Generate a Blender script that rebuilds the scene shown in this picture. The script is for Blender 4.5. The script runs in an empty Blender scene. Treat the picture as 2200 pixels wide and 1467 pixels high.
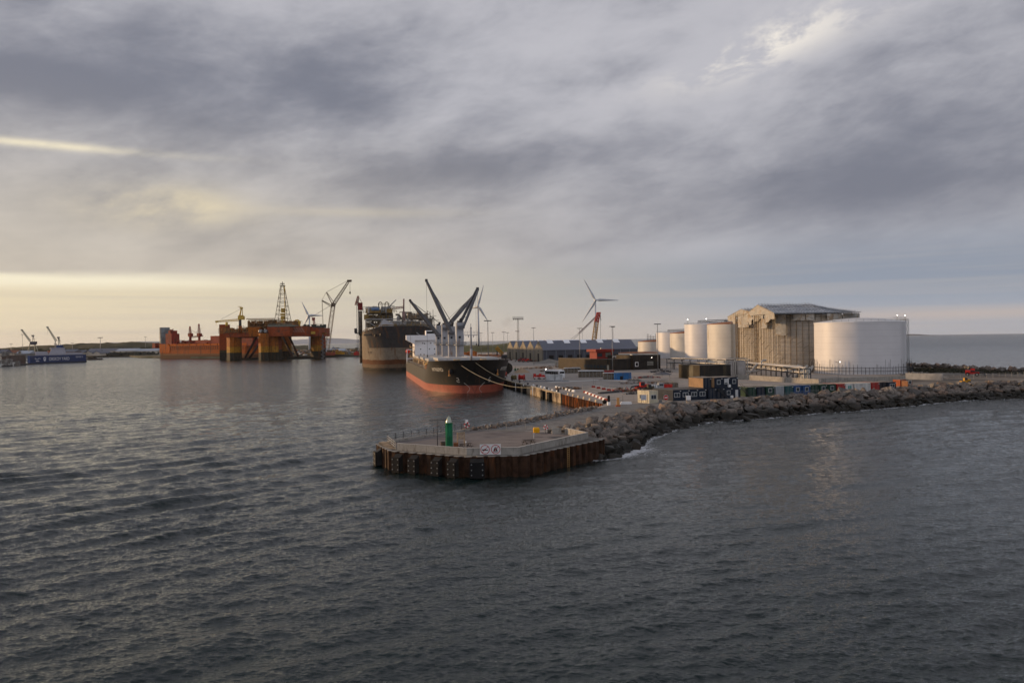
import bpy, bmesh, math, random
import numpy as np
from mathutils import Vector, Matrix, noise as mnoise

sc = bpy.context.scene
COL = sc.collection
rad = math.radians

# ------------------------------------------------------------------ camera
CAM_H = 19.0
F_PX = 1711.0                     # focal length in pixels of the 2200 px wide photograph
PITCH = -0.0017; ROLL = 0.0142
_F = Vector((0, math.cos(PITCH), math.sin(PITCH)))
_r0 = Vector((1, 0, 0)); _u0 = Vector((0, -math.sin(PITCH), math.cos(PITCH)))
_R = _r0 * math.cos(ROLL) - _u0 * math.sin(ROLL)
_U = _u0 * math.cos(ROLL) + _r0 * math.sin(ROLL)
cam_d = bpy.data.cameras.new('camera')
cam_d.sensor_width = 36.0
cam_d.lens = F_PX / 2200 * 36
cam_d.clip_start = 0.5; cam_d.clip_end = 200000
cam = bpy.data.objects.new('camera', cam_d); COL.objects.link(cam)
m = Matrix.Identity(4)
for i in range(3):
    m[i][0] = _R[i]; m[i][1] = _U[i]; m[i][2] = -_F[i]
m[0][3] = 0; m[1][3] = 0; m[2][3] = CAM_H
cam.matrix_world = m
sc.camera = cam

sc.render.engine = 'CYCLES'
sc.cycles.use_denoising = True
sc.cycles.max_bounces = 6
sc.cycles.diffuse_bounces = 2
sc.cycles.glossy_bounces = 3
sc.cycles.transparent_max_bounces = 12
sc.cycles.sample_clamp_indirect = 4.0
sc.view_settings.view_transform = 'Standard'
sc.view_settings.look = 'None'
sc.view_settings.gamma = 1.0
sc.view_settings.use_curve_mapping = False
sc.view_settings.exposure = 0.14

# ------------------------------------------------------------------ node helper
class NT:
    def __init__(s, nt): s.nt = nt
    def n(s, t, **kw):
        nd = s.nt.nodes.new(t)
        for k, v in kw.items(): setattr(nd, k, v)
        return nd
    def link(s, a, b): s.nt.links.new(a, b)
    def put(s, sock, v):
        if hasattr(v, 'is_output') or isinstance(v, bpy.types.NodeSocket): s.link(v, sock)
        elif isinstance(v, (tuple, list)) and sock.type == 'RGBA' and len(v) == 3: sock.default_value = (*v, 1)
        else: sock.default_value = v
    def m(s, op, a, b=None, c=None, clamp=False):
        nd = s.n('ShaderNodeMath', operation=op, use_clamp=clamp)
        s.put(nd.inputs[0], a)
        if b is not None: s.put(nd.inputs[1], b)
        if c is not None: s.put(nd.inputs[2], c)
        return nd.outputs[0]
    def ss(s, v, a, b, t0=0.0, t1=1.0):
        nd = s.n('ShaderNodeMapRange', interpolation_type='SMOOTHSTEP')
        s.put(nd.inputs['Value'], v); s.put(nd.inputs['From Min'], a); s.put(nd.inputs['From Max'], b)
        s.put(nd.inputs['To Min'], t0); s.put(nd.inputs['To Max'], t1)
        return nd.outputs[0]
    def lin(s, v, a, b, t0=0.0, t1=1.0):
        nd = s.n('ShaderNodeMapRange'); nd.clamp = True
        s.put(nd.inputs['Value'], v); s.put(nd.inputs['From Min'], a); s.put(nd.inputs['From Max'], b)
        s.put(nd.inputs['To Min'], t0); s.put(nd.inputs['To Max'], t1)
        return nd.outputs[0]
    def mix(s, f, a, b, bt='MIX'):
        nd = s.n('ShaderNodeMix', data_type='RGBA', blend_type=bt)
        s.put(nd.inputs[0], f); s.put(nd.inputs[6], a); s.put(nd.inputs[7], b)
        return nd.outputs[2]
    def xyz(s, v):
        nd = s.n('ShaderNodeSeparateXYZ'); s.link(v, nd.inputs[0]); return nd.outputs
    def comb(s, x, y, z):
        nd = s.n('ShaderNodeCombineXYZ')
        for i, v in enumerate((x, y, z)): s.put(nd.inputs[i], v)
        return nd.outputs[0]
    def noise(s, vec, scale, detail=4, rough=0.5, dist=0.0):
        nd = s.n('ShaderNodeTexNoise')
        if vec is not None: s.link(vec, nd.inputs['Vector'])
        nd.inputs['Scale'].default_value = scale; nd.inputs['Detail'].default_value = detail
        nd.inputs['Roughness'].default_value = rough; nd.inputs['Distortion'].default_value = dist
        return nd.outputs[0]
    def mapv(s, vec, scale=(1, 1, 1), rot=(0, 0, 0), loc=(0, 0, 0)):
        nd = s.n('ShaderNodeMapping'); s.link(vec, nd.inputs[0])
        nd.inputs['Scale'].default_value = scale; nd.inputs['Rotation'].default_value = rot; nd.inputs['Location'].default_value = loc
        return nd.outputs[0]

# ------------------------------------------------------------------ sky and sun
SUN_AZ = -67.0       # degrees from +Y, negative to the left of the picture
SUN_EL = 8.0
w = bpy.data.worlds.new('World'); sc.world = w; w.use_nodes = True
t = NT(w.node_tree); w.node_tree.nodes.clear()
out = t.n('ShaderNodeOutputWorld'); bg = t.n('ShaderNodeBackground')
t.link(bg.outputs[0], out.inputs[0])
bg.inputs['Strength'].default_value = 0.1
sky = t.n('ShaderNodeTexSky', sky_type='NISHITA')
sky.sun_disc = False; sky.sun_elevation = rad(SUN_EL); sky.sun_rotation = rad(SUN_AZ)
sky.altitude = 20; sky.air_density = 1.2; sky.dust_density = 2.0
tc = t.n('ShaderNodeTexCoord')
D = tc.outputs['Generated']
X, Y, Z = t.xyz(D)
az = t.m('ARCTAN2', X, Y)                       # radians, 0 = straight ahead, + right
Zp = t.m('MAXIMUM', Z, 0.0)
sx, sy = math.sin(rad(SUN_AZ)), math.cos(rad(SUN_AZ))
hl = t.m('SQRT', t.m('ADD', t.m('MULTIPLY', X, X), t.m('MULTIPLY', Y, Y)))
wsun = t.m('DIVIDE', t.m('ADD', t.m('MULTIPLY', X, sx), t.m('MULTIPLY', Y, sy)), t.m('MAXIMUM', hl, 0.001))
den = t.m('ADD', Zp, 0.20)
q = t.comb(t.m('DIVIDE', X, den), t.m('DIVIDE', Y, den), 0.3)
def mul(a, b): return t.m('MULTIPLY', a, b)
big = t.noise(t.mapv(q, (0.70, 0.75, 1), loc=(3.1, 1.7, 0)), 1.0, 3, 0.5, 0.4)
mid = t.noise(t.mapv(q, (1.5, 2.1, 1), rot=(0, 0, 0.30), loc=(7.3, 2.2, 0)), 1.25, 9, 0.62, 0.15)
mass = t.noise(t.comb(t.m('ADD', mul(az, 4.6), mul(Z, -3.5)), mul(Z, 10.5), 1.35), 1.0, 12, 0.58, 0.15)
lump = t.noise(t.comb(t.m('ADD', mul(az, 11.0), mul(Z, -6.0)), mul(Z, 23.0), 4.2), 1.0, 10, 0.62, 0.35)
fine = t.noise(t.mapv(q, (4.5, 6.0, 1), rot=(0, 0, 0.3), loc=(1.3, 8.2, 0)), 1.8, 8, 0.68, 0.1)
n = t.m('ADD', t.m('ADD', t.m('MULTIPLY', big, 0.22), t.m('MULTIPLY', mid, 0.14)), t.m('ADD', t.m('MULTIPLY', lump, 0.22), t.m('MULTIPLY', mass, 0.50)))
# blobs of cloud tone at fixed places of the sky (azimuth, elevation in radians)
def blob(a0, e0, wa, we, tilt=0.0):
    da = t.m('SUBTRACT', az, a0); de = t.m('SUBTRACT', Z, e0)
    c, s_ = math.cos(tilt), math.sin(tilt)
    u = t.m('DIVIDE', t.m('ADD', t.m('MULTIPLY', da, c), t.m('MULTIPLY', de, s_)), wa)
    v = t.m('DIVIDE', t.m('SUBTRACT', t.m('MULTIPLY', de, c), t.m('MULTIPLY', da, s_)), we)
    r2 = t.m('ADD', t.m('MULTIPLY', u, u), t.m('MULTIPLY', v, v))
    return t.m('POWER', 2.718, t.m('MULTIPLY', r2, -1.0))
def add(*a):
    r = a[0]
    for b in a[1:]: r = t.m('ADD', r, b)
    return r
tone = add(n,
           mul(blob(-0.54, 0.275, 0.24, 0.045, -0.05), -0.20),   # dark bands, upper left
           mul(blob(-0.30, 0.30, 0.18, 0.04, -0.25), -0.12),
           mul(blob(-0.02, 0.205, 0.20, 0.035, 0.10), -0.14),    # dark centre
           mul(blob(0.38, 0.17, 0.26, 0.045, 0.06), -0.14),     # dark right
           mul(blob(0.58, 0.24, 0.12, 0.09, 0.0), -0.04),
           mul(blob(0.24, 0.29, 0.07, 0.025, 0.2), -0.05),
           mul(blob(-0.25, 0.42, 0.38, 0.05, 0.0), 0.15),       # light top
           mul(blob(-0.62, 0.45, 0.12, 0.05, 0.0), 0.05),
           mul(blob(0.02, 0.33, 0.14, 0.05, 0.2), 0.08),
           mul(blob(0.33, 0.335, 0.17, 0.030, 0.24), 0.13),     # break, upper right
           mul(blob(0.10, 0.10, 0.5, 0.02, 0.0), 0.05))
tone = t.m('ADD', 0.51, mul(t.m('SUBTRACT', tone, 0.51), t.ss(Z, 0.05, 0.26, 0.55, 1.0)))
deck = t.mix(t.ss(tone, 0.33, 0.68), (0.178, 0.188, 0.235), (0.475, 0.47, 0.51))
# warm towards the sun and the horizon, blue away from it
wl = t.ss(wsun, 0.25, 1.0)
lowel = t.ss(Zp, 0.02, 0.30, 1.0, 0.0)
warm = t.m('MULTIPLY', wl, lowel)
deck = t.mix(t.m('MULTIPLY', warm, 0.80), deck, t.mix(t.ss(tone, 0.34, 0.72), (0.46, 0.42, 0.36), (0.82, 0.73, 0.55)))
midwarm = t.m('MULTIPLY', t.ss(Zp, 0.02, 0.30, 1.0, 0.0), t.ss(wsun, -0.05, 0.7))
deck = t.mix(t.m('MULTIPLY', midwarm, 0.62), deck, t.mix(t.ss(tone, 0.36, 0.62), (0.345, 0.31, 0.28), (0.535, 0.475, 0.405)))
rightblue = t.m('MULTIPLY', t.ss(Zp, 0.04, 0.16, 1.0, 0.0), t.ss(wsun, 0.45, 0.0))
deck = t.mix(t.m('MULTIPLY', rightblue, 0.75), deck, (0.235, 0.275, 0.35))
# warm breaks
st = t.noise(t.comb(mul(az, 4.0), mul(Z, 60.0), 0.5), 1.0, 5, 0.6, 0.4)
b1 = mul(blob(-0.55, 0.214, 0.13, 0.0042, 0.0), t.ss(mass, 0.30, 0.55))
b2 = mul(mul(blob(-0.41, 0.157, 0.075, 0.020, 0.0), t.ss(mass, 0.30, 0.55)), 1.5)
b3 = mul(mul(blob(0.315, 0.328, 0.10, 0.020, 0.22), t.ss(lump, 0.44, 0.60)), 1.3)
b4 = mul(blob(-0.20, 0.158, 0.12, 0.006, 0.0), 0.3)
deck = t.mix(t.m('MULTIPLY', t.m('MINIMUM', b1, 1.0), 0.85), deck, (0.90, 0.80, 0.58))
deck = t.mix(t.m('MULTIPLY', t.m('MINIMUM', add(b2, b4), 1.0), 0.75), deck, (0.76, 0.65, 0.44))
deck = t.mix(t.m('MULTIPLY', b3, 0.75), deck, (0.86, 0.80, 0.72))
# clear band under the deck
edge = add(t.lin(az, -0.6, 0.6, 0.078, 0.090), mul(t.m('SUBTRACT', st, 0.5), t.lin(az, -0.6, 0.6, 0.006, 0.03)))
soft = t.lin(az, -0.6, 0.6, 0.003, 0.05)
band = t.ss(Z, t.m('SUBTRACT', edge, soft), t.m('ADD', edge, soft), 1.0, 0.0)
st2 = t.noise(t.comb(mul(az, 2.0), mul(Z, 90.0), 3.5), 1.0, 4, 0.55, 0.3)
wb = t.ss(wsun, -0.05, 0.95)
low_c = t.mix(wb, (0.35, 0.39, 0.46), (0.72, 0.62, 0.45))
low_c = t.mix(mul(blob(0.05, 0.0, 0.32, 0.05), 0.5), low_c, (0.56, 0.49, 0.42))
top_c = t.mix(wb, (0.245, 0.29, 0.37), (0.76, 0.66, 0.46))
clear = t.mix(t.ss(Z, 0.0, 0.075), low_c, top_c)
clear = t.mix(t.m('MULTIPLY', t.ss(st2, 0.42, 0.7), 0.35), clear, (0.46, 0.42, 0.40))
brt = mul(mul(t.ss(Z, t.m('SUBTRACT', edge, 0.022), t.m('SUBTRACT', edge, 0.004)), t.ss(wsun, 0.35, 0.85)), t.ss(st, 0.2, 0.7, 0.6, 1.0))
clear = t.mix(t.m('MULTIPLY', brt, 0.85), clear, (0.92, 0.86, 0.68))
pink = mul(blob(0.52, 0.022, 0.25, 0.007), 0.75)
clear = t.mix(pink, clear, (0.50, 0.43, 0.40))
final = t.mix(band, deck, clear)
# unseen sky shaped for its light: brighter behind the camera, darker overhead
back = t.ss(Y, 0.35, -0.5)
final = t.mix(t.m('MULTIPLY', back, 0.75), final, t.mix(t.ss(tone, 0.3, 0.7), (0.50, 0.51, 0.58), (0.78, 0.77, 0.82)))
up = t.ss(Z, 0.45, 0.85)
final = t.mix(t.m('MULTIPLY', up, 0.7), final, (0.25, 0.26, 0.31))
final = t.mix(t.ss(Z, -0.004, -0.03), final, (0.06, 0.065, 0.08))
scaled = t.mix(1.0, final, (10, 10, 10), 'MULTIPLY')
fin2 = t.mix(0.04, scaled, sky.outputs[0])
t.link(fin2, bg.inputs['Color'])

sun_d = bpy.data.lights.new('sun', 'SUN'); sun_d.energy = 3.7; sun_d.angle = rad(1.2); sun_d.color = (1.0, 0.65, 0.34)
sun = bpy.data.objects.new('sun', sun_d); COL.objects.link(sun)
sdir = Vector((math.sin(rad(SUN_AZ)) * math.cos(rad(SUN_EL)), math.cos(rad(SUN_AZ)) * math.cos(rad(SUN_EL)), math.sin(rad(SUN_EL))))
sun.rotation_euler = sdir.to_track_quat('Z', 'Y').to_euler()

# ------------------------------------------------------------------ placing helpers
def ray(px, py): return _F + _R * ((px - 1100) / F_PX) + _U * ((733.5 - py) / F_PX)
def gp(px, py, z=0.0):
    d = ray(px, py); k = (z - CAM_H) / d.z
    return Vector((d.x * k, d.y * k, z))
def at(px, py, Yd):
    d = ray(px, py); k = Yd / d.y
    return Vector((d.x * k, Yd, CAM_H + d.z * k))

# ------------------------------------------------------------------ materials
MATS = {}
def mat(name, base, rough=0.6, metal=0.0, var=0.18, vs=0.5, stain=None, sa=0.0, ss=0.3, bump=0.0, bs=8.0, spec=0.10,
        stretch=(1, 1, 1), emit=None, es=0.0, alpha=None, coat=0.0, panel=None):
    if name in MATS: return MATS[name]
    mt = bpy.data.materials.new(name); mt.use_nodes = True
    t = NT(mt.node_tree); b = mt.node_tree.nodes['Principled BSDF']
    tc = t.n('ShaderNodeTexCoord'); V = tc.outputs['Object']
    oi = t.n('ShaderNodeObjectInfo')
    n1 = t.noise(V, vs, 5, 0.6)
    dk = tuple(c * (1 - var) for c in base); lt = tuple(min(1, c * (1 + var)) for c in base)
    c = t.mix(t.ss(n1, 0.3, 0.7), dk, lt)
    if stain:
        n2 = t.noise(t.mapv(V, stretch), ss, 7, 0.65, 0.3)
        c = t.mix(t.ss(n2, 0.62 - 0.4 * sa, 0.80 - 0.4 * sa), c, stain)
    if panel:      # seams every (dx, dz) metres
        x, y, z = t.xyz(V)
        ax = t.m('ADD', x, y)
        fx = t.m('ABSOLUTE', t.m('SUBTRACT', t.m('FRACT', t.m('DIVIDE', ax, panel[0])), 0.5))
        fz = t.m('ABSOLUTE', t.m('SUBTRACT', t.m('FRACT', t.m('DIVIDE', z, panel[1])), 0.5))
        ln = t.m('MAXIMUM', t.ss(fx, 0.47, 0.5), t.ss(fz, 0.46, 0.5))
        c = t.mix(t.m('MULTIPLY', ln, 0.35), c, tuple(q * 0.5 for q in base))
    t.put(b.inputs['Base Color'], c)
    b.inputs['Roughness'].default_value = rough; b.inputs['Metallic'].default_value = metal
    b.inputs['Specular IOR Level'].default_value = spec
    if coat: b.inputs['Coat Weight'].default_value = coat; b.inputs['Coat Roughness'].default_value = 0.25
    if bump:
        bn = t.n('ShaderNodeBump'); bn.inputs['Strength'].default_value = bump; bn.inputs['Distance'].default_value = 0.05
        t.link(t.noise(V, bs, 6, 0.6), bn.inputs['Height']); t.link(bn.outputs[0], b.inputs['Normal'])
    if emit:
        b.inputs['Emission Color'].default_value = (*emit, 1); b.inputs['Emission Strength'].default_value = es
    if alpha is not None: b.inputs['Alpha'].default_value = alpha
    MATS[name] = mt
    return mt

# ------------------------------------------------------------------ mesh builder
class MB:
    def __init__(s): s.v = []; s.f = []; s.smooth = []
    def add(s, vs, fs, sm=False):
        o = len(s.v); s.v += [tuple(p) for p in vs]; s.f += [tuple(i + o for i in f) for f in fs]; s.smooth += [sm] * len(fs)
        return s
    def box(s, c, sz, rz=0.0, taper=1.0):
        hx, hy, hz = sz[0] / 2, sz[1] / 2, sz[2] / 2; ca, sa = math.cos(rz), math.sin(rz); vs = []
        for z, k in ((-hz, 1.0), (hz, taper)):
            for x, y in ((-hx, -hy), (hx, -hy), (hx, hy), (-hx, hy)):
                x *= k; y *= k
                vs.append((c[0] + x * ca - y * sa, c[1] + x * sa + y * ca, c[2] + z))
        return s.add(vs, [(0, 3, 2, 1), (4, 5, 6, 7), (0, 1, 5, 4), (1, 2, 6, 5), (2, 3, 7, 6), (3, 0, 4, 7)])
    def bx(s, x0, x1, y0, y1, z0, z1): return s.box(((x0 + x1) / 2, (y0 + y1) / 2, (z0 + z1) / 2), (x1 - x0, y1 - y0, z1 - z0))
    def tube(s, a, b, r0, r1=None, n=6, caps=True, sm=True):
        a = Vector(a); b = Vector(b); r1 = r0 if r1 is None else r1
        d = b - a
        if d.length < 1e-6: return s
        d.normalize(); u = d.orthogonal().normalized(); w_ = d.cross(u)
        vs = []
        for p, r in ((a, r0), (b, r1)):
            for i in range(n):
                an = 2 * math.pi * (i + 0.5) / n
                vs.append(p + (u * math.cos(an) + w_ * math.sin(an)) * r)
        fs = [(i, (i + 1) % n, n + (i + 1) % n, n + i) for i in range(n)]
        s.add(vs, fs, sm and n > 5)
        if caps: 
            o = len(s.v) - 2 * n
            s.f += [tuple(o + i for i in range(n - 1, -1, -1)), tuple(o + n + i for i in range(n))]; s.smooth += [False, False]
        return s
    def bar(s, a, b, r=0.1): return s.tube(a, b, r, r, 4, True, False)
    def path(s, pts, r, n=5):
        for a, b in zip(pts[:-1], pts[1:]): s.tube(a, b, r, r, n, False)
        return s
    def lathe(s, prof, c=(0, 0, 0), n=24, sm=True):
        vs = []
        for r, z in prof:
            for i in range(n):
                a = 2 * math.pi * i / n; vs.append((c[0] + r * math.cos(a), c[1] + r * math.sin(a), c[2] + z))
        fs = []
        for k in range(len(prof) - 1):
            for i in range(n):
                j = (i + 1) % n; fs.append((k * n + i, k * n + j, (k + 1) * n + j, (k + 1) * n + i))
        return s.add(vs, fs, sm)
    def prism(s, poly, z0, z1):
        n = len(poly)
        vs = [(p[0], p[1], z0) for p in poly] + [(p[0], p[1], z1) for p in poly]
        return s.add(vs, [tuple(range(n - 1, -1, -1)), tuple(range(n, 2 * n))] + [(i, (i + 1) % n, n + (i + 1) % n, n + i) for i in range(n)])
    def lattice(s, a, b, w0, w1=None, seg=8, r=0.12, rd=None, n=4):
        """square lattice girder between two points"""
        a = Vector(a); b = Vector(b); w1 = w0 if w1 is None else w1; rd = rd or r * 0.6
        d = (b - a).normalized(); u = d.cross(Vector((0, 0, 1)))
        if u.length < 0.05: u = Vector((1, 0, 0))
        u.normalize(); v = d.cross(u).normalized()
        def cn(k):
            p = a.lerp(b, k / seg); h = (w0 + (w1 - w0) * k / seg) / 2
            return [p + u * h * i + v * h * j for i, j in ((-1, -1), (1, -1), (1, 1), (-1, 1))]
        prev = cn(0)
        for k in range(1, seg + 1):
            cur = cn(k)
            for i in range(4):
                s.tube(prev[i], cur[i], r, r, n, False)
                j = (i + 1) % 4
                s.tube(prev[i] if (k + i) % 2 else prev[j], cur[j] if (k + i) % 2 else cur[i], rd, rd, 3, False)
                s.tube(cur[i], cur[j], rd, rd, 3, False)
            prev = cur
        return s
    def rail(s, pts, h=1.1, step=2.0, r=0.05, bars=2):
        for a, b in zip(pts[:-1], pts[1:]):
            a = Vector(a); b = Vector(b); L = (b - a).length; k = max(1, int(round(L / step)))
            for i in range(k + 1):
                p = a.lerp(b, i / k); s.tube(p, p + Vector((0, 0, h)), r, r, 4, False)
            for j in range(bars):
                z = Vector((0, 0, h * (1 - j / bars))); s.tube(a + z, b + z, r, r, 4, False)
        return s
    def build(s, name, m=None, parent=None, smooth=None):
        me = bpy.data.meshes.new(name); me.from_pydata([tuple(p) for p in s.v], [], s.f); me.update()
        sm = s.smooth if smooth is None else [smooth] * len(s.f)
        me.polygons.foreach_set('use_smooth', sm)
        o = bpy.data.objects.new(name, me); COL.objects.link(o)
        if m is not None: me.materials.append(m)
        if parent is not None: o.parent = parent
        return o

def tag(o, label=None, cat=None, group=None, kind=None):
    if label: o['label'] = label
    if cat: o['category'] = cat
    if group: o['group'] = group
    if kind: o['kind'] = kind
    return o
def thing(name, label, cat, loc=(0, 0, 0), rz=0.0, group=None):
    o = bpy.data.objects.new(name, None); COL.objects.link(o); o.empty_display_size = 0.5
    o.location = loc; o.rotation_euler = (0, 0, rz)
    return tag(o, label, cat, group)
def copy_tree(o, parent=None):
    c = o.copy(); COL.objects.link(c)
    if parent is not None: c.parent = parent
    for ch in list(o.children): copy_tree(ch, c)
    return c
def text_mesh(txt, size, depth=0.02):
    """letters as a flat mesh in the x-z plane, origin at lower left, facing -y"""
    cu = bpy.data.curves.new('t', 'FONT'); cu.body = txt; cu.size = size; cu.extrude = depth; cu.offset = size * .008
    o = bpy.data.objects.new('t', cu); COL.objects.link(o)
    dg = bpy.context.evaluated_depsgraph_get(); me = bpy.data.meshes.new_from_object(o.evaluated_get(dg))
    b = MB()
    b.add([(v.co.x, -v.co.z, v.co.y) for v in me.vertices], [tuple(p.vertices) for p in me.polygons])
    bpy.data.objects.remove(o); bpy.data.curves.remove(cu)
    return b
# ================================================================== SETTING
G = 2.8                                     # level of the quay and yard
QD = Vector((-0.2, 0.98, 0)).normalized()   # direction of the quay, away from the camera
QN = Vector((QD.y, -QD.x, 0))               # to the right of it, over land
QROT = math.atan2(QN.y, QN.x)
def quay_x(y): return 14.3 - 0.2041 * (y - 237.5)

SHORE = [(13.5, 126.5), (16.4, 127.5), (21, 138), (26.6, 152), (39.6, 174), (58.3, 184.7), (67, 191), (95, 205), (124, 224), (149, 232), (190, 250), (260, 285), (340, 330)]
CREST = [(11.0, 138.0), (12.5, 142), (17.6, 150), (23, 160), (37.5, 183), (63.5, 201), (74, 207), (104, 223), (132, 240), (161, 250), (200, 268), (262, 302), (335, 345)]

def smoothline(P, n=6):
    out = []
    for i in range(len(P) - 1):
        p0 = P[max(i - 1, 0)]; p1 = P[i]; p2 = P[i + 1]; p3 = P[min(i + 2, len(P) - 1)]
        for k in range(n):
            s = k / n
            out.append(tuple(0.5 * ((2 * b) + (-a + c) * s + (2 * a - 5 * b + 4 * c - d) * s * s + (-a + 3 * b - 3 * c + d) * s ** 3) for a, b, c, d in zip(p0, p1, p2, p3)))
    out.append(P[-1]); return out

# ---- water -------------------------------------------------------
def make_water():
    rng = np.random.default_rng(5)
    fpx = F_PX / 2200 * 1024
    ang_in = np.linspace(rad(-37), rad(37), 1500)
    left = np.linspace(rad(-180), rad(-37), 220)[:-1]; right = np.linspace(rad(37), rad(180), 220)[1:]
    ang = np.concatenate([left, ang_in, right])
    ypx = np.concatenate([np.arange(470, 60, -0.45), np.arange(60, 8, -0.5), np.geomspace(8, 0.62, 60)])
    r = CAM_H * fpx / ypx
    r = np.concatenate([[0.5, 8, 18, 26], r])
    A, Rr = np.meshgrid(ang, r)
    Xw = Rr * np.sin(A); Yw = Rr * np.cos(A)
    dr = np.gradient(r)[:, None] * np.ones_like(A)
    dlat = np.gradient(ang)[None, :] * Rr
    sp = np.maximum(dr, dlat)
    Zw = np.zeros_like(Xw); DX = np.zeros_like(Xw); DY = np.zeros_like(Xw)
    def tile(N, L, lo, hi, dirdeg, spread, slope, seed):
        rg = np.random.default_rng(seed)
        k = np.fft.fftfreq(N, L / N) * 2 * np.pi
        kx, ky = np.meshgrid(k, k); kk = np.hypot(kx, ky); kk[0, 0] = 1e-6
        lam = 2 * np.pi / kk
        th = np.arctan2(ky, kx) - rad(dirdeg)
        dirf = np.abs(np.cos(th)) ** spread
        band = np.exp(-np.maximum(0, np.log(lo / lam)) ** 2 * 12) * np.exp(-np.maximum(0, np.log(lam / hi)) ** 2 * 12)
        amp = kk ** -2.0 * np.sqrt(dirf) * band
        h = amp * (rg.normal(size=(N, N)) + 1j * rg.normal(size=(N, N)))
        z = np.real(np.fft.ifft2(h))
        gx = np.gradient(z, L / N, axis=1); gy = np.gradient(z, L / N, axis=0)
        z *= slope / math.sqrt((gx ** 2 + gy ** 2).mean())
        return z
    def sample(z, L, x, y):
        N = z.shape[0]; u = (x / L % 1) * N; v = (y / L % 1) * N
        i = u.astype(int) % N; j = v.astype(int) % N; fu = u - np.floor(u); fv = v - np.floor(v)
        i2 = (i + 1) % N; j2 = (j + 1) % N
        return (z[j, i] * (1 - fu) + z[j, i2] * fu) * (1 - fv) + (z[j2, i] * (1 - fu) + z[j2, i2] * fu) * fv
    # sheltered basin behind the pier is calmer
    calm = 1 - 0.45 / (1 + np.exp(-(Yw - 150) / 25)) * (Xw < 20)
    patch = sample(tile(256, 700, 60, 300, 20, 0.5, 1.0, 77), 700, Xw, Yw); patch = patch / patch.std()
    gust = np.clip(1 + 0.22 * patch, 0.45, 1.5)
    for (N, L, lo, hi, dd, sprd, sl, seed) in ((512, 310, 3.2, 11, -62, 4, 0.040, 1), (512, 173, 3.8, 7.5, -41, 60, 0.075, 11), (512, 149, 3.2, 6.0, -69, 50, 0.060, 12), (512, 131, 1.1, 3.2, -70, 3, 0.078, 2), (1024, 83, 0.42, 1.1, -68, 1.4, 0.13, 3), (1024, 40, 0.2, 0.42, -70, 1.2, 0.10, 4)):
        z = tile(N, L, lo, hi, dd, sprd, sl, seed)
        fade = np.clip((lo * 1.15 - sp * 1.0) / (lo * 0.55), 0, 1) if lo > 0.3 else np.clip((lo * 2.2 - sp) / (lo * 1.1), 0, 1)
        a = fade * calm * gust
        if seed > 10:
            sd = 1 / (1 + np.exp((Xw + 2 - (Yw - 60) * 0.06) / 16)); a = a * (sd if seed == 11 else 1 - .6 * sd)
        Zw += sample(z, L, Xw, Yw) * a
    # long wake crests that cross the left half
    def wake(x0, y0, dx, dy, lam, amp, wid, ph=0.0, curve=0.0):
        l = math.hypot(dx, dy); dx /= l; dy /= l
        nx, ny = dy, -dx
        s = (Xw - x0) * dx + (Yw - y0) * dy; dn = (Xw - x0) * nx + (Yw - y0) * ny + curve * s * s
        wob = sample(patch_t, 700, Xw * 3, Yw * 3) * 0.8
        env = np.exp(-(dn / wid) ** 2)
        c = np.cos(2 * np.pi * (dn + wob) / lam + ph)
        return amp * env * (c + 0.25 * np.cos(4 * np.pi * (dn + wob) / lam + 2 * ph))
    patch_t = tile(256, 700, 20, 200, 20, 0.5, 1.0, 78); patch_t /= patch_t.std()
    fade = np.clip((9 - sp) / 6, 0, 1)
    side = 1 / (1 + np.exp((Xw + 2 - (Yw - 60) * 0.06) / 14))
    Zw += (wake(-40, 75, 13, 15, 5.2, 0.10, 16, 0.3, 0.0012) + wake(-55, 110, 15, 12, 6.4, 0.10, 30, 1.0, 0.0008)) * fade * (0.25 + 0.75 * side)
    Zw += wake(10, 60, 10, 3.5, 4.6, 0.045, 24, 0.5) * fade * (1 - side)
    # foam along the rocks and the sheet piles
    line = smoothline(SHORE, 5)
    pier = [(-21, 126), (-18, 117.3), (-7, 110.6), (1.2, 110.7), (13.5, 126.5)]
    foam = np.zeros_like(Xw); near = (Yw < 420) & (Yw > 60) & (np.abs(Xw) < 360) & (Rr < 500)
    xs = Xw[near]; ys = Yw[near]; best = np.full(xs.shape, 1e9); bestp = np.full(xs.shape, 1e9)
    def dseg(a, b):
        ax, ay = a; bx, by = b; l2 = (bx - ax) ** 2 + (by - ay) ** 2
        tt = np.clip(((xs - ax) * (bx - ax) + (ys - ay) * (by - ay)) / l2, 0, 1)
        return np.hypot(xs - ax - tt * (bx - ax), ys - ay - tt * (by - ay))
    for a, b in zip(line[:-1], line[1:]): best = np.minimum(best, dseg(a, b))
    for a, b in zip(pier[:-1], pier[1:]): bestp = np.minimum(bestp, dseg(a, b))
    f = np.exp(-np.maximum(best - 0.8, 0) / 1.6) * 0.60 + np.exp(-bestp / 1.5) * 0.30
    wash = np.exp(-(((xs - 22) / 8) ** 2 + ((ys - 134) / 8) ** 2)) * 0.38
    foam[near] = np.clip(f + wash, 0, 1)
    nr, nc = Xw.shape
    co = np.stack([Xw, Yw, Zw], -1).reshape(-1, 3).astype(np.float32)
    idx = np.arange(nr * nc).reshape(nr, nc)
    quads = np.stack([idx[:-1, :-1], idx[1:, :-1], idx[1:, 1:], idx[:-1, 1:]], -1).reshape(-1, 4)
    me = bpy.data.meshes.new('sea'); me.vertices.add(len(co)); me.vertices.foreach_set('co', co.ravel())
    me.loops.add(quads.size); me.loops.foreach_set('vertex_index', quads.ravel().astype(np.int32))
    me.polygons.add(len(quads)); me.polygons.foreach_set('loop_start', np.arange(0, quads.size, 4, dtype=np.int32))
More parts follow.
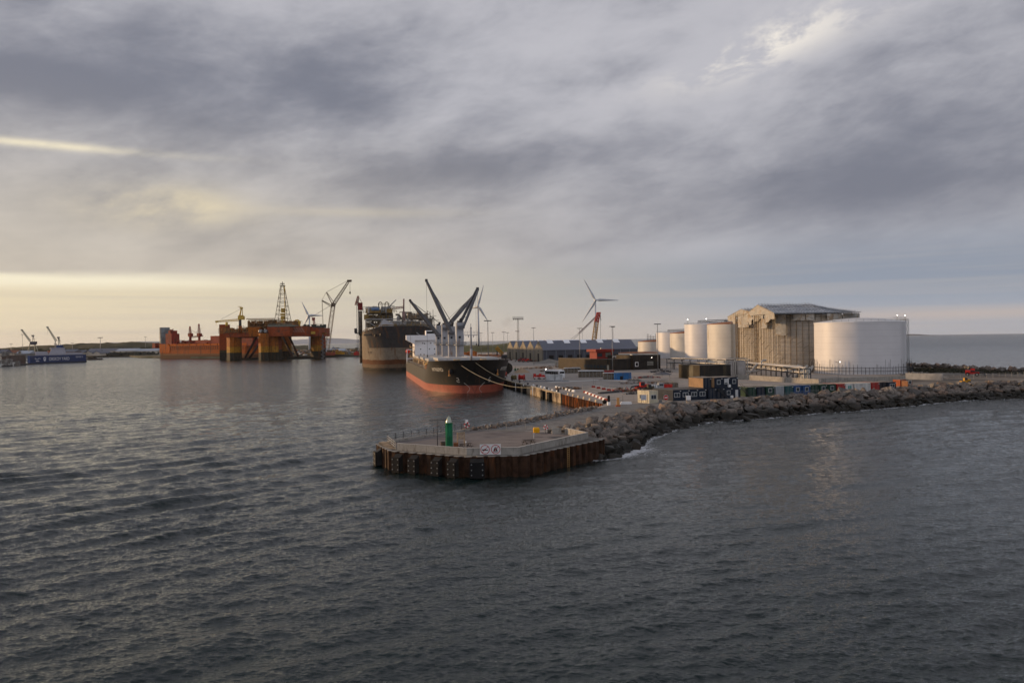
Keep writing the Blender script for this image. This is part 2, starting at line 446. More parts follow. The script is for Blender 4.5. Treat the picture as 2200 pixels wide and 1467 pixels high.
    me.polygons.foreach_set('use_smooth', np.ones(len(quads), bool))
    me.update(calc_edges=True)
    at_ = me.attributes.new('foam', 'FLOAT', 'POINT'); at_.data.foreach_set('value', foam.ravel().astype(np.float32))
    # quads wind so that normals point up
    o = bpy.data.objects.new('sea', me); COL.objects.link(o)
    if me.polygons[len(quads) // 2].normal.z < 0: me.flip_normals()
    mt = bpy.data.materials.new('sea_water'); mt.use_nodes = True
    t = NT(mt.node_tree); b = mt.node_tree.nodes['Principled BSDF']
    tcn = t.n('ShaderNodeTexCoord'); V = tcn.outputs['Object']
    x, y, z = t.xyz(V)
    dist = t.m('SQRT', t.m('ADD', t.m('MULTIPLY', x, x), t.m('MULTIPLY', y, y)))
    at2 = t.n('ShaderNodeAttribute', attribute_name='foam'); fo = at2.outputs['Fac']
    fn = t.noise(t.mapv(V, (1, 1, 0.2)), 1.6, 7, 0.72, 0.6)
    fm = t.ss(t.m('ADD', fn, t.m('MULTIPLY', fo, 0.52)), 0.74, 0.88)
    fm = t.m('MULTIPLY', fm, t.ss(fo, 0.03, 0.2))
    bigv = t.noise(V, 0.012, 4, 0.5, 0.4)
    deep = t.mix(t.ss(bigv, 0.3, 0.7), (0.004, 0.012, 0.0115), (0.006, 0.016, 0.0155))
    t.put(b.inputs['Base Color'], t.mix(fm, deep, (0.55, 0.56, 0.58)))
    rg = t.lin(dist, 60, 1500, 0.05, 0.20)
    t.put(b.inputs['Roughness'], t.mix(fm, t.comb(rg, rg, rg), (0.7, 0.7, 0.7)))
    b.inputs['IOR'].default_value = 1.37
    # ripples close by as bump; further out, where the mesh is too coarse, wavelet slopes straight into the normal
    v1 = t.mapv(V, (1.0, 1.7, 1.0), rot=(0, 0, 0.35))
    r1 = t.noise(v1, 2.6, 5, 0.62, 0.3)
    r2 = t.noise(v1, 0.75, 4, 0.6, 0.3)
    h = t.m('ADD', t.m('MULTIPLY', r1, 0.095), t.m('MULTIPLY', r2, 0.19))
    bn = t.n('ShaderNodeBump'); bn.inputs['Distance'].default_value = 1.0; bn.inputs['Strength'].default_value = 0.8
    t.link(h, bn.inputs['Height'])
    def ncol(vec, sc_, det):
        nd = t.n('ShaderNodeTexNoise'); t.link(vec, nd.inputs['Vector']); nd.inputs['Scale'].default_value = sc_; nd.inputs['Detail'].default_value = det; nd.inputs['Roughness'].default_value = .62
        return nd.outputs[1]
    def vm(op, a_, b_):
        nd = t.n('ShaderNodeVectorMath', operation=op); t.put(nd.inputs[0], a_)
        if op == 'SCALE': t.put(nd.inputs[3], b_)
        elif b_ is not None: t.put(nd.inputs[1], b_)
        return nd.outputs[0]
    v2 = t.mapv(V, (1.0, 1.5, 1.0), rot=(0, 0, 0.25))
    na = vm('SUBTRACT', ncol(v2, 0.42, 3), (0.5, 0.5, 0.5)); nb = vm('SUBTRACT', ncol(v2, 1.7, 3), (0.5, 0.5, 0.5))
    sl = vm('ADD', vm('SCALE', na, t.lin(dist, 80, 300, 0.05, 1.35)), vm('SCALE', nb, t.lin(dist, 60, 220, 0.25, 1.25)))
    gustn = t.noise(t.mapv(V, (1, .6, 1)), 0.02, 4, 0.6, 0.5)
    sl = vm('SCALE', sl, t.lin(gustn, .3, .7, 0.75, 1.25))
    # far wavelet normals lean south, shaped so the water mirrors higher sky
    sx_, sy_, sz_ = t.xyz(sl)
    sl = t.comb(sx_, t.m('ADD', t.m('MULTIPLY', sy_, t.lin(dist, 100, 300, 1.0, 0.35)), t.m('MULTIPLY', t.m('ABSOLUTE', sy_), t.lin(dist, 100, 300, 0.0, -0.62))), 0.0)
    nn_ = vm('NORMALIZE', vm('ADD', bn.outputs[0], sl), None)
    t.link(nn_, b.inputs['Normal'])
    me.materials.append(mt)
    tag(o, kind='structure'); return o
make_water()

# ---- land --------------------------------------------------------
m_yard = mat('yard_concrete', (0.32, 0.285, 0.255), 0.9, var=0.07, vs=0.08, stain=(0.22, 0.20, 0.18), sa=0.38, ss=0.09, bump=0.3, bs=3, stretch=(1, 2.5, 1))
m_gravel = mat('gravel', (0.185, 0.18, 0.172), 0.95, var=0.25, vs=1.2, stain=(0.13, 0.125, 0.12), sa=0.4, ss=0.2, bump=0.8, bs=6)
m_far = mat('far_ground', (0.11, 0.105, 0.085), 0.95, var=0.35, vs=0.02, stain=(0.06, 0.065, 0.04), sa=0.5, ss=0.03)
m_grass = mat('dune_grass', (0.080, 0.085, 0.042), 0.95, var=0.3, vs=0.03, stain=(0.12, 0.115, 0.07), sa=0.35, ss=0.05)
m_conc = mat('concrete', (0.30, 0.285, 0.26), 0.85, var=0.12, vs=0.8, stain=(0.16, 0.14, 0.12), sa=0.28, ss=0.7, stretch=(3, 3, 0.6), bump=0.25, bs=6)
m_rust = mat('rusty_sheet_pile', (0.040, 0.021, 0.013), 0.75, var=0.45, vs=0.9, stain=(0.11, 0.042, 0.017), sa=0.22, ss=0.5, stretch=(2, 2, 0.4), bump=0.4, bs=4)
m_rust2 = mat('orange_rust_pile', (0.075, 0.032, 0.016), 0.8, var=0.4, vs=0.9, stain=(0.34, 0.10, 0.026), sa=0.38, ss=0.5, stretch=(2, 2, 0.4))
m_dark = mat('dark_rubble', (0.03, 0.027, 0.024), 0.9, var=0.3, vs=1.0)
m_black = mat('black_rubber', (0.012, 0.012, 0.013), 0.6, var=0.2, vs=1.5)
m_white = mat('white_paint', (0.74, 0.74, 0.74), 0.45, var=0.05, vs=0.4, stain=(0.45, 0.40, 0.34), sa=0.08, ss=0.6, stretch=(1, 1, 0.3))
m_steel = mat('grey_steel', (0.24, 0.245, 0.25), 0.5, metal=0.4, var=0.15, vs=0.7)
m_darksteel = mat('dark_steel', (0.055, 0.055, 0.06), 0.6, var=0.2, vs=0.7)

south = CREST
def yard():
    b = MB()
    P = [(quay_x(237.5), 237.5), (quay_x(196.6) + 0.5, 196.6), (14.0, 178), (8.0, 160), (-3.0, 147)]
    # yard polygon: quay edge, the neck of the pier arm, the rock crest, the east shore
    east = [(335, 345), (335, 372), (262, 338), (214, 318), (206, 345), (206, 414), (205, 520), (210, 700), (200, 900), (190, 1100)]
    poly = [(quay_x(1045), 1045), (quay_x(700), 700), (quay_x(400), 400), (quay_x(237.5), 237.5), (quay_x(196.6), 196.6), (19.0, 186), (13.6, 176), (6.5, 163), (-1.0, 152.5), (-8.2, 143.4), (-12, 134)]
    poly += [(-12, 130), (5, 126), (9.5, 136)] + [tuple(p) for p in south] + east
    n = len(poly)
    b.add([(p[0], p[1], G) for p in poly] , [tuple(range(n))])
    o = b.build('yard_ground', m_yard)
    bm = bmesh.new(); bm.from_mesh(o.data); bmesh.ops.triangulate(bm, faces=bm.faces[:], ngon_method='EAR_CLIP'); bm.to_mesh(o.data); bm.free()
    for p in o.data.polygons:
        if p.normal.z < 0: o.data.flip_normals(); break
    tag(o, kind='structure')
yard()
# gravel track over the pier arm and along the rocks
b = MB()
inner = [(-7.5, 143.2, 0), (-0.2, 152, 0), (7, 163.3, 0), (14.2, 176.5, 0), (19.5, 186.5, 0), (24, 194, 0), (33, 197.0, 0), (42, 202.0, 0), (60, 209.5, 0), (80, 216.6, 0), (118, 237, 0), (150, 256, 0), (200, 276, 0)]
outer = [(-5.0, 139.5, 0), (4.5, 142, 0), (11.5, 147, 0), (17.6, 152, 0), (23, 162, 0), (29, 171, 0), (36, 182, 0), (48, 191, 0), (63.5, 201.5, 0), (80, 210, 0), (104, 223.5, 0), (148, 245.5, 0), (198, 268, 0)]
n = len(inner)
b.add([(p[0], p[1], G + 0.012) for p in inner] + [(p[0], p[1], G + 0.012) for p in outer], [(i, n + i, n + i + 1, i + 1) for i in range(n - 1)])
tag(b.build('gravel_track', m_gravel), kind='structure')
b = MB(); P_ = [(66, 217), (84, 226), (118, 243.5), (150, 259.5), (198, 281), (204, 300), (202, 345), (201, 420), (176, 420), (172, 366), (160, 322), (120, 292), (84, 256)]
b.add([(p[0], p[1], G + 0.008) for p in P_], [tuple(range(len(P_)))]); o = b.build('rough_ground', mat('rough_ground', (0.135, 0.118, 0.10), 0.95, var=.3, vs=.1, stain=(.22, .20, .175), sa=.4, ss=.08, bump=.5, bs=2))
bm = bmesh.new(); bm.from_mesh(o.data); bmesh.ops.triangulate(bm, faces=bm.faces[:], ngon_method='EAR_CLIP'); bm.to_mesh(o.data); bm.free(); tag(o, kind='structure')
# paler strip of new concrete on the yard
b = MB(); a0 = gp(1180, 821, G); a1 = gp(1290, 816, G); a2 = gp(1365, 818.5, G)
for a, c in ((a0, a1), (a1, a2)):
    d = (c - a).normalized(); nn = Vector((-d.y, d.x, 0)) * 1.9
    b.add([a - nn + Vector((0, 0, .016)), c - nn + Vector((0, 0, .016)), c + nn + Vector((0, 0, .016)), a + nn + Vector((0, 0, .016))], [(0, 1, 2, 3)])
tag(b.build('concrete_strip', mat('pale_concrete', (0.50, 0.49, 0.47), 0.9, var=0.08)), kind='structure')

# ---- far shore round the basin ------------------------------------
def far_land():
    b = MB()
    poly = [(quay_x(1040) - 2, 1040), (-210, 1046), (-300, 1052), (-385, 1064), (-470, 1120), (-560, 1200), (-640, 1330), (-760, 1420), (-1000, 1400), (-1150, 1150), (-1500, 1000), (-3200, 1000), (-3200, 2900), (-1500, 2900), (-500, 2300), (-200, 2000), (0, 1700), (195, 1400), (195, 1098)]
    b.prism(poly, -2, 2.6)
    o = b.build('far_shore', m_far); 
    bm = bmesh.new(); bm.from_mesh(o.data); bmesh.ops.triangulate(bm, faces=bm.faces[:], ngon_method='EAR_CLIP'); bmesh.ops.recalc_face_normals(bm, faces=bm.faces[:]); bm.to_mesh(o.data); bm.free()
    tag(o, kind='structure')
far_land()

def ridge(name, pts, depth, m_, seed=1, base=0.0, jag=0.0):
    """a long low hill: crest points (x, y, z), lumpy, falling away to both sides"""
    rg = random.Random(seed); b = MB(); L = smoothline(pts, 14); n = len(L); rows = 9; vs = []
    for i, p in enumerate(L):
        dx = L[min(i + 1, n - 1)][0] - L[max(i - 1, 0)][0]; dy = L[min(i + 1, n - 1)][1] - L[max(i - 1, 0)][1]; l = math.hypot(dx, dy); nx, ny = dy / l, -dx / l
        for k in range(rows):
            s = (k / (rows - 1) - 0.5) * 2; h = base + (p[2] - base) * (1 - abs(s) ** 1.7)
            h += (mnoise.noise(Vector((p[0] * .02, k * 1.3, seed))) + 0.5 * mnoise.noise(Vector((p[0] * .07, k * 2.3, seed)))) * jag * (1 - abs(s))
            vs.append((p[0] + nx * s * depth, p[1] + ny * s * depth, max(h, base - 1) if abs(s) < 1 else base - 1))
    fs = [(i * rows + k, i * rows + k + 1, (i + 1) * rows + k + 1, (i + 1) * rows + k) for i in range(n - 1) for k in range(rows - 1)]
    b.add(vs, fs, True)
    return tag(b.build(name, m_), kind='structure')
ridge('dune', [(-150, 1240, 4), (-75, 1230, 11), (-30, 1210, 12.5), (10, 1200, 15.5), (60, 1190, 14.5), (150, 1180, 12), (190, 1180, 5)], 60, m_grass, 3, 2.5, 1.6)
ridge('hill', [(-1700, 2000, 14), (-1420, 2100, 16), (-1250, 2120, 21), (-1150, 2150, 26), (-1050, 2150, 27), (-960, 2180, 25.5), (-900, 2200, 20), (-780, 2250, 16), (-560, 2300, 10)], 160, mat('woodland', (0.040, 0.043, 0.026), 0.95, var=.4, vs=.02), 5, 2.5, 6)
m_haze = mat('haze_tinted_land', (0.25, 0.29, 0.34), 1.0, var=0.1, vs=0.001, spec=0.0)  # distance haze put into the land colour as pale blue-grey
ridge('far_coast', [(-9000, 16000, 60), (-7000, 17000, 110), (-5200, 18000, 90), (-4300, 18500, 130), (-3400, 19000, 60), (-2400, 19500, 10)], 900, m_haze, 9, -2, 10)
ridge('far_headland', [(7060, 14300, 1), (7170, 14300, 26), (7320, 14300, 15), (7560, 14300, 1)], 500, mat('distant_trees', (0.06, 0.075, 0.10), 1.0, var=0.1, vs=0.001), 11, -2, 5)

# ---- quay walls ---------------------------------------------------
def quay_wall():
    root = thing('quay_wall', 'long concrete quay wall beside the moored ships', 'quay wall', (quay_x(237.5), 237.5, 0), math.atan2(QD.y, QD.x))
    # local x runs along the quay away from the camera, local y = left (water side)
    b = MB()
    for k in range(9): b.bx(k * 9.0 + .03, k * 9.0 + 8.97, -1.6, 0.0, -1.5, G + 0.02)
    for k in range(9, 90): b.bx(k * 9.0 + .03, k * 9.0 + 8.97, -1.6, 0.0, 0.9, G + 0.02)
    b.build('wall_face', mat('quay_concrete', (0.34, 0.27, 0.19), 0.85, var=0.15, vs=0.8, stain=(0.07, 0.055, 0.045), sa=0.42, ss=0.35, stretch=(1, 1, 0.5), bump=0.3, bs=5), root)
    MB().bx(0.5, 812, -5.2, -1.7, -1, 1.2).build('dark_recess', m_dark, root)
    b = MB(); b.bx(-0.5, 812, -1.0, 0.22, G + 0.03, G + 0.28); b.build('coping', m_conc, root)
    for xs in (12.0, 20.5, 48, 58, 68, 84, 99, 114, 129, 144):
        b = MB(); b.bx(xs - 1.35, xs - 0.65, 0, 1.0, -1, G - 0.3); b.bx(xs + 0.65, xs + 1.35, 0, 1.0, -1, G - 0.3); b.bx(xs - 0.62, xs + 0.62, 0.55, 1.0, 0.6, G - 0.7)
        b.build('fender', m_black, root)
    for xs in (35, 49.5, 63.5):
        MB().tube((xs, 0.5, -1), (xs, 0.5, G + 0.2), 0.16, n=8).build('guide_post', m_white, root)
    b = MB(); d = MB()
    for k in range(12):
        xs = 5 + k * 14; b.lathe([(0.3, 0), (0.28, .35), (0.4, .5), (0.4, .62), (0, .66)], (xs, -0.55, G + .28), 10)
    b.build('bollards', m_darksteel, root)
    return root
quay_wall()
def pile_strip(b, A, B, z0, z1, per=1.5, dep=0.42, out=1):
    A = Vector((*A, 0)); B = Vector((*B, 0)); L = (B - A).length; k = max(1, round(L / per)); d = (B - A) / k; n_ = Vector((d.y, -d.x, 0)).normalized() * dep * out
    pts = []
    for i in range(k):
        a = A + d * i
        pts += [a, a + d * 0.14 + n_, a + d * 0.56 + n_, a + d * 0.70]
    pts.append(B)
    o = len(pts)
    b.add([(p.x, p.y, z0) for p in pts] + [(p.x, p.y, z1) for p in pts], [(i, i + 1, o + i + 1, o + i) for i in range(o - 1)])
    return [(A + d * i, d, n_) for i in range(k)]
b = MB(); pile_strip(b, (quay_x(237.5) + .2, 236.9), (quay_x(193), 193), -1.5, G - 0.05, 1.55, 0.7, -1)
tag(b.build('sheet_pile_wall', m_rust2), 'bright orange rusty sheet pile wall at the near end of the concrete quay', 'sheet pile wall')
# ================================================================== ROCK BREAKWATER
def rock_material(name, small=False):
    mt = bpy.data.materials.new(name); mt.use_nodes = True
    t = NT(mt.node_tree); b = mt.node_tree.nodes['Principled BSDF']
    g = t.n('ShaderNodeNewGeometry'); tc = t.n('ShaderNodeTexCoord'); oi = t.n('ShaderNodeObjectInfo')
    P = g.outputs['Position']; x, y, z = t.xyz(P)
    cell = t.n('ShaderNodeAttribute', attribute_name='tone').outputs['Fac']
    tone = t.m('FRACT', t.m('ADD', cell, oi.outputs['Random']))
    cr = t.n('ShaderNodeValToRGB'); t.link(tone, cr.inputs[0]); e = cr.color_ramp.elements
    e[0].position = 0; e[0].color = (0.19, 0.155, 0.13, 1); e[1].position = 1; e[1].color = (0.36, 0.30, 0.25, 1)
    for p, c in ((0.25, (0.25, 0.21, 0.18, 1)), (0.5, (0.13, 0.123, 0.12, 1)), (0.7, (0.33, 0.215, 0.15, 1)), (0.82, (0.21, 0.195, 0.18, 1))):
        q_ = e.new(p); q_.color = c
    n1 = t.noise(P, 1.8, 6, 0.65); n2 = t.noise(P, 0.9, 5, 0.6)
    c = t.mix(t.ss(n1, 0.35, 0.7), cr.outputs[0], (0.075, 0.068, 0.06))
    wet = t.ss(t.m('ADD', z, t.m('MULTIPLY', n2, 1.0)), 1.8, 2.9, 1.0, 0.0)
    c = t.mix(t.m('MULTIPLY', wet, 0.93), c, (0.013, 0.013, 0.010))
    t.put(b.inputs['Base Color'], c)
    t.put(b.inputs['Roughness'], t.lin(wet, 0, 1, 0.9, 0.5)); b.inputs['Specular IOR Level'].default_value = .15
    bn = t.n('ShaderNodeBump'); bn.inputs['Strength'].default_value = 0.6; bn.inputs['Distance'].default_value = 0.15
    t.link(t.noise(P, 2.4, 7, 0.65), bn.inputs['Height']); t.link(bn.outputs[0], b.inputs['Normal'])
    return mt
m_rock = rock_material('granite')
def rock_shapes(k, seed):
    rg = random.Random(seed); out = []
    for i in range(k):
        bm = bmesh.new()
        ax = (rg.uniform(.85, 1.3), rg.uniform(.7, 1.0), rg.uniform(.5, .8))
        for j in range(rg.randint(9, 14)):
            v = Vector((rg.gauss(0, 1), rg.gauss(0, 1), rg.gauss(0, 1))).normalized() * rg.uniform(.85, 1.08)
            # flatten towards a boxy quarry block
            v = Vector([math.copysign(abs(c) ** 0.75, c) for c in v])
            bm.verts.new((v.x * ax[0] * .62, v.y * ax[1] * .62, v.z * ax[2] * .62))
        r = bmesh.ops.convex_hull(bm, input=bm.verts[:])
        bmesh.ops.delete(bm, geom=[e_ for e_ in r['geom_interior'] if isinstance(e_, bmesh.types.BMVert)], context='VERTS')
        bmesh.ops.bevel(bm, geom=bm.edges[:], offset=0.028, segments=1, affect='EDGES')
        bmesh.ops.triangulate(bm, faces=bm.faces[:])
        vs = np.array([v.co[:] for v in bm.verts]); bm.verts.ensure_lookup_table()
        fs = [tuple(v.index for v in f.verts) for f in bm.faces]
        out.append((vs, fs)); bm.free()
    return out
SH = rock_shapes(16, 4)
def scatter_strip(outer, inner, prof, spacing, size, seed, jit=0.55):
    """rocks between two polylines of equal meaning; prof(s) -> height, s=0 at the water, 1 at the crest"""
    rg = random.Random(seed); out = []
    A = smoothline(outer, 8); B = smoothline(inner, 8)
    def length(L): 
        c = [0]
        for p, q_ in zip(L[:-1], L[1:]): c.append(c[-1] + math.dist(p, q_))
        return c
    ca = length(A); cb = length(B)
    def samp(L, c, u):
        d = u * c[-1]; i = 0
        lo, hi = 0, len(c) - 1
        while hi - lo > 1:
            m_ = (lo + hi) // 2
            if c[m_] <= d: lo = m_
            else: hi = m_
        k = (d - c[lo]) / max(1e-9, c[hi] - c[lo]); p, q_ = L[lo], L[hi]
        return (p[0] + (q_[0] - p[0]) * k, p[1] + (q_[1] - p[1]) * k)
    n = int(ca[-1] / spacing)
    for i in range(n):
        u = i / n; a = samp(A, ca, u); c = samp(B, cb, u); W = math.dist(a, c); m_ = max(2, int(W / spacing))
        for j in range(m_ + 1):
            s = (j + rg.uniform(-.45, .45)) / m_; uu = (i + rg.uniform(-jit, jit)) / n; uu = min(max(uu, 0), .9999)
            a2 = samp(A, ca, uu); c2 = samp(B, cb, uu)
            x = a2[0] + (c2[0] - a2[0]) * s; y = a2[1] + (c2[1] - a2[1]) * s
            sz = size * rg.choice((.6, .75, .9, 1, 1.15, 1.3, 1.5))
            out.append((x, y, prof(s) + rg.uniform(-.2, .25), sz, rg.uniform(0, 6.28), rg.uniform(-.5, .5), rg.uniform(-.5, .5), rg.randrange(16)))
    return out
def prof_main(s):
    s = max(-.3, min(1.25, s))
    return -0.5 + 3.9 * s / 0.80 if s < 0.80 else 3.4 - max(0, s - 0.86) * 4.0
main = scatter_strip(SHORE, CREST, prof_main, 1.62, 2.15, 11)
main = [r for r in main if not (r[0] < 13.2 and r[1] < 136.5)]
def prof_in(s): return 2.9 - max(0, abs(s - 0.55) - 0.2) * 3.4
inner_w = [(-10.5, 144.5), (-3.5, 154.0), (3.5, 165), (10.5, 178), (16.5, 188.5)]
inner_c = [(-6.5, 142.2), (0.5, 149.0), (8.0, 161.5), (15.5, 174.5), (21.5, 185.5)]
inn = scatter_strip(inner_w, inner_c, prof_in, 0.75, 0.78, 12)
# a few big pale blocks by the end of the parapet wall
heap = [(7.6, 137.6, 3.3, 1.9), (9.3, 138.4, 3.5, 2.1), (6.2, 137.8, 3.0, 1.2), (10.9, 138.6, 3.7, 1.7), (8.4, 139.4, 3.2, 1.5), (12.0, 136.4, 3.2, 2.0), (13.0, 134.8, 2.6, 2.0)]
big_r = [(x, y, z, s, random.Random(i).uniform(0, 6), .2, -.3, i) for i, (x, y, z, s) in enumerate(heap)]
def rock_mat4(r):
    return (Matrix.Translation((r[0], r[1], r[2])) @ Matrix.Rotation(r[4], 4, 'Z') @ Matrix.Rotation(r[5], 4, 'X') @ Matrix.Rotation(r[6], 4, 'Y') @ Matrix.Scale(r[3], 4))
def merge_rocks(name, rocks, seed):
    rg = random.Random(seed); V = []; Fc = []; T = []; o = 0
    for r in rocks:
        vs, fs = SH[r[7]]; M_ = np.array(rock_mat4(r)); p = vs @ M_[:3, :3].T + M_[:3, 3]
        V.append(p); Fc += [tuple(i + o for i in f) for f in fs]; T += [rg.random()] * len(vs); o += len(vs)
    me = bpy.data.meshes.new(name); me.from_pydata(np.concatenate(V).tolist(), [], Fc); me.update()
    a_ = me.attributes.new('tone', 'FLOAT', 'POINT'); a_.data.foreach_set('value', np.array(T, np.float32))
    me.materials.append(m_rock); ob = bpy.data.objects.new(name, me); COL.objects.link(ob); return ob
rmesh = []
for i, (vs, fs) in enumerate(SH):
    me = bpy.data.meshes.new('boulder'); me.from_pydata(vs.tolist(), [], fs); me.materials.append(m_rock)
    a_ = me.attributes.new('tone', 'FLOAT', 'POINT'); a_.data.foreach_set('value', np.full(len(vs), i / 16, np.float32)); rmesh.append(me)
allr = sorted(main + big_r, key=lambda r: -(r[3] / math.hypot(r[0], r[1])) if r[2] > 0.3 else 0)
ind = allr[:300]; rest = allr[300:]
for k, r in enumerate(ind):
    ob = bpy.data.objects.new('boulder', rmesh[r[7]]); COL.objects.link(ob); ob.matrix_world = rock_mat4(r)
    tag(ob, 'grey brown granite boulder in the breakwater next to the pier head', 'boulder', 'boulders of the breakwater near the pier head')
tag(merge_rocks('breakwater_boulders', rest, 3), kind='stuff')
tag(merge_rocks('small_inner_rocks', inn, 4), kind='stuff')
# rubble core under the boulders
def core(name, outer, inner, prof, drop):
    A = smoothline(outer, 8); B = smoothline(inner, 8); n = min(len(A), len(B)); K = 9; vs = []
    for i in range(n):
        a = A[int(i * (len(A) - 1) / (n - 1))]; c = B[int(i * (len(B) - 1) / (n - 1))]
        for k in range(K):
            s = -0.15 + 1.25 * k / (K - 1)
            vs.append((a[0] + (c[0] - a[0]) * s, a[1] + (c[1] - a[1]) * s, prof(s) - drop))
    b = MB(); b.add(vs, [(i * K + k, (i + 1) * K + k, (i + 1) * K + k + 1, i * K + k + 1) for i in range(n - 1) for k in range(K - 1)])
    tag(b.build(name, m_dark), kind='structure')
core('rubble_bank', SHORE, CREST, prof_main, 0.75)
core('inner_bank', inner_w, inner_c, prof_in, 0.35)
# the rock arm along the east shore, far right
es = [(207, 300), (214, 322), (207, 345), (208, 414), (207, 520), (212, 700)]
ec = [(203, 300), (206, 316), (200, 344), (201, 414), (200, 520), (205, 700)]
er = scatter_strip(es, ec, lambda s: 1.2 + 3.0 * min(1, max(0, s)), 1.7, 1.9, 21) + scatter_strip([(335, 374), (262, 342), (214, 322)], [(335, 368), (262, 336), (211, 313)], lambda s: 1.2 + 3.2 * min(1, max(0, s)), 1.7, 1.9, 22)
tag(merge_rocks('east_shore_rocks', er, 5), kind='stuff')
# dark scrub on the ground behind the big tank
b = MB(); rg = random.Random(8)
for i in range(2600):
    u = rg.random(); x = 168 + 34 * u + rg.gauss(0, 3); y = 372 - 40 * u + rg.gauss(0, 10)
    if math.hypot(x - 150.4, y - 345) < 24: continue
    h = rg.uniform(.3, 1.5) * (1 - 0.3 * u)
    for k in range(3):
        a_ = rg.uniform(0, 6.28); d = Vector((math.cos(a_), math.sin(a_), 0)) * rg.uniform(.4, .9)
        p = Vector((x, y, G)); b.add([p - d, p + d, p + d * .3 + Vector((rg.uniform(-.4, .4), rg.uniform(-.4, .4), h))], [(0, 1, 2)])
tag(b.build('scrub', mat('scrub_leaves', (0.05, 0.05, 0.035), 0.9, var=0.3, vs=.3)), kind='stuff')

# ================================================================== PIER HEAD
m_deck = mat('pier_asphalt', (0.20, 0.175, 0.163), 0.9, var=0.10, vs=0.25, stain=(0.105, 0.09, 0.085), sa=0.34, ss=0.30, stretch=(0.6, 1.3, 1), bump=0.4, bs=10)
DECK = [(-17.3, 119), (-6.8, 112.7), (0.8, 112.8), (12.0, 129.2), (9.0, 136.2), (5.5, 139), (-5.5, 142.5), (-8.2, 143), (-20.3, 127.5)]
MB().prism(DECK, 2.0, 2.84).build('pier_deck', m_deck)
tag(bpy.data.objects['pier_deck'], kind='structure')
MB().prism([(7.0, 129.3), (10.4, 129.6), (9.6, 132.7), (5.6, 132.3)], 2.841, 2.846).build('dark_patch', mat('wet_asphalt', (0.05, 0.045, 0.043), 0.5))
tag(bpy.data.objects['dark_patch'], kind='structure')
PILE = [(-8.9, 144.6), (-21.4, 126.4), (-21.0, 124.9), (-17.9, 117.6), (-6.9, 110.9), (1.3, 111.1), (13.6, 126.9), (14.6, 129.4)]
sp = thing('pier_sheet_piling', 'dark rusty sheet pile wall around the pier head with pale cap plates', 'sheet pile wall', (0, 0, 0))
b = MB(); caps = MB()
for a, c in zip(PILE[:-1], PILE[1:]):
    for p, d, n_ in pile_strip(b, a, c, -2, 2.86, 1.62, 0.42, 1 if True else -1):
        q_ = [p - n_ * .3, p + d * .10 + n_ * 1.12, p + d * .60 + n_ * 1.12, p + d * .74 - n_ * .3]
        n0 = len(caps.v); caps.add([(k.x, k.y, 2.87) for k in q_] + [(k.x, k.y, 2.93) for k in q_], [(0, 3, 2, 1), (4, 5, 6, 7), (0, 1, 5, 4), (1, 2, 6, 5), (2, 3, 7, 6), (3, 0, 4, 7)])
b.build('piles', m_rust, sp)
caps.build('cap_plates', m_conc, sp)
slab = MB(); slab.prism([(x * .985 + (-.0), 118 + (y - 118) * .985) for x, y in PILE] + [(9, 138), (-6, 144)], 2.55, 2.82); slab.build('cap_slab', mat('old_concrete', (.15, .14, .125), .9, var=.3, vs=.8), sp)
# parapet wall
def wall_run(pts, z0, z1, th):
    b = MB()
    for i, (a, c) in enumerate(zip(pts[:-1], pts[1:])):
        a = Vector((*a, 0)); c = Vector((*c, 0)); d = (c - a).normalized(); n_ = Vector((-d.y, d.x, 0)) * th
        a2 = a; c2 = c
        b.prism([tuple(a2.xy), tuple(c2.xy), tuple((c2 + n_ + d * (0 if i == len(pts) - 2 else -0.12)).xy), tuple((a2 + n_ + d * (0 if i == 0 else .12)).xy)], z0, z1)
    return b
par = thing('parapet_wall', 'low grey concrete parapet wall along the seaward edge of the pier head', 'wall', (0, 0, 0))
wall_run([(-17.4, 118.8), (-6.6, 112.25), (0.75, 112.35), (12.15, 129.1), (9.1, 136.3)], 2.84, 3.86, 0.32).build('parapet', m_conc, par)
wall_run([(-17.43, 118.77), (-6.58, 112.2), (0.78, 112.3), (12.2, 129.08), (9.13, 136.36)], 3.865, 3.90, 0.40).build('coping', mat('pale_coping', (0.42, 0.40, 0.37), .8), par)
MB().box((7.4, 136.5, 3.35), (1.6, .5, 1.05), .1).build('end_pillar', m_conc, par)
kerb = MB()
wall_run([(-8.0, 143.4), (-20.1, 127.9)], 2.84, 3.22, 0.45).build('west_kerb', m_conc)
tag(bpy.data.objects['west_kerb'], 'grey concrete kerb under the metal railing on the harbour side of the pier', 'kerb')
# ramp / steps down to the piles at the western corner
b = MB()
for i in range(6): b.box((-20.2 + i * .42, 125.0 - i * 1.05, 3.02 - i * .10 + .12), (1.5, 1.12, .34), -.38)
tag(b.build('corner_steps', mat('timber', (0.33, 0.25, 0.17), .8, var=.2, vs=2)), 'short pale timber and concrete steps at the west corner of the pier', 'steps')
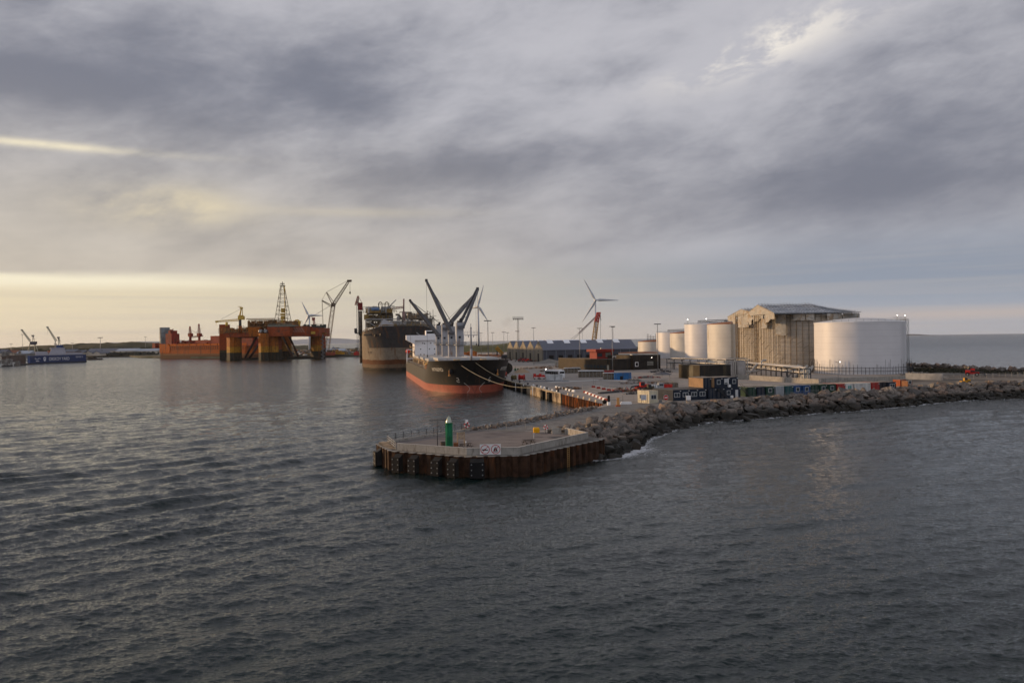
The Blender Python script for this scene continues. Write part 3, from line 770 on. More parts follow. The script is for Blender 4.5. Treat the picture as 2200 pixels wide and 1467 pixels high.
# railing
rl = thing('pier_railing', 'grey metal railing with posts along the harbour side of the pier head', 'railing', (0, 0, 0))
pA = Vector((-20.2, 127.7, 3.22)); pB = Vector((-8.1, 143.1, 3.22))
b = MB(); k = 11
for i in range(k + 1):
    p = pA.lerp(pB, i / k); b.tube(p, p + Vector((0, 0, 1.05)), .055, n=5)
b.build('posts', m_darksteel, rl)
b = MB(); 
for z in (1.05, .68, .34): b.tube(pA + Vector((0, 0, z)), pB + Vector((0, 0, z)), .04 if z < 1 else .05, n=5)
b.build('rails', m_steel, rl)
b = MB(); b.rail([(-20.2, 127.7, 2.84), (-17.7, 119.5, 2.84)], 1.1, 2.1, .06, 3); b.build('corner_rail', m_steel, rl)
b = MB(); b.rail([(-8, 143.4, 2.9), (2.2, 143.2, 3.0)], 1.1, 3.4, .03, 1)
tag(b.build('thin_fence', m_steel), 'thin wire fence between the lifebuoy post and the yellow box', 'fence')
# fenders on the front
def edge_pt(u, seg):
    a, c = PILE[seg], PILE[seg + 1]; return Vector((a[0] + (c[0] - a[0]) * u, a[1] + (c[1] - a[1]) * u, 0)), Vector((c[0] - a[0], c[1] - a[1], 0)).normalized()
fend = [(2, .30, 'westernmost black fender on the pier head, at its corner'), (3, .13, 'black pier fender just right of the corner fender'), (3, .36, 'third black pier fender from the corner, left of the wide bare gap'), (3, .68, 'black pier fender right of the wide bare gap in the row'), (3, .90, 'black pier fender below the beacon side of the parapet bend'), (4, .22, 'widest black fender, flat on the front of the pier left of the prohibition sign')]
for seg, u, lab in fend:
    p, d = edge_pt(u, seg); n_ = Vector((d.y, -d.x, 0)); f = thing('pier_fender', lab, 'fender', p, 0, 'black fenders on the front of the pier head')
    wd = .62 if seg != 4 else .95
    def pr(b, w0, w1, y0, y1, z0, z1, sl=0.0):
        c = [(w0, y0), (w1, y0), (w1, y1), (w0, y1)]
        vs = [d * x + n_ * y + Vector((0, 0, z0)) for x, y in c] + [d * x + n_ * y + Vector((0, 0, z1 + (sl if y == y0 else 0))) for x, y in c]
        b.add(vs, [(0, 3, 2, 1), (4, 5, 6, 7), (0, 1, 5, 4), (1, 2, 6, 5), (2, 3, 7, 6), (3, 0, 4, 7)])
    b = MB(); pr(b, -wd, wd, .40, 1.25, 0.15, 2.1, .55); b.build('bracket', mat('fender_steel', (.03, .028, .026), .5, var=.3), f)
    b = MB(); pr(b, -wd - .08, wd + .08, 1.252, 1.42, 0.05, 2.25); b.build('rubber_face', m_black, f)
    b = MB()
    for x in (-wd * .8, wd * .8):
        for z in (.5, 1.2, 1.95): q_ = d * x + n_ * 1.42 + Vector((0, 0, z)); b.tube(q_, q_ + n_ * .07, .09, n=6)
    b.build('bolts', m_steel, f)
# ladder
p, d = edge_pt(.52, 5); n_ = Vector((d.y, -d.x, 0)); ld = MB(); p = p + n_ * .62
for s_ in (-.25, .25): ld.tube(p + d * s_ + Vector((0, 0, -.2)), p + d * s_ + Vector((0, 0, 2.9)), .05, n=5)
for i in range(10): ld.tube(p - d * .25 + Vector((0, 0, .1 + i * .3)), p + d * .25 + Vector((0, 0, .1 + i * .3)), .035, n=4)
tag(ld.build('ladder', mat('yellow_rust', (.32, .19, .07), .7)), 'narrow yellowish ladder on the right part of the pier sheet piling', 'ladder')

# beacon
bc = thing('beacon', 'green cylindrical harbour light with a pale conical cap behind the parapet', 'beacon', (-9.65, 119.6, 2.84))
m_green = mat('beacon_green', (0.010, 0.125, 0.055), 0.45, var=.25, vs=.8, coat=.2, stain=(.004, .08, .035), sa=.2, ss=.8, stretch=(2, 2, .4))
b = MB(); b.lathe([(.62, 0), (.62, .1), (.53, .1), (.53, 3.85), (.0, 3.85)], n=28)
for i in range(6):
    a_ = i * math.pi / 3 + .3; b.box((.54 * math.cos(a_), .54 * math.sin(a_), 1.95), (.05, .05, 3.7), a_)
b.build('body', m_green, bc)
MB().lathe([(.60, 3.85), (.60, 3.93), (.0, 3.93)], n=28).build('collar', m_green, bc)
MB().lathe([(.46, 3.93), (.44, 4.1), (.24, 4.68), (.10, 4.80), (.10, 4.9), (.0, 4.92)], n=24).build('cap', mat('beacon_cap', (.33, .36, .30), .3, metal=.6), bc)
MB().lathe([(.08, 4.92), (.09, 5.06), (0, 5.1)], n=10).build('lamp', m_darksteel, bc)
MB().box((.0, -.55, 1.0), (.5, .06, 1.7)).build('door', m_green, bc)
# lamp posts on the pier
def pier_lamp(x, y, lab):
    o = thing('pier_lamp_post', lab, 'lamp post', (x, y, 2.84), 0, 'thin double lamp posts on the pier head')
    MB().tube((0, 0, 0), (0, 0, 3.95), .07, .05, 8).build('pole', m_darksteel, o)
    b = MB(); b.tube((-.95, 0, 4.0), (.95, 0, 4.08), .035, n=5); b.build('arm', m_darksteel, o)
    for s_ in (-1, 1): MB().box((s_ * .95, 0, 4.03 + .03 * s_), (.5, .2, .09)).build('lamp_head', m_darksteel, o)
pier_lamp(at(940, 958, 122.4).x, 122.4, 'double armed lamp post just left of the green beacon')
pier_lamp(at(966, 958, 123.5).x, 123.5, 'double armed lamp post almost hidden behind the green beacon')
# bin
bn = thing('litter_bin', 'round brown slatted litter bin left of the green beacon', 'bin', (at(951.5, 957, 121).x, 121, 2.84))
b = MB(); b.lathe([(.32, .05), (.32, .82), (0, .82)], n=16)
for i in range(16): a_ = i * math.pi / 8; b.box((.34 * math.cos(a_), .34 * math.sin(a_), .43), (.03, .07, .76), a_)
b.build('body', mat('bin_wood', (.16, .12, .09), .8, var=.3, vs=4), bn)
MB().lathe([(.38, .82), (.38, .88), (0, .93)], n=16).build('lid', m_darksteel, bn)
# information board
ib = thing('information_board', 'wooden framed information board on two posts beside the beacon', 'sign', (at(990.5, 956, 123).x, 123, 2.84), .35)
m_tim = mat('pale_timber', (.34, .26, .17), .8, var=.15, vs=3)
for s_ in (-.55, .55): MB().box((s_, 0, 1.0), (.13, .13, 2.1)).build('post', m_tim, ib)
MB().box((0, -.08, 1.45), (.98, .04, .95)).build('panel', mat('board_panel', (.35, .27, .20), .6, var=.3, vs=4), ib)
MB().box((0, -.06, 1.98), (1.2, .16, .08)).build('top_rail', m_tim, ib)
# picnic tables
def picnic(loc, rz, lab):
    o = thing('picnic_table', lab, 'picnic table', loc, rz, 'dark wooden picnic tables on the pier head')
    mw = mat('dark_wood', (.065, .052, .045), .75, var=.25, vs=3)
    b = MB()
    for i in range(5): b.box((0, -.32 + .16 * i, .75), (1.9, .14, .045))
    b.build('table_top', mw, o)
    for s_ in (-.72, .72):
        b = MB(); b.box((0, s_, .45), (1.9, .26, .045)); b.build('bench', mw, o)
    for s_ in (-.7, .7):
        b = MB(); b.bar((s_, -.75, 0), (s_, -.15, .73), .045); b.bar((s_, .75, 0), (s_, .15, .73), .045); b.bar((s_, -.85, .41), (s_, .85, .41), .045); b.build('leg_frame', mw, o)
picnic((at(1000, 961, 119.5).x, 119.5, 2.84), .6, 'dark wooden picnic table between the beacon and the prohibition sign')
picnic((at(1136, 954, 123).x, 123, 2.84), .5, 'dark wooden picnic table by the right part of the parapet')
b = MB(); b.tube((0, 0, 0), (0, 0, 1.5), .05, n=6); b.box((0, 0, 1.55), (.3, .08, .25))
o = b.build('marker_post', mat('galv', (.4, .4, .4), .5)); o.location = (at(1147, 954, 124).x, 124, 2.84); tag(o, 'thin post with a small white head beside the right picnic table', 'post')
b = MB(); b.tube((0, 0, 0), (0, 0, .8), .09, .07, 8)
o = b.build('white_bollard', m_white); o.location = (at(1001, 957, 122).x, 122, 2.84); tag(o, 'short white bollard right of the information board', 'bollard')
b = MB(); b.box((0, 0, .35), (.7, .5, .7)); o = b.build('wooden_crate', mat('orange_brown', (.3, .12, .06), .8)); o.location = (at(979.5, 958, 121).x, 121, 2.84); tag(o, 'small reddish brown box left of the left picnic table', 'box')
# grit box
gb = thing('grit_box', 'bright yellow grit box with a sloped lid at the back of the pier', 'grit box', (at(1152.5, 928, 138.5).x, 138.5, 2.84), .1)
m_yel = mat('yellow_plastic', (.72, .36, .015), .45, var=.06, vs=1)
MB().box((0, 0, .32), (1.0, .75, .6), 0, 1.08).build('body', m_yel, gb)
b = MB(); b.add([(-.56, -.42, .64), (.56, -.42, .64), (.56, .42, .64), (-.56, .42, .64), (-.42, -.1, .92), (.42, -.1, .92), (.42, .38, .92), (-.42, .38, .92)], [(0, 3, 2, 1), (4, 5, 6, 7), (0, 1, 5, 4), (1, 2, 6, 5), (2, 3, 7, 6), (3, 0, 4, 7)]); b.build('lid', m_yel, gb)
# lifebuoy
lb = thing('lifebuoy_stand', 'red and white lifebuoy on a post at the end of the railing', 'lifebuoy', (at(1003, 920, 142.6).x, 142.6, 2.9))
MB().tube((0, .1, 0), (0, .1, 1.9), .06, n=6).build('post', m_darksteel, lb)
b = MB(); bred = MB()
for k in range(24):
    a0_ = k * math.pi / 12; a1_ = (k + 1) * math.pi / 12; c0 = (.40 * math.cos(a0_), 0, 1.05 + .40 * math.sin(a0_)); c1 = (.40 * math.cos(a1_), 0, 1.05 + .40 * math.sin(a1_))
    (bred if (k // 3) % 2 else b).tube(c0, c1, .13, n=8)
b.build('ring', m_white, lb); bred.build('red_bands', mat('lifebuoy_red', (.55, .02, .03), .5), lb)
MB().box((0, .06, 1.75), (.5, .04, .45)).build('backing_board', m_white, lb)
lb2 = thing('small_lifebuoy', 'red and white lifebuoy leaning by the pale boulders at the parapet end', 'lifebuoy', (5.6, 136.9, 2.9), .4)
b = MB(); bred = MB()
for k in range(16):
    a0_ = k * math.pi / 8; a1_ = (k + 1) * math.pi / 8; (bred if (k // 2) % 2 else b).tube((.33 * math.cos(a0_), 0, 1.05 + .33 * math.sin(a0_)), (.33 * math.cos(a1_), 0, 1.05 + .33 * math.sin(a1_)), .1, n=6)
b.build('ring', m_white, lb2); bred.build('red_bands', mat('lifebuoy_red', (.55, .02, .03), .5), lb2); MB().tube((0, .12, 0), (0, .12, 1.5), .05, n=6).build('post', m_steel, lb2)
b = MB(); b.rail([(at(1144, 921, 137).x, 140.5, 2.84), (at(1170, 921, 140).x, 140, 2.84)], 1.0, 2.2, .05, 1)
tag(b.build('hoop_rail', m_steel), 'pale metal hoop rail behind the yellow grit box', 'barrier')
# prohibition sign
sg = thing('prohibition_sign', 'white panel with two red ringed symbols, no motorboats and no sailing', 'sign', (at(1053.5, 977, 111.9).x, 111.98, 2.95), .012)
MB().box((0, 0, .74), (2.95, .06, 1.46)).build('panel', mat('sign_white', (.66, .66, .66), .5, var=.03), sg)
m_red = mat('sign_red', (.42, .03, .03), .5, var=.05); m_blk = mat('sign_black', (.012, .012, .014), .5)
for cx, kind in ((-.73, 0), (.75, 1)):
    b = MB(); N_ = 40
    for k in range(N_):
        a0_ = 2 * math.pi * k / N_; a1_ = 2 * math.pi * (k + 1) / N_; P_ = []
        for y in (-.035, -.052):
            for r_, a_ in ((.56, a0_), (.56, a1_), (.65, a1_), (.65, a0_)): P_.append((cx + r_ * math.cos(a_), y, .74 + r_ * math.sin(a_)))
        b.add(P_, [(0, 1, 2, 3), (7, 6, 5, 4), (0, 4, 5, 1), (2, 6, 7, 3)])
    ca = math.radians(45 if True else -45); u = Vector((math.cos(ca), 0, math.sin(ca))); v = Vector((-math.sin(ca), 0, math.cos(ca))); c = Vector((cx, 0, .74))
    P_ = []
    for y in (-.036, -.053):
        for s_, t_ in ((-.58, -.035), (.58, -.035), (.58, .035), (-.58, .035)): P_.append(tuple(c + u * s_ + v * t_ + Vector((0, y, 0))))
    b.add(P_, [(0, 1, 2, 3), (4, 7, 6, 5), (0, 4, 5, 1), (2, 6, 7, 3)])
    b.build('red_ring', m_red, sg)
    b = MB()
    def flat(pts):
        n = len(pts); vs = [(cx + x, -.0345, .74 + z) for x, z in pts] + [(cx + x, -.044, .74 + z) for x, z in pts]
        b.add(vs, [tuple(range(n)), tuple(range(2 * n - 1, n - 1, -1))] + [(i, i + n, (i + 1) % n + n, (i + 1) % n) for i in range(n)])
    if kind == 0: flat([(-.46, .04), (-.46, -.04), (-.34, -.13), (.36, -.13), (.47, -.02), (.12, .0), (.02, .12), (-.06, .12), (-.1, .02)])
    else: flat([(-.03, .44), (-.33, -.16), (-.03, -.19)]); flat([(.02, .36), (.02, -.19), (.28, -.21)]); flat([(-.36, -.25), (.34, -.27), (.24, -.38), (-.27, -.36)])
    b.build('symbol', m_blk, sg)
# ================================================================== MATERIALS FOR SHIPS
def zone_mat(name, zones, rough=0.55, stain=(0.2, 0.08, 0.03), sa=0.25, wob=0.5, vs=0.25, streak=(1.2, 1.2, 0.12), metal=0.0, var=.2, ss=.35, bow=None):
    """paint bands by height above the keel of the object: zones = [(z_top, colour), ...]"""
    mt = bpy.data.materials.new(name); mt.use_nodes = True
    t = NT(mt.node_tree); b = mt.node_tree.nodes['Principled BSDF']
    tc = t.n('ShaderNodeTexCoord'); V = tc.outputs['Object']; x, y, z = t.xyz(V)
    zz = t.m('ADD', z, t.m('MULTIPLY', t.m('SUBTRACT', t.noise(t.mapv(V, (1, 1, .3)), vs, 5, .6), .5), wob * 2))
    c = zones[0][1]; prev = zones[0][0]; col = None
    col = t.mix(0.0, zones[0][1], zones[0][1])
    for (z0, _), (_, c1) in zip(zones[:-1], zones[1:]):
        col = t.mix(t.ss(zz, z0 - .12, z0 + .12), col, c1)
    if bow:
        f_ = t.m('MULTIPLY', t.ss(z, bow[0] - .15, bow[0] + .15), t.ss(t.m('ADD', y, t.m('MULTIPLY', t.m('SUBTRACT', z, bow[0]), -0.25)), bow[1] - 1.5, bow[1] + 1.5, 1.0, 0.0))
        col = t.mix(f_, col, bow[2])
    n1 = t.noise(V, .5, 5, .6)
    col = t.mix(t.ss(n1, .3, .75, 0, var), col, (0.01, 0.01, 0.01))
    n2 = t.noise(t.mapv(V, streak), ss, 7, .68, .2)
    col = t.mix(t.m('MULTIPLY', t.ss(n2, .60 - .3 * sa, .78 - .3 * sa), min(1, .5 + sa)), col, stain)
    # plate seams
    fx = t.m('ABSOLUTE', t.m('SUBTRACT', t.m('FRACT', t.m('DIVIDE', y, 9.0)), .5)); fz = t.m('ABSOLUTE', t.m('SUBTRACT', t.m('FRACT', t.m('DIVIDE', z, 3.0)), .5))
    col = t.mix(t.m('MULTIPLY', t.m('MAXIMUM', t.ss(fx, .485, .5), t.ss(fz, .47, .5)), .3), col, (.02, .02, .02))
    t.put(b.inputs['Base Color'], col); b.inputs['Roughness'].default_value = rough; b.inputs['Metallic'].default_value = metal; b.inputs['Specular IOR Level'].default_value = .04 if rough > .52 else .3
    MATS[name] = mt; return mt

def hull(b, L, B, levels, bowL, sternL, rake, flare, sheer, n_st=34, full=0.62):
    """ship hull, bow at y=0, stern at y=L, x = half breadth; levels = heights"""
    ss_ = [0, .004, .012, .025, .045, .07, .1, .14, .19, .25] ; 
    ss_ = [s for s in ss_] + [0.25 + (0.60) * i / 8 for i in range(1, 9)] + [.88, .91, .94, .965, .985, 1.0]
    rows = []
    for zi, f in enumerate(levels):
        row = []
        for s in ss_:
            dk = sheer(s); z = -1.2 + (dk + 1.2) * f if f > 0 else -1.2
            zr = max(0, z) / dk if dk else 0
            y0 = -rake * zr ** 1.6; y = y0 + (L - y0) * s
            tb = min(1, (y - y0) / (bowL * (1 - flare * zr)))
            hb = (1 - (1 - tb) ** 2.1) ** full
            ts = min(1, (L - y) / sternL); hs = .62 + .38 * (1 - (1 - ts) ** 2)
            row.append((B / 2 * hb * hs, y, z))
        rows.append(row)
    n = len(ss_); nl = len(rows)
    def idx(k, i, side): return (k * n + i) * 2 + side
    vs = []
    for row in rows:
        for p in row: vs.append((-p[0], p[1], p[2])); vs.append((p[0], p[1], p[2]))
    fs = []
    for k in range(nl - 1):
        for i in range(n - 1):
            fs.append((idx(k, i, 0), idx(k + 1, i, 0), idx(k + 1, i + 1, 0), idx(k, i + 1, 0)))
            fs.append((idx(k, i, 1), idx(k, i + 1, 1), idx(k + 1, i + 1, 1), idx(k + 1, i, 1)))
        fs.append((idx(k, n - 1, 0), idx(k + 1, n - 1, 0), idx(k + 1, n - 1, 1), idx(k, n - 1, 1)))
    b.add(vs, fs, True)
    return rows
def deck_from(b, row, drop=1.0, y0=None, inset=.25):
    vs = []; fs = []
    for p in row: vs += [(-max(0, p[0] - inset), p[1] + .2, p[2] - drop), (max(0, p[0] - inset), p[1] + .2, p[2] - drop)]
    for i in range(len(row) - 1): fs.append((2 * i, 2 * i + 1, 2 * i + 3, 2 * i + 2))
    b.add(vs, fs)
def surf_pt(rows, y, z):
    """outer hull point on the +x side at a given y and z"""
    best = None
    def xat(row):
        for a, c in zip(row[:-1], row[1:]):
            if a[1] <= y <= c[1]:
                k = (y - a[1]) / max(1e-6, c[1] - a[1]); return a[0] + (c[0] - a[0]) * k, a[2] + (c[2] - a[2]) * k
        return row[0][0], row[0][2]
    pts = [xat(r) for r in rows]
    for (x0, z0), (x1, z1) in zip(pts[:-1], pts[1:]):
        if z0 <= z <= z1: k = (z - z0) / max(1e-6, z1 - z0); return x0 + (x1 - x0) * k
    return pts[-1][0]
def text_on_hull(rows, txt, size, y_mid, z_base, side, m_, parent, name='name_lettering', dep=.06):
    tb = text_mesh(txt, size, 0.0); xs = [v[0] for v in tb.v]; w_ = max(xs) - min(xs); x0 = min(xs); out = []
    for v in tb.v:
        u = (v[0] - x0) - w_ / 2; z = z_base + v[2]
        y = y_mid + (u if side > 0 else -u); 
        for _ in range(1): pass
        # step along the curved plate by arc length
        x = surf_pt(rows, max(y, rows[-1][0][1] + .01), z); 
        out.append((side * (x + dep), y, z))
    tb.v = out
    return tb.build(name, m_, parent)

# ================================================================== BULK CARRIER
SHIP_ROT = math.atan2(-(-.187), .982)      # local +y runs from bow to stern
def ship_root(name, label, cat, x, y): 
    o = thing(name, label, cat, (x, y, 0)); o.rotation_euler = (0, 0, math.atan2(.187, .982)); return o
def bulk_carrier():
    root = ship_root('bulk_carrier', 'black bulk carrier with red boot topping and grey deck cranes, moored at the quay', 'ship', -13.7, 287.5)
    m_hull = zone_mat('black_hull', [(2.85, (.36, .085, .05)), (99, (.009, .0085, .008))], .48, (.11, .05, .022), .14, .04, .12, (2.5, 2.5, .1), var=.35)
    m_shipgrey = mat('ship_grey', (.30, .31, .335), .5, var=.1, vs=.4, stain=(.2, .12, .07), sa=.12, ss=.5, stretch=(1, 1, .2))
    m_hw = mat('hatch_grey', (.42, .43, .44), .5, var=.1, vs=.2, stain=(.25, .17, .1), sa=.2, ss=.3)
    m_acc = mat('accommodation_white', (.78, .78, .80), .5, var=.04, vs=.2, stain=(.5, .38, .28), sa=.05, ss=.5, stretch=(1, 1, .15))
    m_buff = mat('buff_steel', (.36, .28, .18), .7, var=.25, vs=.8, stain=(.2, .1, .05), sa=.35, ss=.6)
    L = 182.0
    def sheer(s):
        y = s * L
        return 11.6 - 3.4 * max(0, min(1, (y - 19) / 5)) + .5 * max(0, 1 - y / 15)
    b = MB(); levels = [0, .1, .32, .45, .58, .7, .82, .91, 1.0]
    rows = hull(b, L, 31.2, levels, 36, 25, 3.6, .38, sheer, full=.6)
    b.build('hull', m_hull, root)
    b = MB(); deck_from(b, rows[-1], 1.1); b.build('deck', mat('deck_rust', (.22, .16, .12), .8, var=.25, vs=.3, stain=(.28, .25, .21), sa=.4, ss=.2), root)
    # sheer strake rail, left side
    b = MB()
    for s_ in (-1, 1):
        pts = [(s_ * p[0] * .995, p[1], p[2]) for p in rows[-1] if 26 < p[1] < 178]
        b.rail(pts, 1.0, 4, .06, 2)
    b.build('deck_rail', m_steel, root)
    # hatches
    for y0, y1, wd, nm in ((17, 36.5, 11.5, 1), (47, 66, 12.5, 2), (77, 96, 12.5, 3), (107, 126, 12.5, 4), (135, 149, 12, 5)):
        MB().bx(-wd + .6, wd - .6, y0 + .4, y1 - .4, 7.0 if y0 > 20 else 9.5, 10.7 if y0 > 20 else 11.6).build('hatch_coaming', m_buff, root)
        h = MB(); z0 = 10.7 if y0 > 20 else 11.6
        k = 4
        for i in range(k):
            a_ = y0 + (y1 - y0) * i / k; h.bx(-wd, wd, a_ + .08, a_ + (y1 - y0) / k - .08, z0, z0 + .95)
            for xx in (-wd * .6, 0, wd * .6): h.bx(xx - .12, xx + .12, a_ + .3, a_ + (y1 - y0) / k - .3, z0 + .95, z0 + 1.08)
        h.build('hatch_cover', m_hw, root)
        b = MB()
        for i in range(9):
            yy = y0 + (y1 - y0) * i / 8
            for s_ in (-1, 1): b.bx(s_ * (wd + .3) - .12, s_ * (wd + .3) + .12, yy - .1, yy + .1, 7.1, 10.2); 
        for s_ in (-1, 1): b.bx(s_ * (wd + .3) - .1, s_ * (wd + .3) + .1, y0, y1, 9.9, 10.15)
        b.build('coaming_stays', m_buff, root)
    # fore end clutter
    rg = random.Random(3); b = MB(); b2 = MB()
    for s_ in (-1, 1):
        for i in range(16):
            yy = 26 + i * 7.6; xx = s_ * (14.0 + rg.uniform(-.6, .3)); 
            b.bx(xx - .5, xx + .5, yy - .6, yy + .6, 7.1, 7.9 + rg.random() * .9)
    b.bx(-15, -11.9, 36, 41, 7.1, 9.8); b.bx(12, 15, 36, 41, 7.1, 9.6)
    for xx in (-7, -2.5, 3, 7.5): b.lathe([(.45, 0), (.45, 1.0), (.7, 1.05), (.7, 1.2), (0, 1.25)], (xx, 9 + abs(xx) * .4, 10.5), 12)
    for xx in (-5, 5): b.tube((xx - 1.2, 11, 11.4), (xx + 1.2, 11, 11.4), .8, n=12)
    b.build('deck_fittings', m_buff, root)
    b = MB(); b.bx(-15.3, -12.6, 24.5, 29.5, 7.2, 10.0); b.build('striped_locker', mat('rust_brown', (.19, .085, .045), .7, var=.3, vs=1), root)
    b = MB(); b.bx(-15.32, -12.58, 24.48, 29.52, 10.0, 10.35); b.build('locker_stripe', mat('stripe_yellow', (.5, .30, .06), .6), root)
    # cranes
    def crane(y, top, jibs, post_w=2.9):
        MB().bx(-post_w / 2, post_w / 2, y - 1.5, y + 1.5, 7.0, 17.0).build('crane_pedestal', m_shipgrey, root)
        c = MB(); c.box((0, y, (17.5 + top) / 2), (post_w, 3.4, top - 17.5)); hs = c.build('crane_tower', m_shipgrey, root)
        pf = MB(); pf.lathe([(post_w * .5, 17.0), (post_w * .85, 17.1), (post_w * .85, 17.5), (post_w * .5, 17.5)], (0, y, 0), 16); pf.rail([(-2.4, y - 2.4, 17.5), (2.4, y - 2.4, 17.5), (2.4, y + 2.4, 17.5), (-2.4, y + 2.4, 17.5), (-2.4, y - 2.4, 17.5)], 1.0, 1.6, .05, 2)
        pf.build('platform', m_steel, hs)
        tp = MB(); tp.box((.4, y, top + .6), (1.0, 1.4, 1.4)); tp.box((-.5, y, top + .4), (.8, 2.2, .8)); tp.tube((.6, y - 1, top + 1.4), (.6, y + 1, top + 1.4), .5, n=10); tp.build('sheave_head', m_darksteel, hs)
        MB().box((-.2, y - 1.75, 20.5), (.9, .15, .9)).build('cab_window', mat('ship_glass', (.02, .025, .03), .1), hs)
        for tip, foot, wdt in jibs:
            tip = Vector(tip); foot = Vector(foot); d = (tip - foot).normalized(); lat = d.cross(Vector((0, 0, 1))).normalized()
            j = MB()
            for s_ in (-1, 1):
                a_ = foot + lat * s_ * wdt; e_ = tip + lat * s_ * wdt * .35
                up = lat.cross(d).normalized()
                for q0, q1 in ((0, 1),):
                    vs = []
                    for P_, h_ in ((a_, .55), (a_.lerp(e_, .5), .75), (e_, .38)):
                        for u_, v_ in ((-.22, -1), (.22, -1), (.22, 1), (-.22, 1)): vs.append(P_ + lat * u_ + up * v_ * h_)
                    j.add(vs, [(0, 3, 2, 1), (8, 9, 10, 11)] + [(k * 4 + i, k * 4 + (i + 1) % 4, k * 4 + 4 + (i + 1) % 4, k * 4 + 4 + i) for k in range(2) for i in range(4)])
            for i in range(1, 8):
                P_ = foot.lerp(tip, i / 8); w_ = wdt * (1 - .65 * i / 8); j.bar(P_ + lat * w_, P_ - lat * w_, .14)
            j.box(tuple(foot), (2 * wdt + .7, 1.2, 1.2))
            jo = j.build('jib', mat('jib_grey', (.115, .12, .135), .5, var=.15, vs=.5), root)
            MB().box(tuple(tip + Vector((0, 0, .1))), (1.1, 1.1, 1.2)).build('jib_head', m_darksteel, jo)
            cb = MB(); hd = Vector((.4, y, top + 1.4))
            for k_ in (-.8, -.3, .3, .8): cb.tube(hd + Vector((0, k_, 0)), tip + lat * k_ * .4, .055, n=4)
            cb.build('luffing_wires', m_darksteel, jo)
            h = MB(); low = Vector((tip.x, tip.y, 12.5 if tip.z > 44 else 17)); h.tube(tip, low, .05, n=4); h.box(tuple(low), (.5, .5, 1.0)); h.build('hook_wire', m_darksteel, jo)
    inv = Matrix.Rotation(-root.rotation_euler.z, 4, 'Z') @ Matrix.Translation((13.7, -287.5, 0))
    def loc(px, py, Yd): return inv @ at(px, py, Yd)
    crane(42, 26.5, [(loc(1026, 621, 342), (.3, 40.0, 24.6), 1.15)])
    crane(72, 25.5, [(loc(916, 603, 352), (-.3, 69.8, 22.5), 1.1)])
    crane(102, 27.0, [(loc(1022, 630, 396), (.3, 100, 25.0), 1.1)], 2.7)
    crane(132, 27.2, [(loc(881, 646, 405), (-.3, 130, 22.0), 1.1)], 2.7)
    # accommodation
    b = MB(); b.bx(-11.2, 11.2, 152, 170, 7, 19.6); b.bx(-12.4, 12.4, 150.5, 158, 19.62, 22.4)
    b.build('accommodation', m_acc, root)
    b = MB()
    for s_ in (-1, 1):
        vs = [(s_ * 11.2, 17.4), (s_ * 15.8, 19.9), (s_ * 15.8, 22.42), (s_ * 11.2, 22.42)]
        b.add([(x, 150.3, z) for x, z in vs] + [(x, 156, z) for x, z in vs], [(0, 1, 2, 3), (7, 6, 5, 4)] + [(i, i + 4, (i + 1) % 4 + 4, (i + 1) % 4) for i in range(4)])
    b.build('bridge_wing', m_acc, root)
    b = MB(); b.bx(-5, 5, 152.2, 158.2, 22.42, 24.9); b.build('wheelhouse', m_acc, root)
    MB().bx(-4.5, 4.5, 152.08, 152.2, 23.2, 24.4).build('wheelhouse_windows', mat('ship_glass', (.02, .025, .03), .1), root)
    for (xx, zz) in [(-6.8, 18.0), (-5.8, 17.8), (-2.4, 18.0), (.4, 18.0), (-8, 14.8), (-3.2, 14.8), (-.4, 14.8), (-8, 11.8), (-6.2, 11.8), (-.3, 12.0), (3, 18), (5, 14.8)]:
        MB().tube((xx, 152.03, zz), (xx, 151.93, zz), .33, n=12).build('porthole', m_black, root)
    b = MB(); b.bx(-16, 11, 149.4, 150.6, 9.6, 10.0); b.bx(-15.8, -15.4, 149.6, 150.4, 7, 9.6); b.build('catwalk', m_acc, root)
    b = MB(); b.bx(4, 8.5, 160, 168, 19.6, 27); b.tube((5.2, 164, 27), (5.2, 164, 28.5), .6, n=10); b.build('funnel', mat('funnel_blue', (.05, .06, .10), .5), root)
    b = MB()
    for z in range(19): 
        pass
    b.lattice((-.5, 157, 24.9), (-.5, 157, 32.5), 1.6, .7, 6, .1); b.tube((-.5, 157, 32.5), (-.5, 157, 36.5), .12, n=6)
    for z, w_ in ((28, 2.6), (30.5, 3.4), (33.0, 1.8)): b.bx(-.5 - w_, -.5 + w_, 156.9, 157.1, z, z + .2)
    b.bx(-2.2, .6, 156.6, 156.9, 31.2, 31.5); b.lathe([(0, 0), (.6, .3), (.7, .8), (.4, 1.3), (0, 1.4)], (-2.2, 157, 28.2), 10)
    b.build('radar_mast', m_darksteel, root)
    b = MB(); 
    for i in range(9):
        a_ = -math.pi / 2 + math.pi * i / 8
    b.lathe([(0, -3.4), (.7, -3.1), (1.15, -2), (1.3, 0), (1.15, 2), (.7, 3.1), (0, 3.4)], (0, 0, 0), 14)
    b.v = [(x - 14.6, z + 157, y + 13.6) for x, y, z in b.v]; b.f = [tuple(reversed(f)) for f in b.f]
    b.build('lifeboat', mat('lifeboat_red', (.50, .03, .02), .4, var=.1, vs=1), root)
    b = MB(); b.bx(-15.4, -15.1, 153, 153.3, 7, 14.5); b.bx(-15.4, -15.1, 160, 160.3, 7, 14.5); b.bx(-15.6, -11.2, 152.9, 153.2, 14.4, 14.7); b.build('davit', m_acc, root)
    for zz in (10.2, 13.0, 15.8): 
        b = MB(); b.bx(-13, -11.2, 153.5, 168, zz, zz + .2); b.rail([(-13, 168, zz + .2), (-13, 153.5, zz + .2)], 1, 2, .05, 2); b.build('side_gallery', m_buff, root)
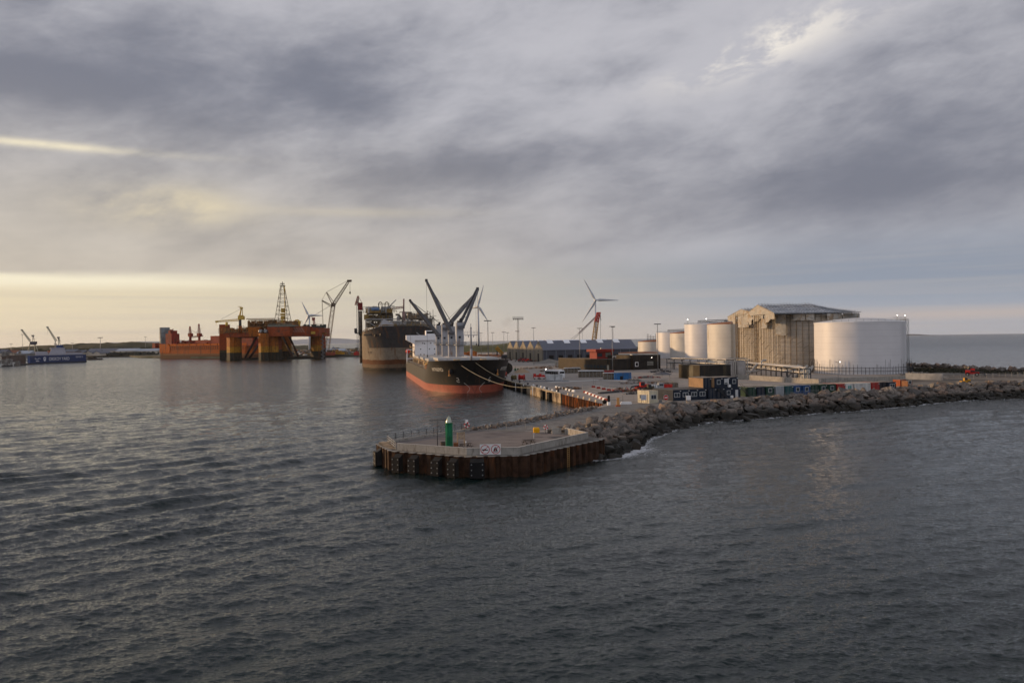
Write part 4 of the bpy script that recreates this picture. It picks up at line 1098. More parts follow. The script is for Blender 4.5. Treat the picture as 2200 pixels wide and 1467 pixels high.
    # foremast
    b = MB(); b.tube((0, 8, 10.4), (0, 8, 16), .55, .42, 10); b.tube((0, 8, 16), (0, 8, 23.6), .42, .25, 10); b.bx(-2.4, 2.4, 7.9, 8.1, 20.9, 21.15)
    b.rail([(-2.4, 8, 21.1), (2.4, 8, 21.1)], 1.3, 1.2, .05, 2); b.bx(-.3, .3, 7.6, 8.4, 23.4, 24.0); b.bx(-.1, .1, 7.9, 8.1, 24, 25.4); b.bx(-1.1, -.8, 7.8, 8.2, 20.2, 20.9); b.bx(.8, 1.1, 7.8, 8.2, 20.2, 20.9)
    b.build('foremast', m_shipgrey, root)
    # name, marks, anchors
    m_lett = mat('lettering', (.62, .60, .54), .6, var=.15, vs=3)
    text_on_hull(rows, 'INTREPID', 1.75, 9.6, 7.9, -1, m_lett, root)
    text_on_hull(rows, 'INTREPID', 1.75, 9.6, 7.9, 1, m_lett, root)
    for s_ in (-1, 1):
        y = 3.0; x = surf_pt(rows, y, 7.5); b = MB(); b.lathe([(0, 0), (.9, .15), (1.15, .6), (1.0, 1.1), (.3, 1.2)], (0, 0, 0), 14)
        b.v = [(s_ * (x - .3 + zz_), y + yy_ - .0, 7.9 + xx_) for xx_, yy_, zz_ in b.v]; b.build('hawse_pipe', mat('hull_black', (.02, .02, .022), .5), root)
        b = MB(); b.box((s_ * (x + .9), y - .3, 7.4), (.5, .45, 2.0), .0); b.box((s_ * (x + .9), y - .3, 6.5), (.6, 1.8, .5)); b.build('anchor', mat('anchor_rust', (.42, .20, .07), .8, var=.3, vs=2), root)
        # bulb mark and draught curve
        xx = surf_pt(rows, 1.2, 4.6)
        b = MB(); pts = [(0, 1.1), (0, 0), (.55, -.25), (.85, 0), (.85, .35), (.5, .5), (.1, .35)]
        P_ = [(s_ * (surf_pt(rows, 1.8 + u, 4.2 + v) + .08), 1.8 + u, 4.2 + v) for u, v in [(0, 1.3), (.5, 1.35), (0, 1.3), (0, .5), (.7, .5), (.85, .1), (.5, -.2), (0, -.1)]]
        b.path(P_, .07, 5); b.build('bulb_mark', m_lett, root)
        P_ = []
        for i in range(12):
            z = .2 + i * .33; y = .25 + .75 * (abs(z - 2.0) / 2) ** 1.7; P_.append((s_ * (surf_pt(rows, y, z) + .08), y, z))
        b = MB(); b.path(P_, .05, 5); b.build('draught_mark', m_lett, root)
    return root, rows, inv
carrier, crows, cinv = bulk_carrier()
# mooring lines
def sag(a, c, s_, r=.07, n=18, name='mooring_line', m_=None, label=''):
    a = Vector(a); c = Vector(c); b = MB(); P_ = []
    for i in range(n + 1):
        k = i / n; p = a.lerp(c, k); p.z -= 4 * s_ * k * (1 - k); P_.append(p)
    b.path(P_, r, 5)
    return tag(b.build(name, m_), label, 'rope', 'mooring lines from the bow of the bulk carrier')
m_rope = mat('rope', (.42, .36, .24), .9, var=.2, vs=2)
sag(at(984, 780, 287), gp(1148, 832.5, G + .5), 2.6, .10, 24, 'mooring_line', m_rope, 'longest sagging mooring line from the left bow of the ship to the quay')
sag(at(1021, 778.5, 284.5), gp(1124, 825, G + .5), 1.4, .085, 24, 'mooring_line', m_rope, 'mooring line from the stem of the ship to the quay')
sag(at(1056, 780, 290), gp(1092, 816, G + .5), .4, .07, 18, 'mooring_line', m_rope, 'short steep mooring line from the right bow of the ship')

# ================================================================== clutter generator for decks
def clutter(b, x0, x1, y0, y1, z, n, seed, hmax=4, pipes=True, s=1.0):
    rg = random.Random(seed)
    for i in range(n):
        x = rg.uniform(x0, x1); y = rg.uniform(y0, y1); k = rg.random()
        if k < .35: h = rg.uniform(.6, hmax); b.box((x, y, z + h / 2), (rg.uniform(.8, 4) * s, rg.uniform(.8, 4) * s, h), rg.choice((0, 0, .3)))
        elif k < .55: h = rg.uniform(1, hmax); r = rg.uniform(.3, 1.3) * s; b.lathe([(r, 0), (r, h * .85), (r * .5, h), (0, h)], (x, y, z), 10)
        elif k < .8 and pipes:
            zz = z + rg.uniform(.5, hmax); l = rg.uniform(3, 10) * s; b.tube((x - l / 2, y, zz), (x + l / 2, y, zz), rg.uniform(.12, .35) * s, n=6); b.tube((x - l / 2, y, zz), (x - l / 2, y, z), .15 * s, n=5); b.tube((x + l / 2, y, zz), (x + l / 2, y, z), .15 * s, n=5)
        else:
            h = rg.uniform(hmax * .6, hmax * 1.25); b.tube((x, y, z), (x, y, z + h), .12 * s, n=5)
            if rg.random() < .5: b.bar((x, y, z + h), (x + rg.uniform(-3, 3) * s, y, z + h * rg.uniform(.5, 1)), .1 * s)
    return b
def module(b, x0, x1, y0, y1, z0, z1, lv, bay, r=.28):
    """open steel frame: columns, floors and diagonal bracing"""
    nx = max(1, round((x1 - x0) / bay)); ny = max(1, round((y1 - y0) / bay))
    for i in range(nx + 1):
        for j in range(ny + 1):
            x = x0 + (x1 - x0) * i / nx; y = y0 + (y1 - y0) * j / ny; b.bar((x, y, z0), (x, y, z1), r)
    for k in range(lv + 1):
        z = z0 + (z1 - z0) * k / lv
        b.bx(x0, x1, y0, y1, z - .18, z + .18)
    for k in range(lv):
        za = z0 + (z1 - z0) * k / lv; zb = z0 + (z1 - z0) * (k + 1) / lv
        for i in range(nx):
            xa = x0 + (x1 - x0) * i / nx; xb = x0 + (x1 - x0) * (i + 1) / nx; b.bar((xa, y0, za), (xb, y0, zb), r * .6) if (i + k) % 2 else b.bar((xb, y0, za), (xa, y0, zb), r * .6)
        for j in range(ny):
            ya = y0 + (y1 - y0) * j / ny; yb = y0 + (y1 - y0) * (j + 1) / ny; b.bar((x0, ya, za), (x0, yb, zb), r * .6)
    return b

# ================================================================== GREY PRODUCTION SHIP
def production_ship():
    root = ship_root('production_ship', 'tall grey production ship with rusty waterline and crowded deck behind the bulk carrier', 'ship', -73.5, 535)
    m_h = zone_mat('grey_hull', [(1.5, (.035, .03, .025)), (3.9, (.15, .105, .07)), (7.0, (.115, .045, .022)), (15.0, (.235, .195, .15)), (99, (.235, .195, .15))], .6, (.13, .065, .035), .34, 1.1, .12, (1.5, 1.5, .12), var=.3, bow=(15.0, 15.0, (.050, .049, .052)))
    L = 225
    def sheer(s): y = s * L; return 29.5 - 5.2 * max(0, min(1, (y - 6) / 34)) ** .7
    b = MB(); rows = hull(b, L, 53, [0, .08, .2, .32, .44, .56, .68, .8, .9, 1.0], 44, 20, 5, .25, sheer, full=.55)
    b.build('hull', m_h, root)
    b = MB(); deck_from(b, rows[-1], .6); b.build('deck', mat('deck_green', (.12, .13, .10), .8, var=.3), root)
    m_t = mat('module_grey', (.15, .135, .115), .7, var=.45, vs=.4, stain=(.17, .11, .05), sa=.3, ss=.4)
    m_y = mat('module_yellow', (.22, .145, .05), .7, var=.25, vs=.5)
    m_w = mat('module_white', (.30, .30, .30), .6, var=.15, vs=.5)
    # forecastle: rails, sheeted tent, helideck frame
    b = MB(); b.rail([(-rows[-1][i][0], rows[-1][i][1], rows[-1][i][2]) for i in range(2, 14)], 1.2, 2.5, .08, 3); b.rail([(rows[-1][i][0], rows[-1][i][1], rows[-1][i][2]) for i in range(2, 14)], 1.2, 2.5, .08, 3); b.build('deck_rail', m_y, root)
    b = MB(); clutter(b, -16, 14, 8, 30, 28, 60, 5, 5); b.build('foredeck_gear', m_t, root)
    b = MB(); clutter(b, -14, 12, 6, 24, 28, 34, 6, 4); b.build('foredeck_valves', m_y, root)
    b = MB(); b.add([(-17, 9, 28), (-5, 9, 28), (-5, 9, 31), (-12, 9, 34.5), (-17, 14, 28), (-5, 14, 28), (-5, 14, 31), (-12, 14, 34.5)], [(0, 1, 2, 3), (7, 6, 5, 4), (3, 2, 6, 7), (0, 3, 7, 4), (1, 5, 6, 2)]); b.build('tarpaulin_shelter', mat('tarp', (.40, .40, .43), .7, var=.15), root)
    # process modules
    b = MB(); module(b, -23, -5, 34, 58, 25, 39.5, 3, 4.5, .26); clutter(b, -22, -6, 35, 57, 30, 60, 7, 4); clutter(b, -22, -6, 35, 57, 34.8, 80, 8, 4); b.build('process_module', m_t, root)
    b = MB(); clutter(b, -22, -6, 34, 44, 39.7, 40, 9, 5); b.bx(-13, -8, 36, 42, 39.8, 44.2); b.build('upper_equipment', m_w, root)
    b = MB(); clutter(b, -23, -6, 34, 56, 34.8, 40, 19, 4); clutter(b, -23, -6, 34, 38, 39.7, 20, 29, 3); b.bx(-25, -22, 33.2, 36, 35, 38.5); b.build('yellow_equipment', m_y, root)
    b = MB()
    for x in (-13.5, -9): b.path([(x - 1.2, 36, 39.7), (x - 1.2, 36, 46.4), (x - .5, 36, 47.4), (x + .6, 36, 47.4), (x + 1.2, 36, 46.4), (x + 1.2, 36, 39.7)], .3, 8)
    b.rail([(-15, 35, 45), (-7, 35, 45)], 1.4, 1.4, .1, 2); b.build('vent_pipes', m_t, root)
    b = MB(); b.tube((-20, 33, 42.2), (-14.5, 33, 42.2), 1.2, n=14); b.build('blue_vessel', mat('vessel_blue', (.10, .17, .30), .5, var=.2), root)
    # second bank of modules behind, seen to the right
    b = MB(); module(b, 5, 24, 62, 90, 25, 36, 2, 7, .3); clutter(b, 5, 24, 60, 88, 36, 60, 10, 5.5); clutter(b, 5, 24, 60, 70, 30.5, 30, 11, 5); b.build('midship_module', m_t, root)
    b = MB(); clutter(b, -5, 22, 36, 58, 29, 50, 12, 5); b.build('midship_gear', m_w, root)
    # frame legs and braces over the foredeck
    b = MB()
    for x in (-24, -13, -2, 6): b.bar((x, 30, 26), (x, 30, 35), .36)
    b.bar((-24, 30, 35), (6, 30, 35), .36); b.bar((-24, 30, 34.5), (-13, 30, 27), .26); b.bar((-13, 30, 34.5), (-2, 30, 27), .26); b.bar((-2, 30, 30), (6, 30, 34.5), .26); b.bar((6, 30, 33), (20, 30, 33), .35); b.bar((-12, 26, 33), (14, 26, 33), .3)
    b.build('support_frame', m_w, root)
    b = MB(); b.lathe([(0, -1.8), (1.2, -1.4), (1.8, 0), (1.2, 1.4), (0, 1.8)], (-1, 24, 35.6), 16); b.bx(-7, 4, 21, 27, 31, 33.7); b.build('radome', m_w, root)
    # left deck crane
    iv = Matrix.Rotation(-root.rotation_euler.z, 4, 'Z') @ Matrix.Translation((73.5, -535, 0))
    def lc(px, py, Yd): return iv @ at(px, py, Yd)
    p0 = lc(773, 760, 572); p1 = lc(774, 668, 572)
    b = MB(); b.tube((p1.x, p1.y, 4), (p1.x, p1.y, 24), .9, n=10); b.tube((p1.x, p1.y, 24), p1, 1.35, n=12); c = b.build('crane_pedestal', m_t, root)
    MB().box(tuple(p1 + Vector((0, 0, 3.2))), (3.4, 3.4, 5.4)).build('crane_cab', mat('crane_red', (.15, .018, .018), .5, var=.15), c)
    b = MB(); t0 = lc(769.5, 636, 572); t1 = p1 + Vector((-2.6, 0, 4)); b.lattice(t1, t0, 2.0, 1.0, 9, .16); b.bar(t0, p1 + Vector((1.2, 0, 6)), .14); b.bar(lc(763, 649, 572), lc(771, 649, 572), .2); b.build('crane_boom', mat('crane_red', (.15, .018, .018), .5), c)
    b = MB(); b.bx(p1.x - 4, p1.x + 3.5, p1.y - 3, p1.y + 3, 25.2, 25.8); b.bx(p1.x - 4.4, p1.x - 2.4, p1.y - 1, p1.y + 1, 25.8, 29); b.rail([(p1.x - 4, p1.y - 3, 25.8), (p1.x + 3.5, p1.y - 3, 25.8)], 1.2, 1.5, .08, 2); b.lattice((p1.x - 2, p1.y, 8), (p1.x - 2, p1.y, 50), 1.2, 1.2, 14, .1); b.build('crane_access_tower', m_darksteel, root)
    # red boom on rest and vertical post
    b = MB(); b.lattice(lc(822, 664.5, 570), lc(866, 660, 570), 1.6, 1.2, 12, .16); b.build('boom_at_rest', mat('crane_red', (.15, .018, .018), .5), root)
    b = MB(); q0 = lc(867, 694, 560); q1 = lc(867.3, 669, 560); q2 = lc(867.5, 642, 560); b.tube(q0, q1, 1.1, n=10); b.tube(q1, q2, .55, n=8); b.build('vent_mast', mat('red_grey_mast', (.23, .15, .14), .6), root)
    b = MB(); b.tube(lc(832, 663, 565), lc(851, 644, 565), .5, .3, 8); b.build('flare_boom', m_w, root)
    b = MB(); b.path([lc(850, 676, 556), lc(857, 676, 556), lc(865, 688, 556), lc(866, 696, 556)], .7, 8); b.build('gooseneck_pipe', m_t, root)
    b = MB(); b.bar(lc(866, 694, 552), lc(905, 722, 470 + 60), .35); b.build('gangway', m_w, root)
    m_l = mat('lettering', (.62, .60, .54))
    b = MB(); rg = random.Random(2); u = 0
    for i in range(12):
        y = 20.5 - i * 1.0; x = surf_pt(rows, y, 24.5); b.box((-(x + .12), y, 24.0 - .0 * i), (.12, .62, 1.15 if i % 3 else .9))
    b.build('name_plates', mat('faded_letters', (.30, .28, .25), .7), root)
    for y, z in ((6, 24.3), (2.5, 24.8)):
        x = surf_pt(rows, y, z); MB().box((-(x) + .2, y, z - .9), (.8, 1.5, 1.6), .4).build('hawse_recess', m_black, root)
    b = MB()
    for y in (14, 17): x = surf_pt(rows, y, 12); b.box((-(x + .05), y, 12), (.3, .9, .9))
    b.build('draught_mark', m_black, root)
production_ship()
# ================================================================== SEMI-SUBMERSIBLE RIG
def rig():
    root = thing('drilling_rig', 'rusty semi submersible drilling rig with yellow legs, derrick and crowded deck', 'oil rig', (-300, 924, 0))
    def L(px, py, Yd): p = at(px, py, Yd); return Vector((p.x + 300, p.y - 924, p.z))
    m_col = zone_mat('rig_column', [(9.0, (.028, .028, .022)), (16, (.42, .20, .02)), (99, (.40, .115, .014))], .6, (.09, .04, .02), .32, .8, .1, (1.6, 1.6, .14), var=.5, ss=.22)
    m_red = zone_mat('rig_red', [(9.0, (.03, .03, .026)), (12, (.07, .055, .03)), (99, (.30, .060, .018))], .65, (.07, .03, .02), .34, .8, .1, (1.4, 1.4, .14), var=.4, ss=.22)
    m_deck = mat('rig_deck_red', (.30, .062, .020), .7, var=.3, vs=.2, stain=(.08, .04, .03), sa=.4, ss=.2, panel=(4, 3.4))
    m_top = mat('rig_top_brown', (.17, .095, .045), .8, var=.6, vs=.3, stain=(.34, .15, .04), sa=.42, ss=.2)
    m_yc = mat('rig_yellow', (.55, .36, .07), .55, var=.2, vs=.5)
    def col(px0, px1, top_py, Yd, m_, depth=None, bot=-2, oct_=True):
        a = L(px0, 750, Yd); c = L(px1, 750, Yd); top = L((px0 + px1) / 2, top_py, Yd).z; w = c.x - a.x; d = depth or w
        k = .36 * w; x0, x1, y0, y1 = a.x, c.x, a.y, a.y + d
        poly = [(x0 + k, y0), (x1 - k, y0), (x1, y0 + k), (x1, y1 - k), (x1 - k, y1), (x0 + k, y1), (x0, y1 - k), (x0, y0 + k)] if oct_ else [(x0, y0), (x1, y0), (x1, y1), (x0, y1)]
        return MB().prism(poly, bot, top).build('column', m_, root)
    col(483, 513, 714, 927, m_col); col(471.5, 486, 697, 952, m_red, 14, oct_=False)
    col(553, 574, 716, 905, m_col); col(571, 594, 714, 917, m_col, 16); col(586, 600, 712, 926, m_red, 12, oct_=False)
    col(595, 622, 716, 1000, m_col); col(665, 690, 720, 960, m_col); col(682, 697, 718, 975, m_red, 10)
    # pontoons just awash
    b = MB()
    for a, c, w in ((L(500, 768, 935), L(690, 768, 965), 9), (L(600, 765, 1010), L(690, 765, 985), 9), (L(490, 768, 940), L(600, 766, 1010), 9)):
        d = (Vector((c.x, c.y, 0)) - Vector((a.x, a.y, 0))); n_ = Vector((-d.y, d.x, 0)).normalized() * w / 2; a.z = c.z = 0
        b.prism([tuple((a - n_).xy), tuple((c - n_).xy), tuple((c + n_).xy), tuple((a + n_).xy)], -2, 2.2)
    b.build('pontoon', m_red, root)
    # braces
    b = MB()
    for a, c in ((L(607, 722, 985), L(629, 768, 960)), (L(621, 722, 985), L(641, 766, 965)), (L(552, 722, 930), L(527, 768, 945)), (L(556, 740, 925), L(537, 768, 940))): b.tube(a, c, 1.35, n=10)
    b.tube(L(513, 725, 932), L(553, 724, 930), .9, n=8)
    b.build('brace', mat('brace_dark', (.07, .035, .03), .7, var=.3), root)
    # deck boxes
    def dbox(px0, px1, pt, pb, y0, y1, m_, nm):
        a = L(px0, pt, y0); c = L(px1, pb, y0); return MB().bx(a.x, c.x, y0 - 924, y1 - 924, c.z, a.z).build(nm, m_, root)
    dbox(480, 560, 715, 723.5, 925, 1000, m_deck, 'deck_beam')
    dbox(573, 622, 702.5, 722, 912, 1000, m_deck, 'deck_box'); dbox(622, 660, 701, 722, 930, 1000, m_deck, 'deck_box'); dbox(656, 686, 704, 722, 945, 1000, m_deck, 'deck_box')
    b = MB(); z1 = L(540, 703, 918).z; z0 = L(540, 723, 918).z
    x0 = L(533, 710, 918).x; x1 = L(553, 710, 918).x; xm = L(537, 710, 918).x
    b.add([(x0, -8, z1), (x1 + 3, -8, z1), (x1 + 1, -8, z0), (xm, -8, z0), (x0, 8, z1), (x1 + 3, 8, z1), (x1 + 1, 8, z0), (xm, 8, z0)], [(0, 3, 2, 1), (4, 5, 6, 7), (0, 1, 5, 4), (1, 2, 6, 5), (2, 3, 7, 6), (3, 0, 4, 7)]); b.build('yellow_housing', m_col, root)
    z = L(520, 715, 925).z; b = MB()
    xa = L(472, 715, 925).x; xb = L(560, 715, 925).x
    clutter(b, xa, xb, 0, 55, z, 150, 31, 7, s=1.3); b.bx(xa, xb, 2, 60, z - .6, z); b.rail([(xa, 0, z), (xb, 0, z)], 1.4, 3, .15, 3); b.build('foredeck_equipment', m_top, root)
    b = MB(); z2 = L(560, 702, 925).z; xa2 = L(531, 702, 925).x; xb2 = L(625, 702, 925).x
    clutter(b, xa2, xb2, 2, 45, z2, 260, 32, 7.5, s=1.1); b.bx(xa2, xb2, 2, 50, z2 - 1.5, z2); module(b, xa2 + 2, xb2 - 16, 0, 16, z2, z2 + 8, 2, 6, .3)
    b.rail([(xa2, -1, z2 + 8.3), (xb2 - 18, -1, z2 + 8.3)], 1.4, 2.2, .16, 3); b.build('drill_floor_equipment', m_top, root)
    b = MB(); b.bx(L(576, 700, 916).x, L(627, 700, 916).x, -10, 20, L(600, 701.5, 914).z, L(600, 698, 914).z); b.rail([(L(576, 700, 912).x, -10, L(600, 698, 914).z), (L(627, 700, 912).x, -10, L(600, 698, 914).z)], 1.5, 3, .15, 2); b.build('walkway_deck', mat('rig_green_grey', (.17, .18, .15), .7, var=.2), root)
    for px in (559, 570):
        p = L(px, 711.5, 909); b = MB(); b.tube(p, p + Vector((0, 3, 0)), 2.2, n=16); b.tube(p + Vector((0, -.5, 0)), p, 1.5, 2.2, 16); b.build('exhaust_trunk', mat('exhaust_grey', (.22, .22, .22), .4, metal=.5), root)
    b = MB()
    for i in range(6): b.bar(L(620 + i * 5.4, 703, 928), L(627 + i * 5.4, 714, 928), .22)
    b.build('pipe_supports', mat('pale_steel', (.42, .38, .34), .6), root)
    b = MB(); clutter(b, L(650, 700, 950).x, L(690, 700, 950).x, 24, 50, L(660, 704, 950).z, 50, 33, 4.5); b.build('aft_equipment', mat('aft_dark', (.045, .055, .05), .7, var=.4), root)
    MB().bx(L(668, 711, 944).x, L(677, 711, 944).x, 19, 22, L(670, 717.5, 944).z, L(670, 712, 944).z).build('yellow_locker', m_yc, root)
    # anchor rack on the right leg
    b = MB(); rg = random.Random(5)
    for i in range(14):
        zz = L(690, 719, 965).z - i * 2.3; x = L(691 + (i % 2) * 2.2, 719, 958).x; b.tube((x - 1.4, 36, zz), (x + 1.4, 36, zz - 1.6), .55, n=6); b.tube((x + 1.4, 36, zz), (x - 1.4, 36, zz - 1.6), .4, n=6)
    b.build('chain', mat('chain_grey', (.16, .16, .17), .6), root)
    b = MB(); b.bx(L(684, 716, 958).x, L(699, 716, 958).x, 36, 44, L(690, 717.5, 958).z, L(690, 714.5, 958).z); b.build('fairlead_platform', m_top, root)
    # derrick
    bz = L(608, 693, 955).z; tz = L(608, 614, 955).z; cx = L(608, 700, 955).x; w = L(622.5, 700, 955).x - L(594, 700, 955).x; tw = 3.6; H = tz - bz
    b = MB(); seg = 9
    def cn(k):
        f = k / seg; h = (w * (1 - f) ** 1.0 + tw * f) / 2; z = bz + H * f
        return [Vector((cx + i * h, 31 + j * h, z)) for i, j in ((-1, -1), (1, -1), (1, 1), (-1, 1))]
    pv = cn(0)
    for k in range(1, seg + 1):
        cu = cn(k)
        for i in range(4):
            j = (i + 1) % 4; b.tube(pv[i], cu[i], .34, n=4, caps=False); b.tube(pv[i], cu[j], .15, n=3, caps=False) if (i + k) % 2 else b.tube(pv[j], cu[i], .15, n=3, caps=False); b.tube(cu[i], cu[j], .17, n=3, caps=False)
        pv = cu
    b.tube((cx, 31, tz), (cx, 31, tz + 5), .4, n=5); b.bx(cx - 2.8, cx + 2.8, 28, 34, tz, tz + .6); b.bx(cx - 2.4, cx + 2.4, 30, 32, tz + 2, tz + 3)
    dr = b.build('derrick', mat('derrick_brown', (.12, .105, .085), .7, var=.3), root)
    b = MB(); b.bx(cx - 2.4, cx + 2.4, 28, 34, bz - 2, bz + 3); b.bx(cx - 2, cx + 2, 29, 33, bz + 3.5, bz + 8); b.bx(cx - 2.4, cx + 2.4, 29, 33, bz + 8.5, bz + 11); b.bx(cx - 1.6, cx + 1.6, 29, 33, bz + 12, bz + 17); b.tube((cx + 2.6, 31, bz), (cx + 2.6, 31, tz), .5, n=6); b.build('drilling_gear', m_yc, dr)
    # yellow crane on the left
    p = L(516, 700, 925); b = MB(); b.tube((p.x, 1, z), (p.x, 1, p.z), 2.0, n=12); cp = b.build('crane_pedestal', m_col, root)
    b = MB(); b.tube((p.x, 1, p.z), (p.x, 1, L(516, 687, 925).z), 1.6, n=12); b.build('crane_neck', m_darksteel, cp)
    a = L(518.5, 683, 925); b = MB(); b.box((a.x, 1, a.z), (6.6, 5, 4.2)); b.box((a.x - .3, 1, a.z + 2.6), (5, 4, 1.0)); b.build('crane_cab', m_yc, cp)
    b = MB(); b.tube(L(515, 679, 925), L(518.5, 662, 925), .9, .7, 8); b.tube(L(521, 679, 925), L(520.5, 662, 925), .4, n=6); b.box(tuple(L(518.5, 661.5, 925)), (3, 3, 1.6)); b.bar(L(511, 658.5, 925), L(519, 658.7, 925), .3); b.build('crane_mast', m_yc, cp)
    b = MB(); b.lattice(L(515, 687, 925), L(467, 690.5, 920), 2.4, 1.4, 14, .22, .14); b.box(tuple(L(465.5, 691, 920)), (2.6, 2, 2)); b.bar(L(464.5, 692, 920), L(464.5, 699, 920), .15); b.build('crane_boom', m_yc, cp)
    b = MB(); b.tube(L(518, 663, 925), L(475, 686, 921), .13, n=4); b.build('crane_wire', m_darksteel, cp)
    b = MB(); b.tube(L(487, 700, 922), L(487, 692, 922), 1.4, n=8); b.build('boom_rest', m_yc, root)
    b = MB(); b.path([L(632, 691, 950), L(635, 688, 950), L(641, 687.5, 950), L(644, 692, 950), L(644, 701, 950)], .8, 6); b.box(tuple(L(643, 693, 950)), (3, 3, 3)); b.build('small_crane', m_yc, root)
rig()

# ================================================================== ORANGE LAID-UP SHIP
def orange_ship():
    root = thing('laid_up_ship', 'rust orange laid up ship with a round grey tower, left of the drilling rig', 'ship', (-506, 1141, 0))
    root.rotation_euler = (0, 0, math.atan2(-92, 150)); ca = Matrix.Rotation(-root.rotation_euler.z, 4, 'Z') @ Matrix.Translation((506, -1141, 0))
    def L(px, py, Yd): return ca @ at(px, py, Yd)
    m_o = zone_mat('orange_hull', [(4.5, (.15, .065, .03)), (6.6, (.26, .12, .05)), (99, (.50, .105, .010))], .65, (.15, .055, .03), .32, .5, .09, (.8, .8, .12), var=.35, ss=.25)
    m_r = mat('deck_red_paint', (.23, .028, .018), .65, var=.25, vs=.15, stain=(.12, .03, .02), sa=.35, ss=.2, panel=(5, 4))
    LL = 182
    b = MB(); n = 26
    # hull side as a swept box with rounded stern at the left end
    poly = [(0, 4), (3, 0), (LL, 0), (LL + 14, 12), (LL, 26), (3, 26), (0, 22)]
    b.prism(poly, -1.5, 16.5); b.build('hull', m_o, root)
    b = MB(); b.bx(2, 20, -.4, 3, 8, 20.5); b.add([(20, -.4, 8), (20, -.4, 20.5), (25, -.4, 17), (25, -.4, 8), (20, 3, 8), (20, 3, 20.5), (25, 3, 17), (25, 3, 8)], [(0, 1, 2, 3), (7, 6, 5, 4), (1, 5, 6, 2), (2, 6, 7, 3)]); b.build('stern_bulwark', m_o, root)
    b = MB()
    for i in range(11): b.bx(25.5 + i * 14.6, 38.8 + i * 14.6, .3, 1.2, 17.2, 20.2)
    b.build('bulwark_panels', m_o, root)
    MB().bx(25, LL, 1.3, 25, 16.5, 17.1).build('main_deck', mat('deck_dark_brown', (.06, .03, .02), .8), root)  # one even dark brown over the main deck
    b = MB()
    for i in range(34): b.bx(26 + i * 4.6, 26.6 + i * 4.6, -.25, 0, 12.2, 17)
    b.bx(25.5, 178.6, -.18, 0, 16.6, 17.05); b.bx(25.5, 178.6, -.18, 0, 12.1, 12.5)
    b.build('side_ribs', mat('frame_brown', (.12, .05, .03), .8), root)
    MB().bx(LL - 8, LL + 14.5, .5, 25, 16.5, 27).build('bow_housing', m_r, root)
    b = MB(); clutter(b, 26, LL - 6, 3, 22, 20, 150, 41, 5.5, s=1.2); b.build('deck_machinery', m_r, root)
    b = MB(); b.bx(76, LL - 4, 4, 22, 17.1, 25); b.bx(108, LL - 4, 4, 20, 25, 30.5); b.build('deck_house', m_r, root)
    b = MB(); clutter(b, 30, 75, 3, 22, 18, 40, 42, 4.5, s=1.2); b.build('deck_gear', mat('gear_brown', (.17, .08, .045), .8, var=.35), root)
    # round grey tower
    tp = L(347, 703.5, 1150); bt = L(347, 735, 1150); r = 6.9
    b = MB(); 
    b.lathe([(r, 17), (r, tp.z), (r - .4, tp.z), (r - .4, 18)], (tp.x, tp.y + 5, 0), 28)
    for z in (24, 30, 36): b.lathe([(r + .02, z), (r + .35, z + .1), (r + .35, z + .5), (r + .02, z + .6)], (tp.x, tp.y + 5, 0), 28)
    b.build('round_tower', mat('tower_grey', (.14, .155, .165), .6, var=.3, vs=.3, stain=(.07, .06, .05), sa=.3, ss=.2, stretch=(1, 1, .3)), root)
    b = MB(); b.bx(tp.x - 12, tp.x + 10, 1, 18, 19, 20); b.bx(tp.x - 11, tp.x - 4, 0, 6, 15, 22); b.rail([(tp.x - 12, .8, 20), (tp.x + 10, .8, 20)], 1.5, 3, .12, 2); b.build('stern_platform', m_r, root)
    # red accommodation
    a = L(362, 717, 1145); c = L(386, 732, 1145)
    b = MB(); b.bx(a.x, c.x, 5, 18, 18, a.z); b.bx(a.x + 5, c.x - 3.5, 6, 17, a.z, a.z + 4.5)
    rg = random.Random(4)
    for i in range(7): xx = a.x + 5.5 + i * 1.3; b.tube((xx, 8, a.z + 4.5), (xx, 8, a.z + 5.5 + rg.random() * 2), .4, n=6)
    b.build('accommodation', m_r, root)
    for px, top in ((404.5, 702.5), (439.5, 697.5)):
        q_ = L(px, 730, 1120); t_ = L(px, top, 1120); b = MB(); b.tube((q_.x, 12, 18), (q_.x, 12, L(px, 722, 1120).z), 1.7, n=10); b.box((q_.x + .5, 12, L(px, 719.5, 1120).z), (5, 5, 4.5)); b.lattice((q_.x, 12, L(px, 718, 1120).z), (q_.x - .5, 12, t_.z), 3, 1.2, 7, .3); b.box((q_.x - .5, 12, t_.z), (1.6, 1.6, 2)); b.build('deck_crane', m_r, root)
    b = MB(); b.lattice(L(409, 724.5, 1118), L(436, 721, 1118), 1.8, 1.4, 10, .25); b.bar(L(420, 714, 1120), L(437, 703, 1120), .12); b.bar(L(404, 706, 1120), L(424, 716, 1120), .12); b.build('crane_booms', m_r, root)
orange_ship()

